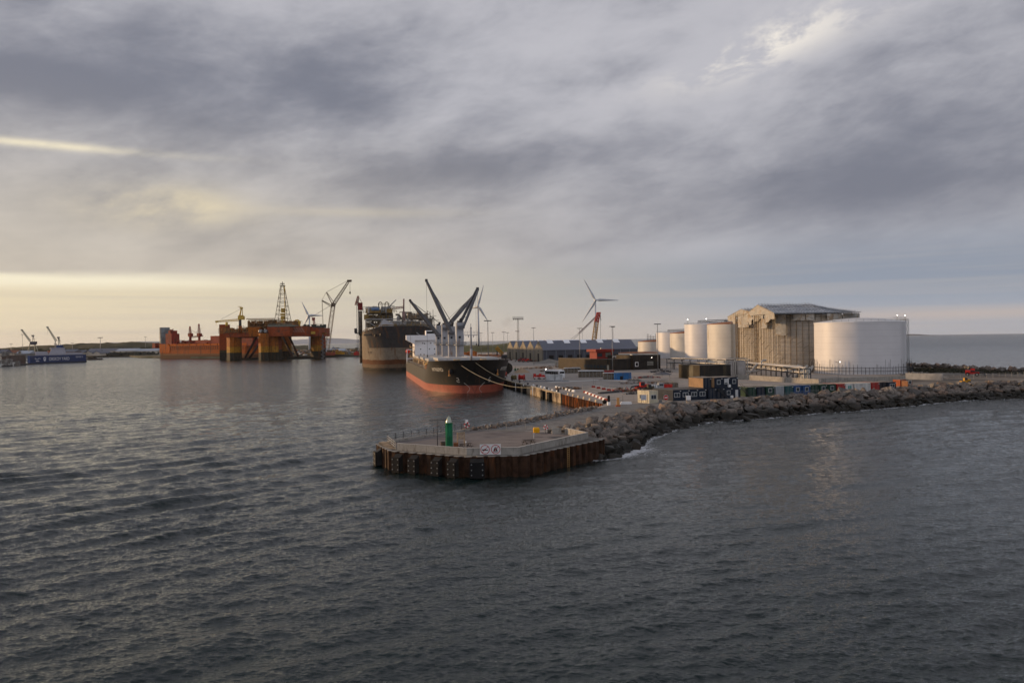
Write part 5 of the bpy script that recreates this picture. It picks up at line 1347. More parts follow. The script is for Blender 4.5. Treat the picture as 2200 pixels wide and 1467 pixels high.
# ================================================================== CRANES
def crawler():
    Yd = 1085
    o = at(712, 757, Yd); o.z = 2.6
    root = thing('crawler_crane', 'tall lattice crawler crane with luffing jib behind the drilling rig', 'crane', o)
    def L(px, py, d=0): return at(px, py, Yd + d) - o
    m_ = mat('crane_lattice', (.20, .17, .14), .6, var=.2); m2 = mat('crane_body_dark', (.10, .07, .05), .7)
    b = MB(); b.bx(-6, -2.5, -5, 6, 0, 2); b.bx(2.5, 6, -5, 6, 0, 2); b.build('tracks', m_darksteel, root)
    b = MB(); b.bx(-5, 6, -4, 5, 2.2, 6.5); b.build('machine_house', m2, root)
    ft = L(702, 754); k = L(716, 655)
    b = MB(); b.lattice(ft, k, 5.2, 4.6, 16, .32, .2); mb = b.build('main_boom', m_, root)
    tip = L(748, 606)
    b = MB(); b.lattice(k + Vector((0, 0, 0)), tip, 4.2, 2.4, 14, .28, .18); b.build('luffing_jib', m_, root)
    b = MB(); b.bar(k + Vector((-1.5, 0, 1)), L(701, 628), .55); b.bar(k + Vector((1, 0, 3)), L(703, 629), .4); b.bar(k + Vector((-1.5, 0, -1)), L(691.5, 645), .55); b.bar(k + Vector((-1, 0, -4)), L(692, 646.5), .4)
    b.box(tuple(k), (5, 4, 5)); b.box(tuple(L(750.5, 603.5)), (5.5, 3, 2.8), 0); b.box(tuple(L(753.5, 602.5)), (3, 2, 1.2)); b.build('jib_struts', m2, root)
    b = MB()
    for a, c in ((L(701, 628), L(748, 602.5)), (L(701, 628), L(691.5, 645)), (L(691.5, 645), L(694, 720)), (L(692.5, 645), L(695.5, 720)), (L(709, 657), L(668, 682)), (L(752, 604), L(752, 627))): b.tube(a, c, .2, n=4)
    b.build('pendant_lines', m2, root)
    b = MB(); p = L(752, 629.5); b.lathe([(0, -1.8), (.9, -.8), (1.1, 1), (.4, 2.2), (0, 2.4)], tuple(p), 8); b.build('hook_block', m_darksteel, root)
crawler()
def red_crane():
    Yd = 640; o = at(1276, 735, Yd); o.z = G
    root = thing('lattice_crane', 'red and yellow lattice boom crane in front of the wind turbine', 'crane', o)
    def L(px, py): return at(px, py, Yd) - o
    b = MB(); b.bx(-6, 6, -4, 5, 0, 4.5); b.build('crane_base', mat('crane_body_dark', (.10, .07, .05), .7), root)
    b = MB(); b.lattice(L(1275, 735) + Vector((0, 0, -2)), L(1281.5, 692), 3.2, 3.0, 9, .26, .18); b.build('lower_boom', mat('boom_tan', (.33, .21, .08), .6, var=.2), root)
    b = MB(); b.lattice(L(1281.5, 692), L(1286, 672), 3.0, 2.4, 6, .34, .26); b.box(tuple(L(1286.5, 672)), (3, 2, 1.0)); b.build('boom_head', mat('boom_red', (.36, .04, .03), .5), root)
    b = MB(); b.bar(L(1282, 678), L(1243, 716), .42); b.bar(L(1283, 680), L(1246, 716.5), .2); b.build('back_mast', mat('mast_grey_red', (.22, .17, .17), .6), root)
    b = MB(); b.bar(L(1243, 716), L(1226, 729), .12); b.bar(L(1245, 717), L(1232, 729), .12); b.bar(L(1290, 672), L(1290.5, 728), .12); b.bar(L(1289, 672), L(1291, 688), .25); b.build('wires', m_darksteel, root)
red_crane()
# ---- wind turbines
m_tw = mat('turbine_white', (.52, .55, .60), .45, var=.04, vs=.1)
m_twd = mat('turbine_tip', (.45, .30, .30), .5)
def turbine(px, py, Yd, base_px, base_z, tips, lab):
    o = at(base_px, 735, Yd); o.z = base_z
    root = thing('wind_turbine', lab, 'wind turbine', o, 0, 'white wind turbines behind the harbour')
    hub = at(px, py, Yd) - o
    MB().tube((0, 0, 0), (hub.x, 2, hub.z - 1), 2.1, 1.25, 16).build('tower', m_tw, root)
    b = MB(); b.box((hub.x, 2.5, hub.z), (3.6, 9.5, 3.8)); b.lathe([(1.9, -1.5), (1.7, 0), (.9, 1.6), (0, 2)], (0, 0, 0), 12); 
    k = len(b.v) - 48; b.v[k:] = [(x + hub.x, -3.5 - z, y + hub.z) for x, y, z in b.v[k:]]
    b.build('nacelle', m_tw, root)
    for tx, ty, dd in tips:
        tp = at(tx, ty, Yd + dd) - o; h = Vector((hub.x, -3.6, hub.z)); d = tp - h; Lb = d.length; d.normalize(); side = d.cross(Vector((0, 1, 0))).normalized()
        vs = []; st = ((0, 1.0, .9, 0), (.05, 1.0, .9, 0), (.18, 2.3, .5, .5), (.45, 1.6, .32, .3), (.75, .95, .18, .1), (.96, .5, .08, 0), (1.0, .12, .05, 0))
        for f, ch, th, off in st:
            c = h + d * Lb * f + side * off
            vs += [c + side * ch, c + Vector((0, -th, 0)), c - side * ch, c + Vector((0, th, 0))]
        b = MB(); n_ = len(st); b.add(vs, [(k * 4 + i, k * 4 + (i + 1) % 4, k * 4 + 4 + (i + 1) % 4, k * 4 + 4 + i) for k in range(n_ - 1) for i in range(4)] + [(0, 3, 2, 1), tuple((n_ - 1) * 4 + i for i in range(4))], True)
        b.build('blade', m_tw, root)
turbine(664, 678, 1500, 664.5, 2.6, [(648, 648, 0), (694.5, 678, 0), (652, 701, 0)], 'wind turbine just behind the drilling rig')
turbine(1027, 658, 1380, 1028.5, 6, [(1039, 612.5, 0), (1010, 663.5, 20), (1049, 691, 0)], 'wind turbine behind the cranes of the bulk carrier')
turbine(1279, 645, 1380, 1280.5, 3, [(1254.5, 600, 0), (1329, 645, 0), (1251, 692, 0)], 'wind turbine behind the dark warehouse')
# ================================================================== STORAGE TANKS
m_tank = mat('tank_white', (.58, .58, .60), .42, var=.04, vs=.15, stain=(.42, .40, .38), sa=.06, ss=.12, stretch=(1, 1, .15), coat=.0, spec=.28, panel=(200, 2.6))
m_tank2 = mat('tank_cream', (.52, .505, .475), .5, var=.06, vs=.15, stain=(.34, .29, .22), sa=.15, ss=.15, stretch=(1, 1, .2), coat=.0, spec=.3, panel=(200, 2.6))
m_roofw = mat('tank_roof_white', (.62, .63, .65), .4, var=.08, vs=.2, panel=(5, 60))
m_roofr = mat('tank_roof_rust', (.26, .10, .045), .8, var=.3, vs=.3)
m_glow = mat('lamp_glow', (1, 1, 1), .5, emit=(1.0, .93, .82), es=9.0)
def tank(cx, cy, R, top, lab, roof='white', wall=None, rail=True, dome=.14, gap=0):
    o = thing('storage_tank', lab, 'storage tank', (cx, cy, G), 0, 'round oil storage tanks')
    H = top - G; b = MB()
    prof = [(R, 0), (R, H)]; b.lathe([(R + .25, 0), (R + .25, .35), (R, .36)] , n=72); b.lathe([(R, .36), (R, H * .5), (R, H)], n=96)
    w_ = b.build('tank_wall', wall or m_tank, o)
    b = MB(); rr = [(R + .12, H - .3), (R + .12, H + .05)]
    for i in range(7): f = i / 6; rr.append((R * (1 - f) + .01, H + .05 + R * dome * math.sin(f * math.pi / 2)))
    b.lathe(rr, n=72); b.build('roof', m_roofw if roof == 'white' else m_roofr, o)
    if rail:
        b = MB(); n = max(24, int(R * 2.2))
        for i in range(n):
            a = 2 * math.pi * i / n; a2 = 2 * math.pi * (i + 1) / n; p = Vector((R * math.cos(a), R * math.sin(a), H)); q_ = Vector((R * math.cos(a2), R * math.sin(a2), H))
            b.tube(p, p + Vector((0, 0, 1.1)), .05, n=4, caps=False)
            for z in (.55, 1.1): b.tube(p + Vector((0, 0, z)), q_ + Vector((0, 0, z)), .045, n=4, caps=False)
        b.build('roof_railing', m_steel, o)
    return o
def ladder_line(o, R, H, ang):
    b = MB(); c, s_ = math.cos(ang), math.sin(ang)
    b.lattice(((R + .5) * c, (R + .5) * s_, 0), ((R + .5) * c, (R + .5) * s_, H + 1), .8, .8, 16, .06); b.build('ladder', m_steel, o)
t1 = tank(150.4, 345, 18.3, 24.6, 'largest white tank, nearest the breakwater, with lamps and railing on its roof', dome=.10)
ladder_line(t1, 18.3, 21.8, -.45)
b = MB(); b.bx(12, 17.5, -6, -4, 22.4, 22.7); b.rail([(12, -6, 22.7), (17.5, -6, 22.7)], 1.1, 1.2, .06, 2); b.bx(-15, -11, -8, -7.4, 22.2, 22.5); b.build('roof_platform', mat('bright_galv', (.6, .6, .58), .3, metal=.6), t1)
for x, y in ((17.2, -5.6), (11.0, -11.6)):
    b = MB(); b.tube((x, y, 21.8), (x, y, 24.2), .08, n=5); q_ = b.build('lamp_stand', m_steel, t1); MB().lathe([(0, -.16), (.18, 0), (0, .16)], (x, y, 24.3), 8).build('lamp', m_glow, q_)
# low scaffold ring round its foot
sr = thing('scaffold_ring', 'low ring of scaffold poles standing around the foot of the largest tank', 'scaffold', (150.4, 345, G)); b = MB()
rg = random.Random(2)
for i in range(84):
    a = 2 * math.pi * i / 84
    for R in (19.5, 20.7):
        h = rg.choice((3.0, 3.4, 4.2, 5.0, 6.2)); b.tube((R * math.cos(a), R * math.sin(a), 0), (R * math.cos(a), R * math.sin(a), h), .06, n=4, caps=False)
    a2 = 2 * math.pi * (i + 1) / 84
    for z in (1.4, 2.8):
        for R in (19.5, 20.7): b.tube((R * math.cos(a), R * math.sin(a), z), (R * math.cos(a2), R * math.sin(a2), z), .05, n=4, caps=False)
b.build('poles', m_darksteel, sr)
tanks = [(1583, 62, 510, 27.4, 'white tank with rusty roof rim just left of the scaffolded tanks', 'rust', m_tank2),
         (1525, 53, 560, 28.1, 'tall white tank with a bright sun streak, two lamps on its roof edge', 'white', m_tank),
         (1487, 47, 603, 22.6, 'cream tank with rusty roof, third large tank from the left', 'rust', m_tank2),
         (1455, 44, 650, 23.3, 'white tank with a floodlight pole in front, second from the left', 'white', m_tank),
         (1410, 39, 700, 16.2, 'lowest tank of the row at its far left end, with scaffold on its rusty roof', 'rust', m_tank2)]
tk = []
for cpx, Rpx, Yd, top, lab, rf, wl_ in tanks:
    tk.append(tank((cpx - 1100) / F_PX * Yd, Yd, Rpx * Yd / F_PX, top, lab, rf, wl_, rf == 'white', .08))
R0 = 62 * 510 / F_PX; ladder_line(tk[0], R0, 24.6, -2.0)
for (x, y) in ((-16.3, -4), (-6, -15)):
    b = MB(); b.tube((x, y, 25.2), (x, y, 28.6), .1, n=5); q_ = b.build('lamp_stand', m_steel, tk[1]); MB().lathe([(0, -.3), (.32, 0), (0, .3)], (x, y, 28.8), 8).build('lamp', m_glow, q_)
for i, o_, w_, h_ in ((1, tk[1], 16, 27.2), (3, tk[3], 15, 22.0), (0, tk[0], 16, 26.0)):
    b = MB(); b.lattice((-w_ * .6, -6, h_), (w_ * 1.1, -10, h_ + .8), 1.2, 1.2, 10, .16)
    for k in range(4): b.bar((-w_ * .6 + k * w_ * .5, -6 - k, h_ - 3), (-w_ * .6 + k * w_ * .5, -6 - k, h_), .16)
    b.build('roof_walkway', m_darksteel, o_)
b = MB(); 
for i in range(7):
    for j in range(3): b.bar((-9 + i * 2.4, -12 + j * 3, 13.4), (-9 + i * 2.4, -12 + j * 3, 20 - (i % 3)), .1)
for z in (15.4, 17.4): b.bar((-9, -12, z), (5.4, -12, z), .09); b.bar((-9, -6, z), (5.4, -6, z), .09)
b.build('roof_scaffold', m_darksteel, tk[4])
# low cream tanks with the rusty pipe bridge, behind the black buildings
tx = at(1350, 764, 520); o = tank(tx.x + 8, 530, 13, 9.6, 'wide low cream tank behind the black buildings', 'rust', m_tank2, False, .03)

# scaffolded tanks under sheeted roofs
m_scaf = mat('scaffold_steel', (.15, .115, .08), .6, metal=.3, var=.3, vs=.3)
m_board = mat('scaffold_board', (.30, .235, .16), .8, var=.3, vs=.5)
m_sheet = mat('scaffold_sheet', (.38, .37, .345), .7, var=.25, vs=.35, stain=(.26, .20, .14), sa=.4, ss=.35, bump=.6, bs=1.5)
m_groof = mat('sheeted_roof', (.55, .58, .62), .4, metal=.0, var=.2, vs=.4, stain=(.22, .24, .28), sa=.4, ss=.5)
def scaffold_tank(cx, cy, R, wall_top, eave, ridge, x0, x1, lab, hip):
    o = thing('scaffolded_tank', lab, 'storage tank', (cx, cy, G), 0, 'tanks wrapped in scaffolding')
    H = wall_top - G; b = MB(); b.lathe([(R, 0), (R, H), (0, H + .5)], n=80); b.build('tank_wall', m_tank2, o)
    b = MB(); bd = MB(); n = int(2 * math.pi * R / 2.6); nz = int((eave - G) / 2.0)
    for i in range(n):
        a = 2 * math.pi * i / n; a2 = 2 * math.pi * (i + 1) / n
        if math.sin(a) > .45: continue
        for Rr in (R + .9, R + 2.1):
            b.tube((Rr * math.cos(a), Rr * math.sin(a), 0), (Rr * math.cos(a), Rr * math.sin(a), eave - G), .10, n=4, caps=False)
        for k in range(1, nz + 1):
            z = k * 2.0; p = lambda Rr, an, zz: Vector((Rr * math.cos(an), Rr * math.sin(an), zz))
            b.tube(p(R + 2.1, a, z + 1), p(R + 2.1, a2, z + 1), .065, n=3, caps=False)
            b.tube(p(R + 2.1, a, z), p(R + .9, a, z), .07, n=3, caps=False)
            if (i + k) % 7 == 0: b.tube(p(R + 2.15, a, z), p(R + 2.15, a2, z + 2), .07, n=3, caps=False)
            q_ = [p(R + 1.5, a, z), p(R + 2.05, a, z), p(R + 2.05, a2, z), p(R + 1.5, a2, z)]
            bd.add([v for v in q_] + [v + Vector((0, 0, .10)) for v in q_], [(0, 3, 2, 1), (4, 5, 6, 7), (0, 1, 5, 4), (1, 2, 6, 5), (2, 3, 7, 6), (3, 0, 4, 7)])
    b.build('scaffold', m_scaf, o); bd.build('scaffold_boards', m_board, o)
    # hung sheeting in ragged panels on the upper part
    rg = random.Random(int(cx)); k = 0; a = math.pi * 1.02
    while a < math.pi * 1.93:
        da = rg.uniform(.10, .22); lo = rg.choice((5, 6.5, 8, 10, 3)); Rr = R + 2.3
        if rg.random() < .88:
            m_ = 4; vs = []; rows_ = 7; b = MB()
            for r_ in range(rows_ + 1):
                for c_ in range(m_ + 1):
                    an = a + da * c_ / m_; zz = eave - G - .4 - lo * r_ / rows_ + (rg.uniform(-.25, .25) if r_ == rows_ else 0); q_ = Rr + rg.uniform(-.12, .18); vs.append((q_ * math.cos(an), q_ * math.sin(an), zz))
            b.add(vs, [(r_ * (m_ + 1) + c_, r_ * (m_ + 1) + c_ + 1, (r_ + 1) * (m_ + 1) + c_ + 1, (r_ + 1) * (m_ + 1) + c_) for r_ in range(rows_) for c_ in range(m_)])
            b.build('hung_sheet', m_sheet, o)
        a += da + rg.uniform(0, .02)
    m_net = mat('debris_netting', (.60, .53, .45), .9, var=.2, vs=.25, stain=(.50, .43, .36), sa=.2, ss=.3, stretch=(1, 1, .5), alpha=.3)
    b = MB(); nn = 90; vs = []; zs = [i * 2.0 for i in range(int((eave - G) / 2) + 1)]
    for i in range(nn + 1):
        an = math.pi * (.86 + 1.28 * i / nn)
        for z in zs: q_ = R + .55 + .04 * math.sin(i * 1.9 + z); vs.append((q_ * math.cos(an), q_ * math.sin(an), z))
    k = len(zs); b.add(vs, [(i * k + j, (i + 1) * k + j, (i + 1) * k + j + 1, i * k + j + 1) for i in range(nn) for j in range(k - 1)]); b.build('debris_netting', m_net, o)
    # roof
    b = MB(); n = 26; y0 = -R - 2.4; y1 = R + 2.4; E = eave - G; Rg = ridge - G; vs = []
    X0 = x0 - cx; X1 = x1 - cx; tips = []
    for i in range(n + 1):
        x = X0 + (X1 - X0) * i / n; zr = Rg + .5 * math.sin(i * .9) * .3
        if hip and x > X1 - 15: zr = Rg - (x - (X1 - 15)) / 15 * (Rg - E) * .85
        for s_, zz in ((y0, E), (y0 * .5, (E + zr) / 2 + .35), (0, zr), (y1 * .5, (E + zr) / 2 + .35), (y1, E)): vs.append((x, s_, zz))
    for (dz, flip) in ((0, False),):
        b.add(vs, [(i * 5 + k, (i + 1) * 5 + k, (i + 1) * 5 + k + 1, i * 5 + k + 1) for i in range(n) for k in range(4)])
    b.add([(v[0], v[1], v[2] - .35) for v in vs], [(i * 5 + k, i * 5 + k + 1, (i + 1) * 5 + k + 1, (i + 1) * 5 + k) for i in range(n) for k in range(4)])
    rf = b.build('sheet_roof', m_groof, o)
    b = MB()
    for i in range(0, n + 1):
        P_ = [Vector(v) + Vector((0, 0, .12)) for v in vs[i * 5:i * 5 + 5]]
        b.path(P_, .11, 4)
        for f in (0, .5, 1, 1.5, 2.0, 2.5): 
            k = int(f); p = P_[k].lerp(P_[k + 1], f - k); b.tube(p, p + Vector((0, 0, .95)), .07, n=3, caps=False)
    for f in (0, .5, 1, 1.5, 1.98):
        k = int(f); P_ = [Vector(vs[i * 5 + k]).lerp(Vector(vs[i * 5 + k + 1]), f - k) + Vector((0, 0, .5 if f else .15)) for i in range(n + 1)]; b.path(P_, .07, 3)
    b.build('roof_ribs', mat('rib_steel', (.16, .17, .19), .5), rf)
    b = MB(); b.add([(X0 - .1, y0, E), (X0 - .1, y1, E), (X0 - .1, 0, Rg), (X0 - .5, y0, E), (X0 - .5, y1, E), (X0 - .5, 0, Rg)], [(0, 1, 2), (5, 4, 3), (0, 2, 5, 3), (1, 4, 5, 2), (0, 3, 4, 1)])
    vsn = []; m_ = 18
    for i in range(m_ + 1):
        y = y0 + (y1 - y0) * i / m_; d_ = (2.6, 4.0, 2.0, 3.2, 4.6, 2.8, 2.2)[(i // 3) % 7] + rg.uniform(-.15, .15); vsn += [(X0 - .3 + .15 * math.sin(i * 2.1), y, E), (X0 - .3 + .25 * math.sin(i * 1.7), y, E - d_)]
    b.add(vsn, [(2 * i, 2 * i + 1, 2 * i + 3, 2 * i + 2) for i in range(m_) if i % 7 != 5])
    b.bar((X0 - .4, y0, E), (X0 - .4, 0, Rg), .3); b.bar((X0 - .4, y1, E), (X0 - .4, 0, Rg), .3); b.build('gable_sheet', m_sheet, rf)
scaffold_tank(157, 455, 26.0, 30, 31.2, 34.6, 131.5, 176, 'tank wrapped in scaffolding with a sheeted roof, the farther left of the two', False)
scaffold_tank(147.5, 400, 22.6, 28.5, 29.8, 34.8, 124, 164.5, 'tank wrapped in scaffolding under a peaked sheeted roof, just left of the largest tank', True)

# ================================================================== WAREHOUSE
def warehouse():
    c0 = Vector((21.7, 568, 0)); ang = math.atan2(.19, .98)
    o = thing('warehouse', 'long dark warehouse with five pale gables and white roof lights', 'warehouse', (c0.x, c0.y, G), ang)
    W = 27.5; L = 71; E = 11.6 - G; Rg = 18 - G
    m_g = mat('warehouse_beige', (.235, .21, .165), .75, var=.06, vs=.1, panel=(1.2, 50)); m_s = mat('warehouse_side', (.062, .068, .088), .5, var=.1, vs=.1, panel=(1.5, 50)); m_r = mat('warehouse_roof', (.13, .14, .175), .45, var=.08, vs=.05, panel=(1.0, 80))
    g = MB(); s_ = MB(); r = MB(); lt = MB(); dd = MB()
    for k in range(5):
        y = k * W
        g = MB(); g.add([(0, y, 0), (0, y + W, 0), (0, y + W, E), (0, y + W / 2, Rg), (0, y, E), (.4, y, 0), (.4, y + W, 0), (.4, y + W, E), (.4, y + W / 2, Rg), (.4, y, E)], [(0, 4, 3, 2, 1), (5, 6, 7, 8, 9)] + [(i, i + 5, (i + 1) % 5 + 5, (i + 1) % 5) if i < 4 else (4, 9, 5, 0) for i in range(5)])
        w_ = g.build('gable_wall', m_g, o)
        q_ = MB(); q_.bx(-.15, -.003, y + W / 2 - 2.6, y + W / 2 + 2.2, .05, 6.2); q_.build('door', m_black, w_)
        q_ = MB(); q_.bx(-.12, -.003, y + W / 2 - 1.2, y + W / 2 + 1.2, 7.4, 8.4); q_.build('vent', m_darksteel, w_)
        q_ = MB(); q_.tube((-.15, y + .2, 0), (-.15, y + .2, E), .14, n=6); q_.build('downpipe', m_darksteel, w_)
        r = MB(); T = .25
        for (ya, za, yb, zb) in ((y - (.5 if k == 0 else 0), E - (.3 if k == 0 else 0), y + W / 2, Rg), (y + W / 2, Rg, y + W, E)):
            r.add([(.42, ya, za + .02), (L, ya, za + .02), (L, yb, zb + .02), (.42, yb, zb + .02), (.42, ya, za + .02 + T), (L, ya, za + .02 + T), (L, yb, zb + .02 + T), (.42, yb, zb + .02 + T)], [(0, 3, 2, 1), (4, 5, 6, 7), (0, 1, 5, 4), (1, 2, 6, 5), (2, 3, 7, 6), (3, 0, 4, 7)])
        ro = r.build('roof', m_r, o)
        for i in range(5):
            q_ = MB(); x = 6 + i * 12.6; sl_ = (Rg - E) / (W / 2); ya_, yb_ = y + W / 2 - 4.6, y + W / 2 + .3; za_, zb_ = Rg - 4.6 * sl_ + .30, Rg + .42; q_.add([(x, ya_, za_), (x + 4.4, ya_, za_), (x + 4.4, yb_, zb_), (x, yb_, zb_), (x, ya_, za_ + .35), (x + 4.4, ya_, za_ + .35), (x + 4.4, yb_, zb_ + .35), (x, yb_, zb_ + .35)], [(0, 3, 2, 1), (4, 5, 6, 7), (0, 1, 5, 4), (1, 2, 6, 5), (2, 3, 7, 6), (3, 0, 4, 7)]); q_.build('roof_light', mat('roof_light', (.85, .87, .90), .5, var=.03), ro)
    b = MB(); b.bx(.4, L, 0, .4, 0, E); sw = b.build('side_wall', m_s, o)
    b = MB()
    for i in range(10): x = 3 + i * 6.9; b.bx(x - .16, x + .16, -.2, -.003, 0, E)
    b.build('pilaster_strips', mat('pilaster_grey', (.15, .17, .20), .5), sw)
    for i in range(9):
        x = 6.4 + i * 6.9; q_ = MB(); q_.bx(x - 1.7, x + 1.7, -.12, -.003, 0, 5.0); q_.build('door', m_black, sw)
    MB().bx(.4, L, 5 * W - .4, 5 * W, 0, E).build('back_wall', m_s, o); MB().bx(L - .4, L, .4, 5 * W - .4, 0, E).build('end_wall', m_s, o)
warehouse()

# ================================================================== BLACK HARBOUR BUILDINGS
m_bb = mat('black_cladding', (.026, .024, .023), .6, var=.25, vs=.3, stain=(.045, .035, .025), sa=.3, ss=.4, stretch=(2, 2, .2), panel=(1.1, 60))
m_bl = mat('sunlit_black_cladding', (.045, .033, .022), .6, var=.25, vs=.3, panel=(1.1, 60))  # left walls: warm sunlight put into the black cladding colour
m_flat = mat('flat_roof', (.10, .10, .10), .9, var=.1)
m_glass = mat('window_glass', (.035, .045, .055), .12, var=.1)
def block(name, lab, cat, corner, ang, w_, d, z1, m_front, m_left, extra=None, group=None):
    """corner = nearest corner; local +x along the front to the right, +y along the left side away"""
    o = thing(name, lab, cat, (corner[0], corner[1], G), ang, group)
    H = z1 - G
    MB().bx(0, w_, 0, .25, 0, H).build('front_wall', m_front, o); MB().bx(0, .25, .25, d, 0, H).build('left_wall', m_left, o)
    MB().bx(w_ - .25, w_, .25, d, 0, H).build('right_wall', m_front, o); MB().bx(.25, w_ - .25, d - .25, d, 0, H).build('rear_wall', m_front, o)
    b = MB(); b.bx(.26, w_ - .26, .26, d - .26, H - .5, H - .2); b.build('roof', m_flat, o)
    b = MB(); b.bx(-.08, w_ + .08, -.08, .33, H + .003, H + .14); b.bx(-.08, .33, .34, d + .08, H + .003, H + .14); b.build('roof_edge', mat('edge_grey', (.14, .13, .12), .5), o)
    return o
A = block('harbour_office', 'long black flat roofed building with windows low in its left wall', 'building', (50, 405), QROT + .30, 13.5, 50, 8.5, m_bb, m_bl)
for i in range(7): MB().bx(-.05, .0 - .003, 4 + i * 3.0, 6.2 + i * 3.0, 1.0, 2.6).build('window', m_glass, A)
MB().bx(-.06, -.004, 1.5, 3.0, .1, 2.8).build('door', mat('pale_door', (.3, .28, .24), .6), A)
MB().bx(-.08, -.004, 2.0, 2.9, 3.6, 5.9).build('window', m_black, A)
Bd = block('workshop', 'black flat roofed building with a lit lamp over its wide door', 'building', (62.3, 409), QROT + .30, 17.5, 26, 10.2, m_bb, m_bl)
q_ = MB(); q_.bx(8.5, 12.8, -.08, -.004, .1, 4.6); dr = q_.build('door', mat('roller_door', (.035, .033, .03), .6, panel=(60, .5)), Bd)
for i in range(5):
    for j in range(3): MB().bx(8.8 + i * .8, 9.45 + i * .8, -.13, -.085, 2.2 + j * .7, 2.65 + j * .7).build('pane', mat('pale_pane', (.3, .29, .26), .3), dr)
b = MB(); b.bx(11.4, 11.8, -.3, -.01, 6.2, 6.5); q_ = b.build('lamp_bracket', m_steel, Bd); MB().lathe([(0, -.15), (.17, 0), (0, .15)], (11.6, -.35, 6.1), 8).build('lamp', m_glow, q_)
q_ = MB(); q_.bx(.9, 3.0, -.1, -.004, 1.7, 4.0); w_ = q_.build('window', m_white, Bd); MB().bx(1.2, 2.7, -.14, -.103, 2.0, 3.7).build('pane', m_black, w_)
b = MB(); b.bx(1.5, 4.5, 3, 5, 7.0, 7.9); b.bx(6, 9, 8, 10, 7.4, 8); b.build('roof_vents', m_steel, Bd)
# red control room standing on the office roof
rc = thing('red_control_room', 'red glazed control room with a wide flat roof on the black office', 'building', at(1292, 768, 432), QROT + .2)
MB().bx(-5.0, 4.4, -4, 4, -1.5, 3.2).build('base', mat('red_cladding', (.22, .030, .025), .5, var=.1), rc)
for i in range(2): MB().bx(-4.6, -1.4, -4.08, -4.003, .4, 2.6) if i else MB().bx(-3.9 + 4.2, 3.4, -4.08, -4.003, .2, 2.7).build('window', mat('office_glass', (.14, .15, .13), .15), rc)
MB().bx(-4.7, -1.7, -4.08, -4.003, .6, 2.5).build('window', m_glass, rc)
MB().bx(-6.4, 4.8, -5.4, 5, 3.22, 4.6).build('roof', mat('red_cladding', (.22, .030, .025), .5), rc)
b = MB(); b.bx(-.4, .5, -.4, .4, 4.62, 5.3); b.build('roof_unit', m_steel, rc)
b = MB(); b.rail([(.6, -3, 0), (12, -3, 0)], 1.0, 1.4, .08, 2)
o = b.build('roof_parapet_rail', m_white); o.location = at(1313, 768.5, 425); tag(o, 'white railing on the roof right of the red control room', 'railing')
C_ = block('black_store', 'large black box shaped building behind the stacked site cabins', 'building', (72, 306), .28, 14.5, 17, 8.2, m_bb, mat('sunlit_store_cladding', (.040, .031, .019), .6, var=.3, vs=.3, panel=(1.1, 60)))  # store's left wall colour has the low sun's warmth painted in
q_ = MB(); q_.bx(-.06, -.004, 5, 8.4, .3, 5.2); q_.build('door', mat('store_door', (.10, .09, .065), .5), C_)
MB().bx(10.2, 11.4, -.06, -.004, .2, 5.2).build('panel_strip', mat('store_strip', (.06, .05, .035), .6), C_)

# ================================================================== PIPE RACKS AND VESSELS
m_pipe = mat('pipe_aluminium', (.40, .38, .35), .5, metal=.5, var=.15, vs=.6)
m_pipew = mat('pipe_pale', (.52, .49, .44), .5, var=.1, vs=.4)
def pipe_rack(lab, P0, P1, h, w_, n_p, seed, nm='pipe_rack'):
    P0 = Vector((P0.x, P0.y, G)); P1 = Vector((P1.x, P1.y, G)); d = P1 - P0; L_ = d.length
    o = thing(nm, lab, 'pipe rack', P0, math.atan2(d.y, d.x)); rg = random.Random(seed)
    b = MB(); k = int(L_ / 6)
    for i in range(k + 1):
        x = L_ * i / k
        for y in (-w_ / 2, w_ / 2): b.bar((x, y, 0), (x, y, h), .18)
        for z in (h, h * .6): b.bar((x, -w_ / 2, z), (x, w_ / 2, z), .16)
    for y in (-w_ / 2, w_ / 2): b.bar((0, y, h * .6), (L_, y, h * .6), .1)
    b.build('frame', m_darksteel, o)
    for i in range(n_p):
        y = -w_ / 2 + .5 + (w_ - 1) * i / max(1, n_p - 1); z = h + .35 if i % 2 == 0 else h * .6 + .4; r = rg.choice((.2, .28, .4))
        q_ = MB(); x0 = rg.uniform(0, 2); x1 = L_ - rg.uniform(0, 2); q_.path([(x0, y, 0.3), (x0, y, z), (x1, y, z), (x1, y, .3)], r, 8); q_.build('pipe', m_pipe if rg.random() < .6 else m_pipew, o)
    return o
pipe_rack('long pale pipe rack running in front of the scaffolded tanks', gp(1598, 800, G) , gp(1730, 818, G), 4.2, 4.0, 7, 1)
pipe_rack('pipe rack reaching from the black store to the tall white tanks', gp(1440, 793, G), gp(1610, 800, G), 5.4, 4.5, 6, 2)
b = MB(); a0 = gp(1595, 800, G); a0.z = 6.2; a1 = gp(1724, 813, G); a1.z = 7.0
b.tube(a0 + Vector((0, 0, 1.0)), a1 + Vector((0, 0, .2)), .45, n=12); b.tube(a1 + Vector((0, 0, .2)), Vector((a1.x, a1.y, G)), .45, n=12)
tag(b.build('large_pipe', m_pipew), 'thick pale pipe running slightly downhill above the pipe rack to an elbow', 'pipe')
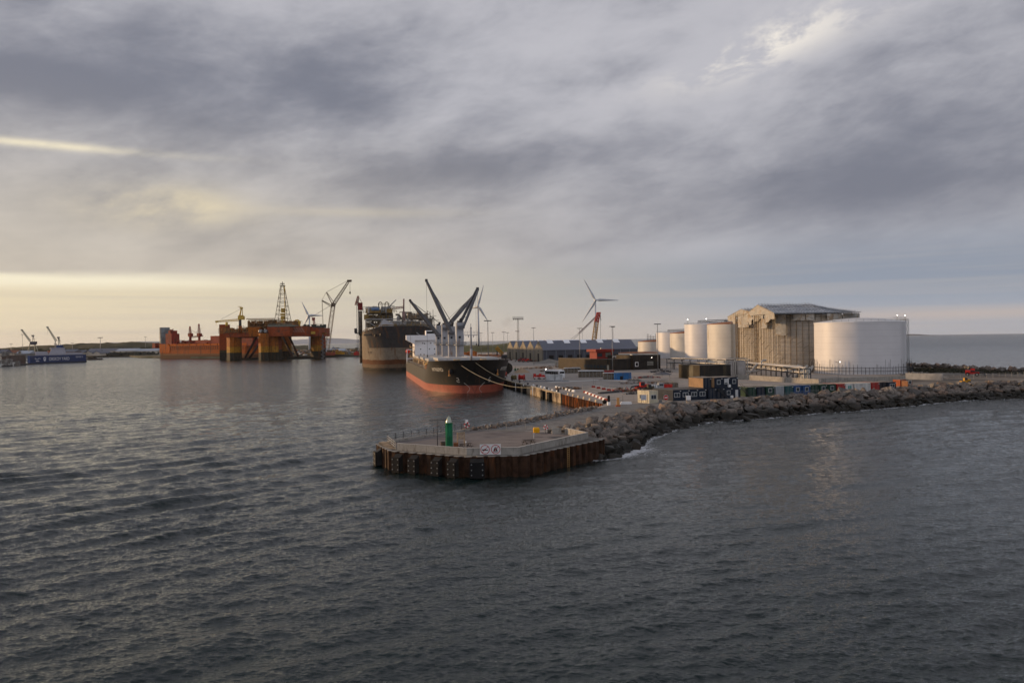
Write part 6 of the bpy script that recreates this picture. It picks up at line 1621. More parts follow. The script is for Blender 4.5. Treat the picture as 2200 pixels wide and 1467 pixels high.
for i, (px, py, z, dx) in enumerate(((1690, 812, 5, 5), (1706, 814, 5, 5.5), (1718, 816, 4.6, 4.5), (1606, 806, 4.6, 4.5), (1732, 812, 4.6, 3))):
    p = gp(px, py, G); b = MB(); b.tube(p, p + Vector((dx, 1, z)), .42, n=10); tag(b.build('slanting_pipe', m_pipe), ['slanting silver pipe, left one of three in front of the largest tank', 'slanting silver pipe, middle one of three in front of the largest tank', 'slanting silver pipe, right one of three in front of the largest tank', 'short slanting silver pipe beside the steel vessels', 'slanting silver pipe right at the foot of the largest tank'][i], 'pipe', 'slanting silver pipes')
p = gp(1600, 806, G); b = MB(); P_ = [p + Vector(v) for v in ((0, 0, .3), (0, 0, 1.6), (4.4, 0, 1.6), (6.6, 0, 2.0), (7, 0, 2.6), (7, 0, 5.4), (7.8, 0, 6.2), (9.2, 0, 6.2))]; b.path(P_, .4, 10)
tag(b.build('bent_pipe', m_pipe), 'silver pipe with an S bend beside the steel vessels', 'pipe')
for i, (px, R, h, m_) in enumerate(((1571, 1.5, 6.9, m_tank2), (1592, 1.9, 7.0, m_tank2))):
    p = gp(px, 813, G); o = thing('steel_vessel', ['upright grey vessel, the left one next to the black store', 'upright grey vessel with orange lit pipes, right of its twin'][i], 'vessel', p, 0, 'upright vessels beside the black store')
    b = MB(); b.lathe([(R, .8), (R, h - .6), (R * .7, h - .1), (0, h)], n=24); b.build('body', mat('vessel_grey', (.27, .25, .235), .45, metal=.3, var=.15), o)
    b = MB()
    for k in range(4): b.bar((R * .8 * math.cos(k * 1.57), R * .8 * math.sin(k * 1.57), 0), (R * .8 * math.cos(k * 1.57), R * .8 * math.sin(k * 1.57), .9), .12)
    b.build('legs', m_darksteel, o)
    for k, xx in enumerate((-R - .3, -R - .9)): MB().path([(xx, -.6, 0), (xx, -.6, h - .4), (xx + .5, -.6, h)], .2, 8).build('pipe', m_pipe, o) if False else None
    b = MB()
    for xx in (-R - .35, -R - 1.0, R + .4): b.path([(xx, -.6, 0), (xx, -.6, h - .4), (xx + .5, -.6, h + .1)], .22, 8)
    b.build('side_pipes', m_pipe, o)
    b = MB(); b.rail([(-R, -R, h), (R, -R, h), (R, R, h), (-R, R, h), (-R, -R, h)], 1, 1.2, .06, 2); b.build('top_railing', m_steel, o)
# bund walls
def wall(name, lab, A, B, h, th, m_=m_conc, z=G, cat='wall'):
    d = Vector((B.x - A.x, B.y - A.y, 0)); o = MB(); o.bx(0, d.length, -th / 2, th / 2, 0, h); o = o.build(name, m_); o.location = (A.x, A.y, z); o.rotation_euler = (0, 0, math.atan2(d.y, d.x)); return tag(o, lab, cat)
wall('bund_wall', 'long low concrete bund wall between the pipe rack and the row of containers', gp(1580, 814, G), gp(1760, 826, G), 1.8, .4)
wall('bund_wall', 'low grey concrete wall in front of the largest tank', gp(1764, 822, G), gp(1945, 818, G), 1.6, .4)
wall('low_white_wall', 'low pale wall on open ground right of the largest tank', gp(1946, 814.5, G), gp(2026, 817, G), 2.3, .5, mat('pale_block', (.28, .28, .28), .7))
o = MB(); o.bx(0, 16, 0, 9, 0, .25); o = o.build('concrete_base', m_conc); o.location = gp(1946, 812, G + .02); tag(o, 'flat concrete base behind the low pale wall', 'slab')
# ================================================================== CONTAINERS AND CABINS
def corr(b, x0, x1, y, z0, z1, n, dep=.04, axis='x'):
    """corrugated sheet facing -y (axis x) or -x (axis y)"""
    vs = []; 
    for i in range(n + 1):
        f = i / n; o_ = dep if i % 4 in (1, 2) else 0
        for z in (z0, z1): vs.append((x0 + (x1 - x0) * f, y - o_, z) if axis == 'x' else (y - o_, x0 + (x1 - x0) * f, z))
    b.add(vs, [(2 * i, 2 * i + 2, 2 * i + 3, 2 * i + 1) if axis == 'x' else (2 * i, 2 * i + 1, 2 * i + 3, 2 * i + 2) for i in range(n)])
def container(name, lab, cat, loc, rz, w_, d, h, m_, front='plain', side=None, group=None, roofc=None, lamp=True):
    """front (width w_) faces local -y, long side d goes back along +y"""
    o = thing(name, lab, cat, loc, rz, group)
    b = MB(); b.bx(.03, w_ - .03, .03, d - .03, .1, h - .08); corr(b, .12, w_ - .12, .03, .2, h - .2, max(8, int(w_ * 10)), .035); corr(b, .12, d - .12, .03, .2, h - .2, int(d * 8), .035, 'y'); b.build('body', m_, o)
    b = MB()
    for x in (0, w_ - .14):
        for y in (0, d - .14): b.bx(x, x + .14, y, y + .14, 0, h)
    for z in (0, h - .14): b.bx(.141, w_ - .141, 0, .12, z, z + .14); b.bx(0, .12, .141, d - .141, z, z + .14); b.bx(w_ - .12, w_, .141, d - .141, z, z + .14)
    b.build('corner_frame', m_, o)
    MB().bx(.121, w_ - .121, .121, d - .15, h - .07, h - .02).build('roof', roofc or mat('cabin_roof', (.30, .26, .22), .7, var=.2, vs=.6, stain=(.16, .14, .12), sa=.4, ss=.4), o)
    mw = mat('window_frame_white', (.46, .47, .48), .5)
    if front.startswith('win'):
        ww = {'win': 1.15, 'winwide': 1.75, 'winteal': 1.4}[front]; x = w_ / 2 - ww / 2; q_ = MB(); q_.bx(x, x + ww, -.06, -.012, .95, 2.1); f_ = q_.build('window', mw, o)
        k = 1 if front == 'win' else 2
        for i in range(k): a = x + .1 + i * (ww - .1) / k; MB().bx(a, a + (ww - .1) / k - .12, -.075, -.062, 1.06, 1.99).build('pane', m_glass if front != 'winteal' else mat('teal_glass', (.1, .25, .24), .2), f_)
    elif front == 'door':
        q_ = MB(); q_.bx(w_ / 2 - .45, w_ / 2 + .45, -.05, -.012, .15, 2.2); f_ = q_.build('door', mw, o); MB().bx(w_ / 2 + .3, w_ / 2 + .36, -.1, -.052, 1.1, 1.2).build('handle', m_darksteel, f_)
    elif front == 'shutter':
        q_ = MB(); q_.bx(w_ / 2 - .6, w_ / 2 + .5, -.06, -.012, .9, 2.35); f_ = q_.build('shuttered_window', mw, o); MB().bx(w_ / 2 - .5, w_ / 2 + .4, -.075, -.062, 1.0, 1.3).build('pane', m_glass, f_)
    else:
        b = MB()
        for x in (.5, .85, w_ - .85, w_ - .5): b.tube((x, -.06, .15), (x, -.06, h - .15), .025, n=4)
        b.build('lock_bars', m_steel, o)
    if lamp: MB().bx(w_ - .42, w_ - .12, -.2, -.04, h - .42, h - .25).build('wall_lamp', mw, o)
    return o
def pm(n, c, **k): return mat(n, c, .5, var=.14, vs=.5, stain=tuple(x * .5 + .03 for x in c), sa=.25, ss=.5, stretch=(1, 1, .3), **k)
m_navy = pm('cabin_navy', (.018, .026, .043)); m_brownc = pm('cabin_brown', (.29, .18, .10)); m_dgreen = pm('cabin_green', (.018, .050, .036)); m_blue = pm('container_blue', (.02, .065, .18)); m_cgrey = pm('container_grey', (.34, .37, .40)); m_cred = pm('container_red', (.34, .035, .03)); m_cwhite = pm('container_white', (.60, .60, .58)); m_cblack = pm('container_black', (.025, .025, .03)); m_teal = pm('container_teal', (.03, .09, .10))
RA = .40
ex = Vector((math.cos(RA), math.sin(RA), 0)); ey = Vector((-math.sin(RA), math.cos(RA), 0))
c0 = Vector((41.0, 203.8, G))
# ground floor row of navy site cabins
g1 = 'navy site cabins beside the breakwater'
labs = ['first navy cabin of the lower row, its long dark side wall to the left', 'second navy cabin of the lower row, behind the white notice board', 'third navy cabin of the lower row with a wide window', 'fourth navy cabin of the lower row, under the brown cabin corner', 'lower navy cabin beneath the brown sided cabin, without a window', 'lower dark cabin beneath the upper cabin with a small window', 'lower navy cabin with a small window and an air conditioner', 'lower navy cabin with a white door, right end of the stack']
fr = ['winwide', 'winwide', 'winwide', 'winwide', 'plain', 'plain', 'win', 'door']
for i in range(8):
    p = c0 + ex * (2.62 * i + (.5 if i > 3 else 0)); cb = container('site_cabin', labs[i], 'site cabin', p, RA, 2.5, 9.4 if i < 4 else 6.1, 2.85, m_navy, fr[i], group=g1, roofc=mat('cabin_roof_dark', (.09, .085, .08), .6, var=.3, vs=.8))
    if i == 6: b = MB(); b.bx(1.7, 2.4, -.5, -.02, .1, .75); b.tube((2.05, -.52, .42), (2.05, -.5, .42), .26, n=12); b.build('air_conditioner', m_white, cb)
# upper storey
up = Vector((0, 0, 2.87))
container('site_cabin', 'brown sided cabin standing on the navy cabins, left end of the upper storey', 'site cabin', c0 + ex * 10.2 + ey * 1.0 + up, RA, 2.5, 6.6, 2.75, m_navy, 'plain', group='upper storey of site cabins')
MB_ = MB(); corr(MB_, .14, 6.46, -.012, .15, 2.6, 52, .03, 'y'); sidep = MB_.build('side_cladding', m_brownc, [o for o in COL.objects if o.get('label', '').startswith('brown sided')][0])
ul = ['upper navy cabin with a small white framed window right of the brown one', 'upper navy cabin with a white shuttered window and an air conditioner', 'upper navy cabin at the right end of the stack']
for i, f in enumerate(('win', 'shutter', 'win')):
    cb = container('site_cabin', ul[i], 'site cabin', c0 + ex * (10.2 + 2.62 * (i + 1)) + up + ey * (0 if i else -.3), RA, 2.5, 6.1 if i else 9.0, 2.75, m_navy, f, group='upper storey of site cabins')
    if i == 1: b = MB(); b.bx(1.75, 2.4, -.5, -.02, .1, .8); b.build('air_conditioner', m_white, cb); MB().bx(1.8, 2.0, -.12, -.02, .9, 2.5).build('downpipe', m_white, cb)
    if i == 0: MB_ = MB(); corr(MB_, .14, 8.8, -.05, .15, 2.6, 60, .03, 'y'); MB_.build('side_cladding', m_brownc, cb)
# outside stairs
def stairs(lab, p, dirx, n=12):
    o = thing('steel_stairs', lab, 'stairs', p, RA); b = MB()
    for i in range(n): b.bx(min(0, dirx) * .25 * (i + 1) + max(0, dirx) * .25 * i, min(0, dirx) * .25 * (i + 1) + max(0, dirx) * .25 * i + .27, -.9, 0, .2 * (n - i) + .3, .2 * (n - i) + .34)
    b.build('treads', m_darksteel, o); b = MB()
    for y in (-.9, 0): b.bar((0, y, .2 * n + .3), (dirx * .25 * n, y, .3), .06); b.bar((0, y, .2 * n + 1.3), (dirx * .25 * n, y, 1.3), .04)
    b.build('stringers', m_darksteel, o)
stairs('dark steel stairs in front of the lower cabins left of the small window', c0 + ex * 13.4 - ey * .2, 1)
stairs('dark steel stairs at the right end of the cabin stack', c0 + ex * 21.6 + ey * .8, 1)
# row of containers
r0 = Vector((63.4, 214.6, G)); RB = .32; ex2 = Vector((math.cos(RB), math.sin(RB), 0))
row = [(m_dgreen, 'plain', 'dark green container first in the row right of the cabin stack', 0), (m_navy, 'plain', 'navy container second in the row, with a lamp', 0), (m_dgreen, 'win', 'dark green cabin with a white window left of the grey container', 0), (m_cgrey, 'plain', 'pale grey container between a green cabin and the blue ones', 0), (m_teal, 'plain', 'dark blue container with a plain door right of the grey one', 0), (m_blue, 'win', 'bright blue cabin with a window, the left of the two', 0), (m_blue, 'win', 'bright blue cabin with a window, the right of the two', 0), (m_dgreen, 'plain', 'dark green container without a window right of the blue cabins', 0), (m_dgreen, 'win', 'green cabin with a window, the left of two near the red container', 0), (m_dgreen, 'win', 'green cabin with a window directly left of the red container', 0), (m_cred, 'plain', 'red container between the green cabins and the white ones', 0), (m_cwhite, 'winteal', 'white cabin with a teal window', 0), (m_cwhite, 'plain', 'white corrugated container right of the teal windowed cabin', 0), (m_cwhite, 'plain', 'second white container, directly left of the dark red one', 0), (m_cred, 'plain', 'dark red container right of the white ones', 0), (m_cblack, 'plain', 'black container between the dark red one and the navy cabin', 0), (m_navy, 'winwide', 'navy cabin with a window at the far right end of the row', 0)]
rg = random.Random(12)
for i, (m_, f, lab, _) in enumerate(row):
    p = r0 + ex2 * (2.93 * i) + Vector((-math.sin(RB), math.cos(RB), 0)) * rg.uniform(-.5, .3)
    container('site_container', lab, 'container', p, RB, 2.45 + (.25 if i > 9 else 0), 6.05, 2.6, m_, f, group='row of containers behind the breakwater', lamp=i % 2 == 0)
container('orange_container', 'small orange container on its own right of the container row', 'container', gp(1934, 831, G), .3, 2.4, 3.0, 2.2, pm('container_orange', (.28, .07, .03)), 'plain', lamp=False)
container('orange_container', 'small brown and orange box beside the lone orange container', 'container', gp(1950, 832, G), .3, 1.8, 2.4, 1.9, pm('container_brown', (.22, .10, .05)), 'win', lamp=False)
# pale yellow cabin with notice board
yc = container('gate_cabin', 'pale cream cabin near the end of the quay, its left side glowing yellow', 'site cabin', (33.9, 198, G), .55, 2.9, 4.4, 3.1, pm('cabin_cream', (.60, .55, .42)), 'winwide', lamp=False)
MB().bx(-.08, -.04, 2.6, 3.5, 1.1, 2.0).build('window', m_glass, yc); MB().bx(-.09, -.04, .6, 1.5, .1, 2.2).build('door', pm('door_cream', (.55, .50, .38)), yc)
def noticeboard(lab, p, rz, w_, h, z, col, nm='notice_board'):
    o = thing(nm, lab, 'sign', p, rz); b = MB()
    for x in (-w_ * .4, w_ * .4): MB().bx(x - .06, x + .06, 0, .1, 0, z + h).build('post', m_tim, o)
    MB().bx(-w_ / 2, w_ / 2, -.06, -.003, z, z + h).build('panel', col, o); return o
noticeboard('grey white notice board on two posts in front of the cream cabin', gp(1383, 868, G), .2, 1.5, 1.3, 1.0, mat('board_grey', (.45, .46, .50), .5))
noticeboard('white notice board in front of the second navy cabin', gp(1479, 862, G + .8), .3, 1.25, 1.1, .3, m_white)
o = thing('no_entry_sign', 'round red and white no entry sign in front of the dark cabin wall', 'sign', gp(1431, 865.5, G), .25)
MB().tube((0, .1, 0), (0, .1, 1.9), .04, n=6).build('post', m_steel, o); d_ = MB(); d_.tube((0, 0, 1.35), (0, .04, 1.35), .62, n=24, sm=False); q_ = d_.build('disc', mat('sign_red', (.42, .03, .03), .5), o); MB().bx(-.42, .42, -.02, -.003, 1.24, 1.46).build('bar', m_white, q_); MB().tube((0, .045, 1.35), (0, .06, 1.35), .68, n=24, sm=False).build('rim', m_white, q_)
o = MB(); o.lathe([(.38, 0), (.42, .9), (.45, .95), (0, 1.0)], n=14); o = o.build('grey_bin', m_steel); o.location = gp(1419, 866.5, G); tag(o, 'small grey bin between the cream cabin and the no entry sign', 'bin')

# ================================================================== VEHICLES
def wheel(parent, p, r, w_):
    o = MB(); o.tube((p[0], p[1] - w_ / 2, p[2]), (p[0], p[1] + w_ / 2, p[2]), r, n=18, sm=False); q_ = o.build('wheel', m_black, parent)
    MB().tube((p[0], p[1] - w_ / 2 - .02, p[2]), (p[0], p[1] + w_ / 2 + .02, p[2]), r * .5, n=12, sm=False).build('rim', m_steel, q_)
def bus():
    a = gp(1197.5, 811, G); c = gp(1221, 813, G)
    o = thing('coach', 'white coach with dark side windows parked behind the white container', 'bus', gp(1208, 813.5, G), 0)
    # local: x = length going away; front faces the camera
    o.rotation_euler = (0, 0, math.atan2(QD.y, QD.x) + .30)
    b = MB(); W = 2.55; L_ = 12; H = 3.4
    pf = [(0.0, .35), (-.12, 1.2), (0, 2.0), (.35, 3.1), (.8, H), (L_ - .3, H), (L_, 3.0), (L_, .35)]
    n = len(pf); b.add([(x, -W / 2, z) for x, z in pf] + [(x, W / 2, z) for x, z in pf], [tuple(range(n)), tuple(range(2 * n - 1, n - 1, -1))] + [(i, i + n, (i + 1) % n + n, (i + 1) % n) for i in range(n)]); b.build('body', mat('coach_white', (.60, .61, .63), .3, var=.04, coat=.3), o)
    vs = [(-.02, 1.55), (.12, 2.4), (.33, 3.0)]
    b = MB(); b.add([(x - .03, -1.12, z) for x, z in vs] + [(x - .03, 1.12, z) for x, z in vs], [(0, 1, 4, 3), (1, 2, 5, 4)]); b.build('windscreen', m_black, o)
    for s_ in (-1, 1):
        for i in range(6): b = MB(); b.bx(1.2 + i * 1.75, 2.85 + i * 1.75, s_ * W / 2 - .01, s_ * W / 2 + .02, 1.75, 2.85); b.build('window', m_black, o)
        MB().bx(-.16, -.08, s_ * .85 - .2, s_ * .85 + .2, .75, 1.0).build('headlight', mat('headlight', (.7, .7, .7), .2), o)
        for x in (2.2, 8.8): wheel(o, (x, s_ * (W / 2 - .15), .48), .48, .35)
    MB().bx(-.14, -.09, -.3, .3, .45, .6).build('number_plate', mat('plate', (.5, .48, .3), .5), o)
bus()
container('white_container', 'white corrugated container beside the lit lamp on the yard', 'container', gp(1174, 818.5, G), -.03, 6.4, 2.4, 2.6, pm('container_white2', (.52, .54, .56)), 'plain', lamp=False)
def van(lab, p, rz, m_, L_=5.4, W=2.0, H=2.3):
    o = thing('van', lab, 'van', p, rz); pf = [(0, .3), (0, 1.05), (.9, 1.25), (1.7, H), (L_, H), (L_, .3)]; n = len(pf)
    b = MB(); b.add([(x, -W / 2, z) for x, z in pf] + [(x, W / 2, z) for x, z in pf], [tuple(range(n)), tuple(range(2 * n - 1, n - 1, -1))] + [(i, i + n, (i + 1) % n + n, (i + 1) % n) for i in range(n)]); b.build('body', m_, o)
    b = MB(); b.add([(.93, -.85, 1.32), (1.62, -.85, H - .12), (.93, .85, 1.32), (1.62, .85, H - .12)], [(0, 1, 3, 2)]); b.build('windscreen', m_black, o)
    for s_ in (-1, 1):
        MB().bx(1.6, 2.7, s_ * W / 2 - .01, s_ * W / 2 + .015, 1.35, 2.0).build('window', m_black, o)
        for x in (.95, L_ - 1.0): wheel(o, (x, s_ * (W / 2 - .1), .34), .34, .22)
van('white van roof showing behind the white container', gp(1178, 807, G), .2, m_white, 6, 2.1, 2.7)
def loader(lab, p, rz, m_, s=1.0, boom=True, nm='telehandler', cat='telehandler'):
    o = thing(nm, lab, cat, p, rz); o.scale = (s, s, s)
    b = MB(); b.bx(0, 4.2, -.7, .7, .7, 1.4); b.bx(2.6, 4.2, -.95, .95, 1.3, 2.1); b.build('body', m_, o)
    b = MB(); b.bx(1.3, 2.6, -.9, .1, 1.4, 2.7); cb = b.build('cab', m_, o); MB().bx(1.25, 2.65, -.93, -.905, 1.7, 2.55).build('window', m_glass, cb); MB().bx(1.2, 2.7, -.95, .15, 2.71, 2.8).build('cab_roof', m_darksteel, cb)
    if boom: b = MB(); b.bar((3.9, .5, 1.9), (-1.2, .5, 1.3), .22); b.bar((-1.2, .5, 1.3), (-1.6, .5, .5), .18); b.bx(-2.2, -1.5, -.8, 1.2, .15, .5); b.build('boom', m_darksteel, o)
    for x in (.7, 3.5):
        for s_ in (-1, 1): wheel(o, (x, s_ * .95, .62), .62, .45)
m_redv = mat('vehicle_red', (.42, .025, .02), .4, var=.12, coat=.2); m_yelv = mat('vehicle_yellow', (.45, .24, .03), .5, var=.15); m_greyv = mat('vehicle_grey', (.30, .32, .34), .5, var=.15)
loader('red tractor like loader with black tyres near the cream cabin', gp(1366, 840, G), .3, m_redv, 1.0)
loader('dark loader with yellow wheels right beside the red one', gp(1384, 842, G), .5, mat('vehicle_dark', (.06, .055, .04), .6), .8)
loader('red telehandler in front of the second warehouse gable', gp(1113, 777, G), .2, m_redv, 1.1)
loader('red telehandler in front of the third warehouse gable', gp(1122, 778, G), .1, m_redv, 1.2)
def skip(lab, p, rz, L_, W, H, m_, nm='skip', cat='skip'):
    b = MB(); vs = []
    for z, k in ((0, .8), (H, 1.0), (H, .94), (.15, .76)):
        for x, y in ((-L_ / 2 * k, -W / 2), (L_ / 2 * k, -W / 2), (L_ / 2 * k, W / 2), (-L_ / 2 * k, W / 2)): vs.append((x, y * (1 if z in (0, H) and k != .94 else .92), z))
    fs = [(0, 3, 2, 1)] + [(r_ * 4 + i, r_ * 4 + (i + 1) % 4, r_ * 4 + 4 + (i + 1) % 4, r_ * 4 + 4 + i) for r_ in range(3) for i in range(4)] + [(12, 13, 14, 15)]
    b.add(vs, fs); 
    for x in (-.3, 0, .3): b.bx(x * L_ - .05, x * L_ + .05, -W / 2 - .07, -W / 2 - .005, .05, H - .05)
    o = b.build(nm, m_); o.location = p; o.rotation_euler = (0, 0, rz); return tag(o, lab, cat)
skip('long red skip right of the grey truck behind the site cabins', gp(1428, 836, G), .15, 4.6, 2.2, 1.5, m_redv)
o = thing('grey_truck', 'grey truck with white striped side between the loader and the red skip', 'truck', gp(1397, 838.5, G), .1)
b = MB(); b.bx(0, 2.4, -1, 1, .6, 1.7); b.build('load_bed', m_greyv, o); b = MB(); b.bx(2.5, 4.1, -1, 1, .5, 2.2); cb = b.build('cab', m_greyv, o); MB().bx(2.7, 3.9, -1.03, -1.003, 1.4, 2.0).build('window', m_glass, cb)
for x in (.7, 3.2):
    for s_ in (-1, 1): wheel(o, (x, s_ * .85, .42), .42, .3)
for i in range(3): b = MB(); b.bx(.25 + i * .7, .5 + i * .7, -1.06, -1.01, .8, 1.7); b.build('white_stripe', m_white, o)
# right hand side machines
loader('small red machine on the open ground at the far right', gp(2104, 808, G), 2.6, m_redv, 1.1, True, 'loader', 'loader')
loader('small yellow machine just behind the rocks at the far right', gp(2064, 825, G), .2, m_yelv, .75, False, 'dumper', 'dumper')
# ================================================================== STACKS OF CAGES, SHEDS, CONTAINERS ON THE YARD
def cage_stack(lab, p, rz, nx, ny, h, m_=None, cover=None):
    o = thing('cage_stack', lab, 'cage stack', p, rz, 'stacked wire cages on the yard'); b = MB(); w_ = 1.5; rg = random.Random(int(p.x * 10)); f = MB()
    for i in range(nx):
        for j in range(ny):
            x = i * 1.55; y = j * 1.55
            f.bx(x + .12, x + 1.33, y + .12, y + 1.33, .1, h - .25 - rg.random() * .3)
            for dx in (0, 1.4):
                for dy in (0, 1.4): b.bx(x + dx, x + dx + .08, y + dy, y + dy + .08, 0, h)
            for z in (.1, h / 2, h - .08): b.bx(x, x + 1.48, y, y + .05, z, z + .06); b.bx(x, x + .05, y, y + 1.48, z, z + .06)
    b.build('cages', mat('cage_grey', (.26, .25, .23), .6), o); f.build('load', mat('cage_load', (.14, .12, .095), .9, var=.5, vs=2.0), o)
    if cover: c_ = MB(); c_.bx(-.05, nx * 1.55, -.05, ny * 1.55, h + .01, h + .12); c_.build('cover', cover, o)
m_tarpb = mat('tarp_blue', (.07, .15, .28), .5, var=.15, vs=1); m_tarpg = mat('tarp_grey', (.34, .38, .42), .5, var=.2, vs=1)
cage_stack('farthest stack of wire cages with a blue cover, behind the coach', gp(1213, 802, G), .0, 5, 4, 2.4, cover=m_tarpg)
cage_stack('long stack of wire cages with a pale cover between the coach and the red container', gp(1243, 811, G), -.06, 7, 5, 2.6, cover=m_tarpg)
cage_stack('small stack of wire cages directly left of the blue container', gp(1297, 816, G), -.05, 4, 3, 2.6, cover=m_tarpg)
cage_stack('stack of wire cages behind the site cabins, right of the canopy', gp(1418, 835, G), .1, 4, 2, 2.2)
container('blue_box', 'blue covered box beside the farthest cage stack', 'container', gp(1232, 801, G), 0, 2.6, 6, 2.6, m_blue, 'plain', lamp=False)
container('red_container', 'red container between the cage stacks on the yard', 'container', gp(1289, 808.5, G), -.03, 6.1, 2.4, 2.6, m_cred, 'plain', lamp=False)
bc_ = container('blue_container', 'bright blue container on the yard with a dark doorway', 'container', gp(1320, 816.5, G), -.05, 6.6, 2.5, 2.9, pm('container_blue2', (.03, .13, .33)), 'plain', lamp=False)
MB().bx(2.2, 3.3, -.08, -.04, .1, 1.5).build('doorway', m_black, bc_)
container('red_box', 'bright red box at the foot of the warehouse wall', 'container', gp(1248, 783, G), 0, 2.9, 2.4, 3.0, pm('box_red', (.55, .02, .03)), 'plain', lamp=False)
o = thing('long_shed', 'long low open shed with a pale flat roof behind the cages', 'shed', gp(1212, 790, G), .0)
MB().bx(-.3, 20, -.3, 5, 2.5, 2.7).build('roof', m_white, o); b = MB()
for i in range(15): b.bx(i * 1.4, i * 1.4 + .12, 0, .12, 0, 2.5)
b.bx(0, 19.7, .02, .1, 1.2, 1.3); b.build('posts', m_steel, o); MB().bx(.2, 19.5, 4, 4.1, 0, 2.5).build('back_wall', mat('shed_back', (.1, .1, .09), .7), o)
# canopy
o = thing('round_canopy', 'dark round topped canopy on thin posts behind the red loader', 'canopy', gp(1423, 818, G), .1); b = MB(); b.lathe([(3.5, 2.4), (3.6, 2.45), (1.7, 3.1), (0, 3.4)], n=12, sm=False); 
for i in range(12): a = i * math.pi / 6; b.bar((3.6 * math.cos(a), 3.6 * math.sin(a), 2.5), (0, 0, 3.5), .05)
b.build('roof', mat('canopy_dark', (.10, .10, .11), .5), o)
for i in range(6): a = i * math.pi / 3 + .3; MB().tube((3.2 * math.cos(a), 3.2 * math.sin(a), 0), (3.2 * math.cos(a), 3.2 * math.sin(a), 2.5), .06, n=5).build('post', m_steel, o)
# sand heaps
def heap(lab, p, r, h, m_, nm='sand_heap', sx=1.0):
    b = MB(); n = 28; rows_ = 9; rg = random.Random(int(r * 10)); vs = []
    for k in range(rows_ + 1):
        f = k / rows_
        for i in range(n):
            a = 2 * math.pi * i / n; rr = r * (1 - f) * (1 + .12 * math.sin(a * 3 + 1) + rg.uniform(-.04, .04)); vs.append((rr * math.cos(a) * sx, rr * math.sin(a), h * f ** 1.1 + rg.uniform(-.04, .04) * h))
    b.add(vs, [(k * n + i, k * n + (i + 1) % n, (k + 1) * n + (i + 1) % n, (k + 1) * n + i) for k in range(rows_) for i in range(n)], True)
    o = b.build(nm, m_); o.location = p; return tag(o, lab, 'heap')
m_sand = mat('sand', (.34, .25, .17), .95, var=.15, vs=1.5, bump=.5, bs=3); m_grv = mat('gravel_heap', (.19, .18, .165), .95, var=.25, vs=1.5, bump=.6, bs=3)
heap('conical heap of brown sand right of the black pipe on the quay', gp(1120, 800.5, G), 4.2, 2.7, m_sand)
heap('grey gravel heap against the warehouse side wall', gp(1180, 780, G), 7.5, 3.0, m_grv, 'gravel_heap', 1.6)
heap('low grey gravel heap further right along the warehouse', gp(1232, 783, G), 5.0, 2.0, m_grv, 'gravel_heap', 1.8)
wall('block_wall', 'grey concrete block bay in front of the warehouse, the left one', gp(1193, 786, G), gp(1216, 785, G), 3.2, .8)
wall('block_wall', 'grey concrete block bay in front of the warehouse, the right one', gp(1219, 783, G), gp(1237, 783, G), 3.0, .8)
# black pipe section lying on the quay
o = thing('black_steel_tube', 'huge black steel tube lying on the quay behind the bow of the bulk carrier', 'steel tube', gp(1089, 803.5, G), .05)
b = MB(); b.tube((0, 0, 2.9), (-11, 16, 2.9), 2.9, n=28); b.tube((0, 0, 2.9), (.9, -1.3, 2.9), 2.9, 2.3, 28); b.build('tube_shell', mat('tube_black', (.022, .02, .017), .5, var=.3, vs=.4, stain=(.06, .045, .03), sa=.3, ss=.3), o)
o = MB()
for x in (0, 1.4): o.bx(x, x + 1.0, 0, .8, 0, 1.4)
o.bar((.5, .4, 1.4), (.5, .4, 2.4), .1); o = o.build('green_machine', mat('machine_green', (.05, .10, .05), .6, var=.3)); o.location = gp(1105, 797, G); tag(o, 'small green machine between the black tube and the sand heap', 'machine')
# reels and pumps at the quay edge
def reel(lab, p, rz, r, w_, m_):
    o = thing('cable_reel', lab, 'cable reel', p, rz)
    for y in (-w_ / 2, w_ / 2): b = MB(); b.tube((0, y - .05, r + .2), (0, y + .05, r + .2), r, n=20, sm=False); b.build('flange', m_, o)
    MB().tube((0, -w_ / 2, r + .2), (0, w_ / 2, r + .2), r * .7, n=20).build('coil', m_, o); b = MB()
    for y in (-w_ / 2 - .2, w_ / 2 + .2): b.bar((-r, y, 0), (0, y, r + .2), .09); b.bar((r, y, 0), (0, y, r + .2), .09)
    b.build('stand', m_darksteel, o)
reel('bright red reel on a stand at the quay edge, right of the bow', gp(1121, 818, G), 1.2, 1.2, 2.0, m_redv)
reel('dull yellow green reel left of the bright red one', gp(1104, 817, G), .9, 1.0, 1.4, mat('reel_olive', (.16, .13, .06), .7, var=.4))
reel('small red and white reel right beside the bow of the bulk carrier', gp(1085, 810, G), 1.3, 1.1, 1.2, mat('reel_red', (.38, .07, .05), .6, var=.3))
for i, (px, s_) in enumerate(((1146, 1.0), (1158, 1.1))):
    o = thing('red_machine', ['red machine on a trailer, left one of a pair near the lit lamp', 'red machine on a trailer, directly left of the lit lamp'][i], 'machine', gp(px, 815, G), .1, 'red machines near the lit lamp'); b = MB(); b.bx(0, 2.6, 0, 1.5, .6, 1.0); b.bx(.1, 1.1, .1, 1.4, 1.0, 2.3); b.bx(1.3, 2.5, .2, 1.3, 1.0, 1.8); b.build('engine_housing', m_redv, o); b = MB(); b.bx(.2, 2.4, -.05, -.003, .65, .9); b.build('side_panel', m_white, o)
    for x in (.5, 2.1): wheel(o, (x, .1, .35), .35, .2)
o = MB()
for i in range(6): o.bx(i * 2.9, i * 2.9 + 2.6, 0, .5 + (i % 2) * .4, 0, .45)
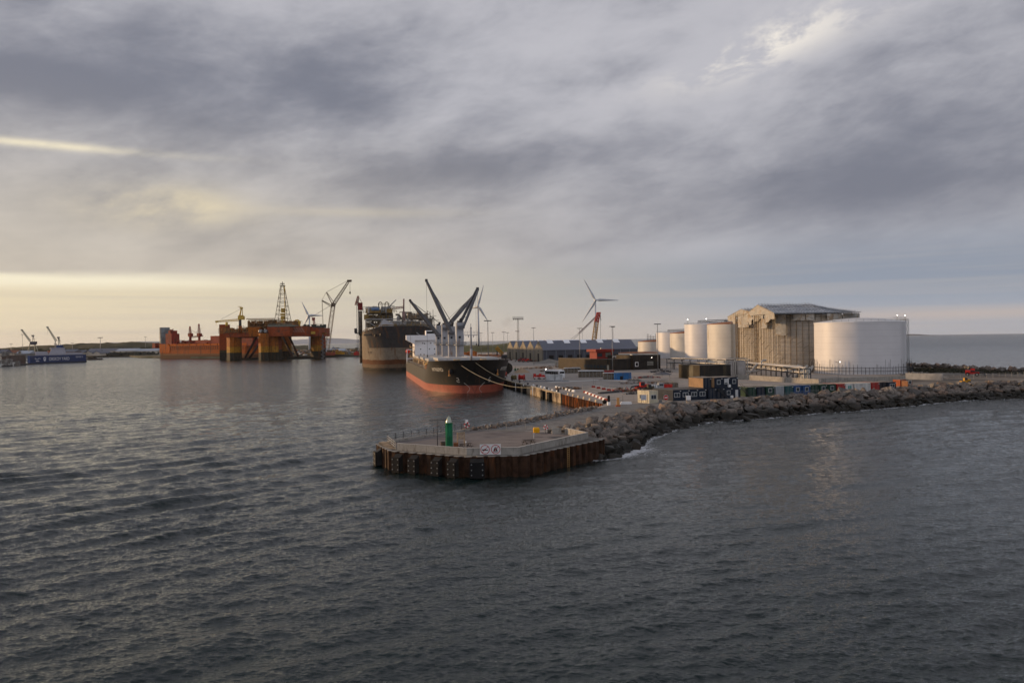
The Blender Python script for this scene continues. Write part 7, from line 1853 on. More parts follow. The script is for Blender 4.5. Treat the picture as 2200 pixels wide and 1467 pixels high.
o.bx(-.2, 17.5, .55, 1.4, 0, .22); o = o.build('pipe_bundle', mat('bundle_grey', (.21, .22, .24), .7)); o.location = gp(1126, 820.5, G); tag(o, 'long low bundle of grey steel lying along the quay left of the white container', 'steel bundle')
# long dark beam and low kerbs
wall('long_beam', 'long dark beam lying on the ground behind the red and white barriers', gp(1287, 846, G), gp(1363, 839.5, G), .5, .9, m_darksteel, cat='beam')
# ================================================================== BARRIERS
blk = MB(); blk.add([(-.6, -.3, 0), (.6, -.3, 0), (.6, .3, 0), (-.6, .3, 0), (-.55, -.14, .62), (.55, -.14, .62), (.55, .14, .62), (-.55, .14, .62)], [(0, 3, 2, 1), (4, 5, 6, 7), (0, 1, 5, 4), (1, 2, 6, 5), (2, 3, 7, 6), (3, 0, 4, 7)])
me_w = blk.build('barrier_block', mat('block_cream', (.42, .35, .27), .8, var=.1)); me_white = me_w
edge_pts = [(1146, 829), (1154, 831), (1163, 833), (1170, 835.2), (1178, 837.6), (1187, 840.2), (1197, 843), (1221, 848.5), (1232, 851), (1243, 854), (1255, 856.8), (1268, 860), (1281, 863.3)]
first = True
def place(ob, p, rz, lab, cat, grp, name=None, m_=None, first=False):
    o = ob if first else ob.copy()
    if not first: COL.objects.link(o)
    if m_ is not None and o.data.materials[0] != m_:
        o.data = o.data.copy(); o.data.materials[0] = m_
    o.location = p; o.rotation_euler = (0, 0, rz); return tag(o, lab, cat, grp)
for i, (px, py) in enumerate(edge_pts):
    place(me_w, gp(px, py, G), QROT - 1.57, 'pale concrete block in the line along the quay edge above the rusty sheet piles' if i > 6 else 'white block in the line along the edge of the pale concrete quay', 'barrier block', 'pale blocks along the quay edge' if i > 6 else 'white blocks along the concrete quay', first=(i == 0), m_=mat('block_cream', (.42, .35, .27), .8) if i > 6 else m_white)
rw = MB(); rw.add(blk.v, blk.f); rwb = rw.build('road_barrier', mat('barrier_red', (.22, .03, .025), .6))
a_, c_ = Vector((1257, 843, 0)), Vector((1302, 860, 0))
for i in range(13):
    k = i / 12; p = gp(a_.x + (c_.x - a_.x) * k, a_.y + (c_.y - a_.y) * k + .8, G)
    place(rwb, p, -.95, 'white road barrier in the red and white line beside the quay' if i % 2 else 'red road barrier in the red and white line beside the quay', 'road barrier', 'white road barriers' if i % 2 else 'red road barriers', first=(i == 0), m_=m_white if i % 2 else mat('barrier_red', (.22, .03, .025), .6))
bwl = MB(); bwl.add(blk.v, blk.f); bwb = bwl.build('kerb_barrier', m_white)
for i in range(11):
    k = i / 10; place(bwb, gp(1196 + 36 * k, 833 + 8.5 * k, G), -.9, 'dark barrier in the black and white line on the quay' if i % 2 else 'white barrier in the black and white line on the quay', 'road barrier', 'dark barriers on the quay' if i % 2 else 'white barriers on the quay', first=(i == 0), m_=m_black if i % 2 else m_white)
far_b = MB(); far_b.add(blk.v, blk.f); fb = far_b.build('plastic_barrier', mat('barrier_pale', (.5, .46, .42), .7))
for i in range(14):
    k = i / 13; place(fb, gp(1275 + 48 * k, 830.5 + 10 * k + (2 if i % 3 == 0 else 0), G), -.4 + .3 * (i % 3), 'pale barrier in the scattered line across the middle of the yard' if i % 3 else 'dark red barrier in the scattered line across the middle of the yard', 'road barrier', 'pale barriers in mid yard' if i % 3 else 'dark red barriers in mid yard', first=(i == 0), m_=mat('barrier_pale', (.5, .46, .42), .7) if i % 3 else mat('barrier_dred', (.25, .04, .03), .7))
# scrap steel heap among them
def junk(lab, px, py, w_, d, n, seed, hm, mats, nm='scrap_pile'):
    rg = random.Random(seed); o = thing(nm, lab, 'scrap pile', gp(px, py, G), 0)
    for mi, mm in enumerate(mats):
        b = MB()
        for i in range(n // len(mats)):
            x = rg.uniform(-w_ / 2, w_ / 2); y = rg.uniform(-d / 2, d / 2); z = rg.uniform(.1, hm) * (1 - abs(x) / w_ * 1.2)
            if rg.random() < .5: b.box((x, y, max(z, .1)), (rg.uniform(.2, 1.6), rg.uniform(.2, 1), rg.uniform(.15, .8)), rg.uniform(0, 3))
            else: b.bar((x, y, .1), (x + rg.uniform(-1.5, 1.5), y + rg.uniform(-1, 1), z + rg.uniform(0, .6)), .07)
        tag(b.build('scrap', mm, o), kind='stuff')
m_j1 = mat('scrap_grey', (.22, .21, .20), .8, var=.4); m_j2 = mat('scrap_brown', (.14, .08, .05), .8, var=.4); m_j3 = mat('scrap_red', (.26, .045, .035), .7, var=.3)
junk('pile of red and grey scrap left of the red loader', 1345, 841, 9, 4, 60, 1, 1.3, (m_j1, m_j2, m_j3))
junk('grey pile of fencing and timber on the quay behind the barriers', 1222, 836, 8, 3, 48, 2, .8, (m_j1, m_j2))
junk('heap of steel behind the red loader, below the canopy', 1382, 824, 16, 5, 60, 3, .7, (m_j1, m_j2))
junk('grey and white clutter right of the blue container', 1362, 818, 5, 4, 40, 4, .9, (m_j1,))
junk('scattered timber and pallets in front of the warehouse corner', 1190, 789, 18, 8, 70, 5, .8, (m_j1, m_j2))
junk('machines and parts gathered below the first gables', 1136, 777, 14, 5, 70, 6, 2.0, (m_j2, m_darksteel, m_j3))
junk('timber, drums and steel between the sand heap and the warehouse', 1155, 792, 16, 10, 80, 9, 1.0, (m_j1, m_j2))
junk('low grey pallets in the middle of the yard behind the coach', 1190, 797, 14, 5, 60, 10, .7, (m_j1, m_j2))
junk('mixed steel and hoses left of the canopy', 1392, 812, 10, 4, 60, 11, .8, (m_j1, m_j3))
junk('small scattered gear right behind the cream cabin', 1382, 846, 12, 3, 50, 12, .7, (m_j1, m_darksteel))
junk('dark gear beside the foot of the largest tank', 1960, 806, 10, 5, 50, 13, 1.6, (m_darksteel, m_j1))
junk('dark clutter left of the first gable', 1082, 775, 14, 6, 60, 7, 2.4, (m_darksteel, m_j2))
junk('grey and yellow clutter beside the pipe rack', 1420, 800, 10, 6, 60, 8, 1.6, (m_j1, m_darksteel))
# wire fence and gates
def fence(lab, pts, h, nm='wire_fence', step=3.4):
    o = thing(nm, lab, 'fence', (0, 0, 0)); b = MB(); c_ = MB()
    for a, c in zip(pts[:-1], pts[1:]):
        L_ = (c - a).length; k = max(1, round(L_ / step))
        for i in range(k + 1): p = a.lerp(c, i / k); b.tube(p, p + Vector((0, 0, h)), .05, n=5)
        for z in (.15, h * .33, h * .66, h): c_.tube(a + Vector((0, 0, z)), c + Vector((0, 0, z)), .022, n=4)
        kk = int(L_ / .45)
        for i in range(kk): p = a.lerp(c, i / kk); c_.tube(p + Vector((0, 0, .15)), p + Vector((0, 0, h)), .012, n=3, caps=False)
    b.build('posts', m_steel, o); c_.build('mesh', m_steel, o)
fence('wire mesh fence left of the cream cabin', [gp(1310, 865, G), gp(1338, 866, G), gp(1362, 864, G)], 2.0)
fence('low wire fence along the row of containers behind the rocks', [gp(1615, 861, G), gp(1700, 852, G), gp(1800, 842, G)], 1.2)
fence('wire fence on the open ground at the far right', [gp(2020, 818, G), gp(2200, 809, G)], 1.8)
for i, (px, py, w_) in enumerate(((1252, 841, 2.0), (1310, 838.5, 4.4), (1275, 828, .8))):
    o = MB(); h = 2.1; o.bar((0, 0, 0), (0, 0, h), .04); o.bar((w_, 0, 0), (w_, 0, h), .04); o.bar((0, 0, h), (w_, 0, h), .04); o.bar((0, 0, h * .5), (w_, 0, h * .5), .03)
    for k in range(int(w_ / .5)): o.bar((k * .5, 0, .4), (k * .5, 0, h), .015)
    o = o.build('fence_frame', m_steel); o.location = gp(px, py, G); o.rotation_euler = (0, 0, -.1); tag(o, ['small free standing mesh gate frame on the quay', 'wide free standing mesh frame behind the barriers', 'narrow free standing mesh panel in mid yard'][i], 'fence panel')
# bollard, orange sign
o = thing('mooring_bollard', 'black post on a white base at the end of the sheet pile wall', 'bollard', gp(1308, 870, G)); MB().lathe([(.45, 0), (.42, .75), (.3, .8), (0, .8)], n=14).build('base', m_white, o); MB().lathe([(.3, .8), (.3, 2.0), (.36, 2.1), (.2, 2.3), (0, 2.35)], n=14).build('post', m_black, o)
o = thing('orange_marker', 'narrow orange and cream upright marker on the track near the quay end', 'marker', gp(1328, 873, G)); MB().bx(-.3, .3, -.1, .1, .35, 2.1).build('panel', mat('marker_orange', (.55, .28, .10), .6, var=.2), o); MB().bx(-.55, .55, -.3, .3, 0, .35).build('foot', mat('marker_foot', (.40, .10, .04), .7), o)
o = MB(); o.bx(-1.4, 1.4, -.4, .4, 0, .4); o.bx(-1.2, 1.2, -.3, .3, .41, .62); o = o.build('white_boat', m_white); o.location = gp(1345, 868, G); tag(o, 'low white slab lying in front of the wire fence', 'slab')
o = MB(); o.lathe([(0, -.55), (.45, -.4), (.6, 0), (.45, .4), (0, .55)], (0, 0, .6), 14); o = o.build('tyre_fender', m_black); o.location = gp(1299, 868, G); tag(o, 'round black rubber lump at the end of the sheet pile wall', 'fender')

# ================================================================== LIGHT MASTS
def mast(px, ptop, pbase_y, Yd=None, lab='', kind='T', r=.16, lit=False, nm='light_mast', base_z=G):
    p = gp(px, pbase_y, base_z) if Yd is None else Vector((at(px, 700, Yd).x, Yd, base_z))
    top = at(px, ptop, p.y).z - base_z
    o = thing(nm, lab, 'light mast', p, 0, 'tall light masts of the harbour' if not lit else None)
    MB().tube((0, 0, 0), (0, 0, top), r, r * .6, 8).build('pole', m_steel, o)
    if kind == 'T':
        b = MB(); w_ = r * 7; b.bx(-w_, w_, -.2, .2, top, top + r * 1.6); b.build('lamp_head', m_darksteel, o)
    elif kind == 'lattice':
        b = MB(); b.lattice((0, 0, 0), (0, 0, top), 1.7, 1.2, 18, .09); b.build('lattice', m_steel, o)
        b = MB(); b.bx(-4.2, 4.2, -.8, .8, top - .2, top + .15); b.rail([(-4.2, -.8, top + .15), (4.2, -.8, top + .15)], 1.2, 1.4, .08, 2); b.build('lamp_head', m_darksteel, o)
        for k in range(6): MB().bx(-4 + k * 1.5, -3.2 + k * 1.5, -1.1, -.7, top - 1.2, top - .3).build('floodlight', m_darksteel, o)
    if lit: MB().lathe([(0, -.2), (.22, 0), (0, .2)], (0, 0, top + .1), 8).build('lamp', m_glow, o)
    return o
mast(1113, 684, 0, 640, 'lattice floodlight mast with a wide lamp platform behind the warehouse gables', 'lattice')
mast(1048, 690, 0, 620, 'tall floodlight mast right of the middle wind turbine', 'T', .42)
mast(1058, 715, 0, 900, 'thin mast right of the tall floodlight mast', 'T', .3)
mast(1033, 716, 0, 950, 'thin mast just right of the ship foremast', 'T', .28)
mast(1082, 714, 0, 850, 'thin light mast above the green dune, left of centre', 'T', .3)
mast(1090, 715, 0, 880, 'thin light mast above the green dune beside another', 'T', .26)
mast(1111, 712, 0, 650, 'short mast left of the lattice mast, above the first gable', 'T', .25)
mast(1146, 705, 0, 520, 'light mast standing in front of the fourth gable', 'T', .2)
mast(1245, 706, 0, 445, 'light mast in front of the warehouse, left of the lattice crane', 'T', .2)
mast(1251, 706, 0, 900, 'thin mast just behind another one near the lattice crane', 'T', .25)
mast(1315, 702, 0, 396, 'light mast beside the corner of the black office', 'T', .2)
mast(1317, 703, 0, 760, 'thin mast behind the mast at the black office', 'T', .25)
mast(1412.5, 697, 0, 395, 'light mast with a platform in front of the second tank', 'T', .24)
mast(1173, 793.5, 818, None, 'short lamp post with a lit lamp beside the white container', 'P', .07, True)
mast(215, 726, 0, 1500, 'distant lattice mast beyond the warehouses on the left', 'T', .7, base_z=2.6)
mast(312, 724, 0, 1600, 'distant thin mast left of the round tower', 'T', .4, base_z=2.6)
mast(23, 739, 0, 1400, 'distant mast at the far left above the hill', 'T', .4, base_z=2.6)
mast(155, 737, 0, 1500, 'distant mast over the hill right of the yard cranes', 'T', .4, base_z=2.6)
mast(48, 719, 0, 1300, 'distant mast behind the left yard crane', 'T', .35, base_z=2.6)
o = thing('twin_lamp', 'small twin headed lamp post in front of the largest tank', 'lamp post', gp(1801, 822, G)); MB().tube((0, 0, 0), (0, 0, 7.0), .08, n=6).build('pole', m_steel, o)
for s_, mm in ((-1, m_darksteel), (1, m_glow)): MB().lathe([(0, -.15), (.18, 0), (0, .15)], (s_ * .65, 0, 7.1), 8).build('lamp', mm, o)
MB().bar((-.65, 0, 7.0), (.65, 0, 7.0), .05).build('arm', m_steel, o)

# ================================================================== FAR SHIPYARD, LEFT
def dock():
    A_ = gp(65, 782, 0); B_ = gp(185, 777.6, 0); d = B_ - A_; L_ = d.length
    o = thing('floating_dock', 'long blue floating dock wall with white yard lettering', 'floating dock', A_, math.atan2(d.y, d.x))
    mb = zone_mat('dock_blue', [(1.0, (.02, .03, .05)), (99, (.018, .055, .185))], .5, (.05, .04, .04), .12, .1)
    T_ = at(65, 765.2, A_.y).z; T2 = at(185, 760.2, B_.y).z; H = (T_ + T2) / 2
    MB().bx(0, L_, 0, 4, -1, H).build('side_wall', mb, o)
    MB().bx(L_ - .01, L_ + 1.5, .5, 4, -1, 2).build('end_pontoon', m_darksteel, o)
    b = MB(); b.rail([(0, .3, H), (L_, .3, H)], 1.2, 3, .1, 2); b.build('top_railing', m_steel, o)
    def put(txt, size, x, z, sx_, nm='lettering'):
        t_ = text_mesh(txt, size, 0); xs = [v[0] for v in t_.v]; x0, w_ = min(xs), max(xs) - min(xs)
        t_.v = [(x + (v[0] - x0) / w_ * sx_, -.12, z + v[2]) for v in t_.v]; t_.build(nm, mat('dock_letters', (.62, .64, .68), .5), o)
    k = L_ / 120.0
    # the wall turns away with distance, so pixel spans are converted along it
    def X(px):
        r_ = ray(px, 770); tt = (A_.x * r_.y - A_.y * r_.x) / (d.normalized().y * r_.x - d.normalized().x * r_.y); return tt
    put('ORSKOV YARD', H * .55, X(105), H * .36, X(149) - X(105)); put('DOCK 2', H * .26, X(163), H * .62, X(178) - X(163))
    put('fayard', H * .3, X(74), H * .52, X(87) - X(74)) if False else None
    b = MB(); P_ = [(X(74.5), -.12, H * .62), (X(76), -.12, H * .7), (X(77), -.12, H * .5), (X(79), -.12, H * .62), (X(81), -.12, H * .5), (X(83), -.12, H * .66), (X(87), -.12, H * .6)]; b.path(P_, .22, 4); b.bx(X(77), X(84), -.16, -.02, H * .28, H * .36); b.build('script_mark', mat('dock_letters', (.62, .64, .68), .5), o)
    b = MB(); cx = X(96); s_ = (X(99) - X(93)) / 2
    b.add([(cx - s_, -.12, H * .74), (cx, -.12, H * .84), (cx + s_, -.12, H * .74), (cx + s_ * .8, -.12, H * .42), (cx, -.12, H * .24), (cx - s_ * .8, -.12, H * .42)], [(0, 1, 2, 3, 4, 5)]); b.build('crest', mat('dock_letters', (.62, .64, .68), .5), o)
    b = MB(); b.bx(cx - s_ * .45, cx + s_ * .45, -.17, -.13, H * .56, H * .68); b.build('crest_detail', mat('dock_blue_plain', (.018, .055, .185), .5), o)
dock()
def brown_dock():
    A_ = gp(18, 786.5, 0); B_ = gp(60, 783, 0); d = B_ - A_
    o = thing('brown_dock_section', 'brown grey dock wall left of the blue floating dock', 'floating dock', A_, math.atan2(d.y, d.x)); L_ = d.length
    b = MB(); b.bx(0, L_, 2, 6, -1, 10.5); b.bx(0, L_, 1.4, 1.99, 4.6, 5.2); b.build('wall', mat('dock_brown', (.12, .09, .08), .8, var=.25, vs=.1, panel=(6, 5)), o); b = MB(); b.bx(-16, L_ + 8, -5, 1.3, -1, 1.2); b.build('pontoon_deck', m_darksteel, o); b = MB(); clutter(b, -2, L_ + 6, 3, 10, 10, 30, 51, 5); b.build('deck_gear', mat('yard_gear', (.18, .17, .16), .7, var=.4), o)
brown_dock()
o = thing('harbour_clutter', 'jumble of dark boats and gear at the far left edge', 'boats', gp(4, 787, 0)); b = MB(); clutter(b, -14, 9, 0, 14, 0, 60, 52, 8); b.build('gear', mat('yard_gear', (.18, .17, .16), .7), o); b = MB(); clutter(b, -14, 9, 0, 6, 0, 20, 53, 5); b.build('pale_gear', m_cwhite, o)
# grey ship in the dock
o = thing('grey_patrol_ship', 'pale grey ship with a mast standing inside the blue dock', 'ship', gp(100, 778, 0) + Vector((-6, 30, 0)), .55)
b = MB(); zt = at(100, 748, 960).z
b.add([(-8, -5, 8), (12, -5, 8), (12, 5, 8), (-8, 5, 8), (-4.5, -4, zt - 1), (10, -4, zt - 1), (10, 4, zt - 1), (-4.5, 4, zt - 1)], [(0, 3, 2, 1), (4, 5, 6, 7), (0, 1, 5, 4), (1, 2, 6, 5), (2, 3, 7, 6), (3, 0, 4, 7)]); b.bx(-6, 10.5, -4.6, 4.6, zt - .98, zt + .2); b.build('superstructure', mat('navy_grey', (.36, .36, .42), .5, var=.08), o)
b = MB(); b.bx(-22, -8, -4, 4, 6, 13); b.bx(12, 30, -4.5, 4.5, 6, 11); b.build('hull', mat('navy_grey', (.36, .36, .42), .5), o)
b = MB(); b.lattice((0, 0, zt), (0, 0, zt + 8), 1.6, .8, 4, .2); b.box((0, 0, zt + 5), (3, 2, 1)); b.build('mast', mat('mast_pale', (.35, .33, .30), .6), o)
b = MB(); b.bx(-9, -5.5, -4, 4, zt - 6, zt - 3.4); b.build('lifeboat', mat('lifeboat_orange', (.4, .15, .08), .5), o)
# yard cranes
def ycrane(lab, base_px, Yd, piv, tip, cabp, apex, cab_m, legs):
    o = thing('yard_crane', lab, 'crane', Vector((at(base_px, 700, Yd).x, Yd, 2.6)), 0, 'shipyard cranes on the left'); O = o.location
    L = lambda px, py: at(px, py, Yd) - O
    b = MB()
    for a, c in legs: b.bar(L(*a), L(*c), .5)
    b.build('portal_legs', mat('crane_pale', (.30, .30, .25), .6, var=.2), o)
    b = MB(); b.box(tuple(L(*cabp)), (7.5, 5, 3.8)); b.lathe([(3, 0), (3.4, 1.2), (0, 1.3)], tuple(L(cabp[0], cabp[1] + 4.5)), 12); b.build('cab', cab_m, o)
    b = MB(); b.lattice(L(*piv), L(*tip), 2.0, 1.2, 10, .24, .16); b.box(tuple(L(*tip)), (2.2, 2, 2)); b.build('jib', mat('crane_pale', (.30, .30, .25), .6), o)
    b = MB(); b.bar(L(cabp[0] - 2.5, cabp[1]), L(*apex), .35); b.bar(L(cabp[0] + 2.5, cabp[1]), L(*apex), .35); b.box(tuple(L(*apex)), (3, 2, 1.8)); b.bar(L(*apex), L(apex[0] + 5, apex[1] + 9), .2); b.build('tower_head', mat('crane_grey_dark', (.07, .07, .09), .6), o)
    b = MB(); b.tube(L(*tip), L(tip[0], tip[1] + 16), .1, n=4); b.build('wire', m_darksteel, o)
ycrane('portal crane with a dark cab, the left one of the two shipyard cranes', 70, 1120, (65, 733), (47, 709), (72, 736.5), (70.5, 721), mat('crane_grey_dark', (.07, .07, .09), .6), (((64, 738), (62, 756)), ((74, 739), (75, 756)), ((76, 739), (82, 756)), ((66, 738), (60, 752))))
ycrane('crane with a blue turret, the right one of the two shipyard cranes', 127, 1100, (121, 733), (102, 703), (128, 744), (125.5, 725), mat('crane_blue', (.03, .06, .16), .5), (((124, 747), (124, 762)), ((130, 747), (130, 762)), ((126, 740), (125, 727)), ((129, 740), (127, 727))))
b = MB(); O = at(128, 724.5, 1100); b.box(tuple(O), (5, 2, 1.5)); tag(b.build('crane_counterweight', mat('crane_grey_dark', (.07, .07, .09), .6)), 'dark counterweight arm at the head of the right shipyard crane', 'crane part') if False else None
# far buildings
def gabled(lab, px0, px1, ptop, Yd, m_w, m_r, depth=22, name='far_building', gable=False, zb=2.6, cat='building', ang=0.0, group=None):
    a = at(px0, 700, Yd).x; c = at(px1, 700, Yd).x; h = at((px0 + px1) / 2, ptop, Yd).z - zb; w_ = c - a
    o = thing(name, lab, cat, (a, Yd, zb), ang, group)
    if gable:
        e = h * .5; MB().add([(0, 0, 0), (w_, 0, 0), (w_, 0, e), (w_ / 2, 0, h), (0, 0, e), (0, depth, 0), (w_, depth, 0), (w_, depth, e), (w_ / 2, depth, h), (0, depth, e)], [(0, 1, 2, 3, 4), (9, 8, 7, 6, 5), (0, 4, 9, 5), (1, 6, 7, 2)]).build('walls', m_w, o)
        b = MB(); b.add([(-.5, -.5, e + .1), (w_ / 2, -.5, h + .1), (w_ + .5, -.5, e + .1), (-.5, depth, e + .1), (w_ / 2, depth, h + .1), (w_ + .5, depth, e + .1), (-.5, -.5, e + .6), (w_ / 2, -.5, h + .7), (w_ + .5, -.5, e + .6), (-.5, depth, e + .6), (w_ / 2, depth, h + .7), (w_ + .5, depth, e + .6)], [(6, 7, 10, 9), (7, 8, 11, 10), (0, 1, 7, 6), (1, 2, 8, 7), (0, 3, 4, 1), (1, 4, 5, 2)]); b.build('roof', m_r, o)
    else:
        e = h * .6; MB().bx(0, w_, 0, depth, 0, e).build('walls', m_w, o)
        b = MB(); b.add([(-1, -1, e + .05), (w_ + 1, -1, e + .05), (w_ + 1, depth + 1, e + .05), (-1, depth + 1, e + .05), (-1, depth / 2, h), (w_ + 1, depth / 2, h)], [(0, 1, 5, 4), (2, 3, 4, 5), (0, 4, 3), (1, 2, 5), (0, 3, 2, 1)]); b.build('roof', m_r, o)
    return o
m_fw = mat('far_white_wall', (.52, .46, .38), .8, var=.1, vs=.05); m_fr = mat('far_roof_grey', (.13, .14, .17), .6, var=.1); m_fr2 = mat('far_roof_pale', (.36, .39, .45), .5, var=.1); m_fb = mat('far_brick', (.20, .09, .06), .8, var=.2)
gabled('far white gabled shed, left of a pair behind the blue dock end', 179, 198, 754, 1330, m_fw, m_fr, 40, gable=True)
gabled('far white gabled shed, right of a pair behind the blue dock end', 199, 215, 755, 1330, m_fw, m_fr, 40, gable=True)
gabled('far long shed with a dark roof behind the white gabled pair', 186, 250, 748.5, 1450, m_fw, m_fr, 30)
gabled('far long warehouse with a pale roof and a sunlit white end', 248, 290, 748.5, 1420, m_fw, m_fr2, 30)
gabled('far long warehouse with a pale roof left of the laid up ship', 288, 336, 749, 1420, m_fw, m_fr2, 30)
gabled('far brick building right of the blue dock crane', 133, 160, 750, 1300, m_fb, m_fr, 20)
gabled('far pale building behind the dock, right of the brick one', 160, 178, 752, 1320, m_fw, m_fr, 20)
gabled('bright sunlit white building at the far left edge', -6, 8, 751, 1150, m_fw, m_fr, 18)
gabled('sunlit white building with an orange roof near the far left', 14, 32, 752, 1180, m_fw, m_fb, 18)
gabled('grey shed behind the brown dock', 34, 62, 753, 1150, mat('far_grey_wall', (.2, .2, .2), .8), m_fr2, 18)
b = MB(); b.box((0, 0, 1.0), (22, 6, 2.0)); b.bx(-7, 3, -2, 2, 2.01, 4.2); b.bx(-11, 13, -2.6, 2.6, -.5, .6); o = b.build('barge', mat('barge_dark', (.05, .045, .04), .8)); o.location = gp(201, 773, 0); tag(o, 'small dark barge floating just right of the blue dock', 'barge')
# trees on the far left shore
m_leaf = mat('far_leaves', (.045, .052, .026), .9, var=.35, vs=.15); m_bark = mat('bark', (.06, .05, .04), .9)
def far_tree_mesh(seed):
    rg = random.Random(seed); b = MB()
    for k in range(9):
        cx, cy, cz, r = rg.uniform(-3, 3), rg.uniform(-3, 3), rg.uniform(4, 8.5), rg.uniform(1.6, 2.8)
        for i in range(70):
            v = Vector((rg.gauss(0, 1), rg.gauss(0, 1), rg.gauss(0, .8))).normalized() * r * rg.uniform(.55, 1.05) + Vector((cx, cy, cz)); n_ = Vector((rg.gauss(0, 1), rg.gauss(0, 1), rg.gauss(0, 1))).normalized(); u = n_.orthogonal().normalized() * rg.uniform(.3, .7); w_ = n_.cross(u)
            b.add([v - u, v + w_, v + u], [(0, 1, 2)])
    return b
tproto = []
for s_ in range(4):
    o = thing('tree', 'dark tree in the belt on the far left shore', 'tree', (0, 0, 0), 0, 'trees along the far left shore')
    far_tree_mesh(s_).build('crown', m_leaf, o); b = MB(); b.tube((0, 0, 0), (0, 0, 5), .5, .25, 6); b.tube((0, 0, 3), (1.8, .5, 6), .2, .1, 5); b.tube((0, 0, 3.4), (-1.6, .4, 6.2), .2, .1, 5); b.build('trunk', m_bark, o); tproto.append(o)
rg = random.Random(77); cnt = 0
spots = [(rg.uniform(-14, 345), rg.uniform(1480, 1720)) for i in range(150)] + [(rg.uniform(205, 345), rg.uniform(1440, 1480)) for i in range(26)] + [(rg.uniform(0, 60), rg.uniform(1300, 1400)) for i in range(10)]
for i, (px, Yd) in enumerate(spots):
    o = tproto[i] if i < 4 else copy_tree(tproto[i % 4]); o.location = (at(px, 700, Yd).x, Yd, 2.5); k = rg.uniform(.7, 1.35); o.scale = (k * 1.2, k * 1.2, k); o.rotation_euler = (0, 0, rg.uniform(0, 6))
# dark bank of material by the water left of the laid up ship
b = MB(); rg = random.Random(9)
for i in range(420):
    x = rg.uniform(-760, -600); y = 1350 + (x + 640) * -.4 + rg.uniform(-20, 20); b.box((x, y, 3 + rg.uniform(0, 4)), (rg.uniform(1, 5), rg.uniform(1, 4), rg.uniform(1, 4)), rg.uniform(0, 3))
tag(b.build('dark_stockpile', mat('stockpile_dark', (.05, .055, .05), .9, var=.5, vs=.3)), 'long dark stockpile of timber and scrap on the shore left of the laid up ship', 'stockpile', kind='stuff')
# scrap yard between the rig and the grey ship
def scrapyard():
    rg = random.Random(21)
    cols = [mat('sy_grey', (.20, .20, .20), .8, var=.4), mat('sy_dark', (.06, .06, .06), .8, var=.4), mat('sy_brown', (.20, .14, .08), .8, var=.4), mat('sy_white', (.5, .5, .5), .6), mat('sy_rust', (.30, .10, .05), .8)]
    for mi, mm in enumerate(cols):
        b = MB()
        for i in range(170 if mi < 3 else 60):
            Yd = rg.uniform(1065, 1500); x = at(rg.uniform(618, 778), 700, Yd).x; h = rg.uniform(.8, 4.5) + (3 if rg.random() < .1 else 0); b.box((x, Yd, 2.6 + h / 2), (rg.uniform(1, 7), rg.uniform(1, 5), h), rg.uniform(0, 3))
        tag(b.build('scrap_heaps', mm), 'low jumble of scrap and machinery on the shore between the rig and the grey ship', 'scrap', kind='stuff')
    gabled('far grey roofed shed between the rig and the grey production ship', 700, 738, 749, 1120, mat('far_grey_wall', (.2, .2, .2), .8), mat('shed_roof_pale', (.42, .45, .5), .4), 14)
    for i, px in enumerate((727, 735)):
        p = gp(px, 764, 2.6); o = thing('excavator', ['orange yellow excavator on the far shore, the left of two', 'orange yellow excavator on the far shore, the right of two'][i], 'excavator', p, 0, 'excavators on the far shore'); o.scale = (2, 2, 2)
        b = MB(); b.bx(-1.5, 1.5, -1.2, 1.2, .8, 2.2); b.build('body', m_yelv, o); MB().bx(-1.2, -.1, -1.1, .2, 2.21, 3.2).build('cab', m_yelv, o); b = MB(); b.bx(-1.8, 1.8, -1.3, -.7, 0, .8); b.bx(-1.8, 1.8, .7, 1.3, 0, .8); b.build('tracks', m_darksteel, o); b = MB(); b.bar((-1, 0, 2), (-3, 0, 4), .25); b.bar((-3, 0, 4), (-4.2, 0, 1.6), .2); b.build('arm', m_yelv, o)
    o = MB(); a = at(716, 745, 1110); c = at(725, 757, 1110); o.bar(a, c, .5); o.bar(a, at(709, 758, 1110), .4); tag(o.build('blue_loader_arm', mat('loader_blue', (.05, .10, .22), .6)), 'blue bent loader arm above the far shore', 'machine arm')
    o = MB(); p = gp(707, 763, 2.6); o.box((p.x, p.y, 4.6), (18, 6, 4)); o.box((p.x + 11, p.y, 5.4), (4, 5, 3)); tag(o.build('red_hulk', mat('hulk_red', (.32, .09, .06), .7, var=.2)), 'dull red steel hulk lying on the far shore beside the yellow excavators', 'hulk')
    o = MB(); p = gp(766, 763, 2.6); o.box((p.x, p.y, 4.4), (6, 5, 3.6)); o.box((p.x + .5, p.y, 6.9), (3, 3, 1.4)); tag(o.build('red_cabin', mat('cabin_red_far', (.45, .03, .03), .6)), 'small red cabin on the far shore beside the grey production ship', 'cabin')
    p = at(675, 700, 1120); o = thing('red_boom_crane', 'short red lattice boom standing behind the rig and the wind turbine', 'crane', (p.x, 1120, 2.6)); b = MB(); L = lambda px, py: at(px, py, 1120) - o.location; b.lattice(L(680, 745), L(673.5, 687), 3, 1.6, 12, .3); b.box(tuple(L(673.5, 685)), (4, 2, 4)); b.bar(L(673.5, 683), L(681, 702), .25); b.build('boom', mat('boom_red_far', (.25, .07, .06), .6), o)
scrapyard()
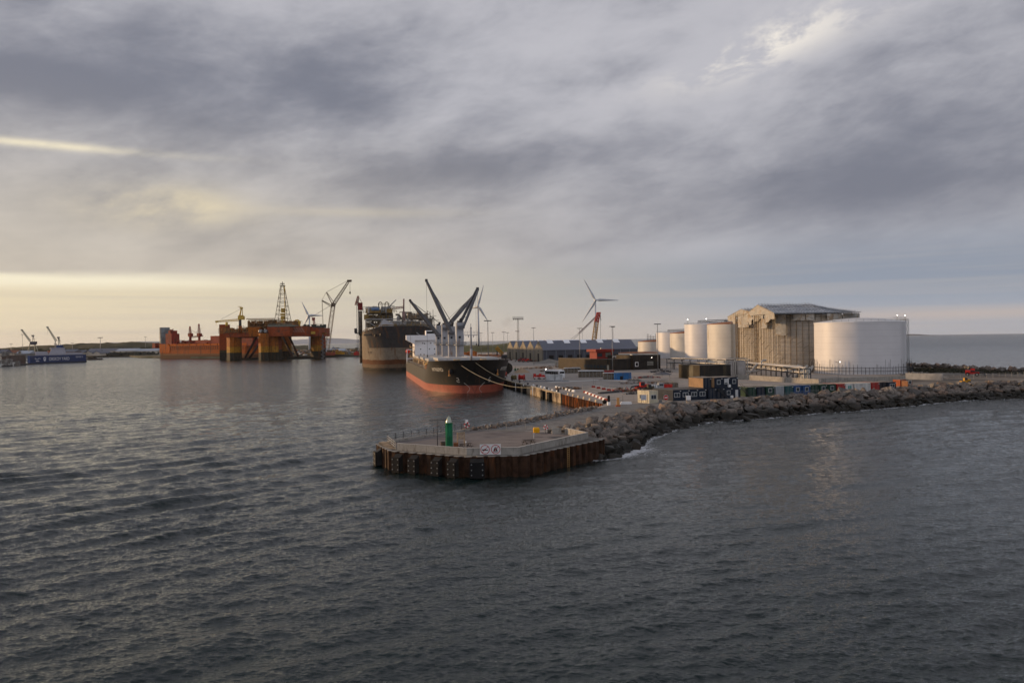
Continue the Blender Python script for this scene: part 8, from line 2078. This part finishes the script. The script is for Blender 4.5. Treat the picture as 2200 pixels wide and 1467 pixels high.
# yellow and orange plant behind the bulk carrier
p = at(1072, 750, 700); o = thing('yellow_conveyor', 'yellow conveyor machine behind the bow of the bulk carrier', 'conveyor', (p.x, 700, G)); b = MB(); L = lambda px, py: at(px, py, 700) - o.location; b.lattice(L(1066, 746), L(1080, 761), 2.4, 2.4, 8, .3); b.build('conveyor_frame', m_yelv, o); b = MB(); b.bar(L(1068, 747), L(1068, 764), .5); b.bar(L(1078, 758), L(1078, 766), .5); b.bx(2, 7, -2, 2, 0, 3.4); b.build('supports', m_darksteel, o)
for i, (px, py, w_, h_, c_, lab) in enumerate(((1008, 752, 12, 6, (.42, .14, .04), 'orange brown heap of containers behind the bulk carrier'), (1052, 752, 20, 3, (.30, .14, .08), 'long low reddish row beyond the yellow conveyor'), (1075, 750, 22, 4, (.50, .42, .36), 'long low pale building behind the first gable'), (1084, 762, 10, 3, (.24, .23, .22), 'pale crates left of the first gable'))):
    p = at(px, 740, 760); o = thing('stock_block', lab, 'stock', (p.x, 760 + i * 8, G), .1); b = MB(); rg = random.Random(i); mm = mat('stock%d' % i, c_, .8, var=.35, vs=.2)
    for k in range(7): b.box((-w_ / 2 + k * w_ / 6, rg.uniform(-3, 3), h_ / 2 + rg.uniform(-.2, .2) * h_ * .5), (w_ / 5.0, 4, h_ * rg.uniform(.6, 1.0)), 0)
    b.build('blocks', mm, o)
# thin brown smoke
mt = bpy.data.materials.new('smoke'); mt.use_nodes = True; t = NT(mt.node_tree); mt.node_tree.nodes.remove(mt.node_tree.nodes['Principled BSDF']); pv = t.n('ShaderNodeVolumePrincipled'); t.link(pv.outputs[0], mt.node_tree.nodes['Material Output'].inputs['Volume'])
tcn = t.n('ShaderNodeTexCoord'); x, y, z = t.xyz(tcn.outputs['Object']); rr = t.m('SQRT', t.m('ADD', t.m('ADD', t.m('MULTIPLY', x, x), t.m('MULTIPLY', y, y)), t.m('MULTIPLY', z, z)))
dn = t.m('MULTIPLY', t.ss(rr, .2, 1.0, 1.0, 0.0), t.ss(t.noise(tcn.outputs['Object'], 1.6, 4, .6), .35, .7)); t.put(pv.inputs['Density'], t.m('MULTIPLY', dn, .03)); pv.inputs['Color'].default_value = (.22, .17, .13, 1)
b = MB(); b.lathe([(0.001, -1), (.5, -.86), (.86, -.5), (1, 0), (.86, .5), (.5, .86), (0.001, 1)], n=20); o = b.build('smoke_puff', mt); o.location = at(1090, 690, 720); o.scale = (9, 7, 7.5); tag(o, 'faint brown puff of smoke in the air above the dune', 'smoke', kind='stuff')

# ================================================================== AIR
mt = bpy.data.materials.new('haze_air'); mt.use_nodes = True; t = NT(mt.node_tree); mt.node_tree.nodes.remove(mt.node_tree.nodes['Principled BSDF'])
pv = t.n('ShaderNodeVolumePrincipled'); t.link(pv.outputs[0], mt.node_tree.nodes['Material Output'].inputs['Volume'])
pv.inputs['Density'].default_value = 1.7e-5; pv.inputs['Color'].default_value = (.93, .95, 1.0, 1); pv.inputs['Anisotropy'].default_value = .2
b = MB(); b.bx(-27000, 27000, -26500, 27500, -4, 330); tag(b.build('haze', mt), kind='stuff')
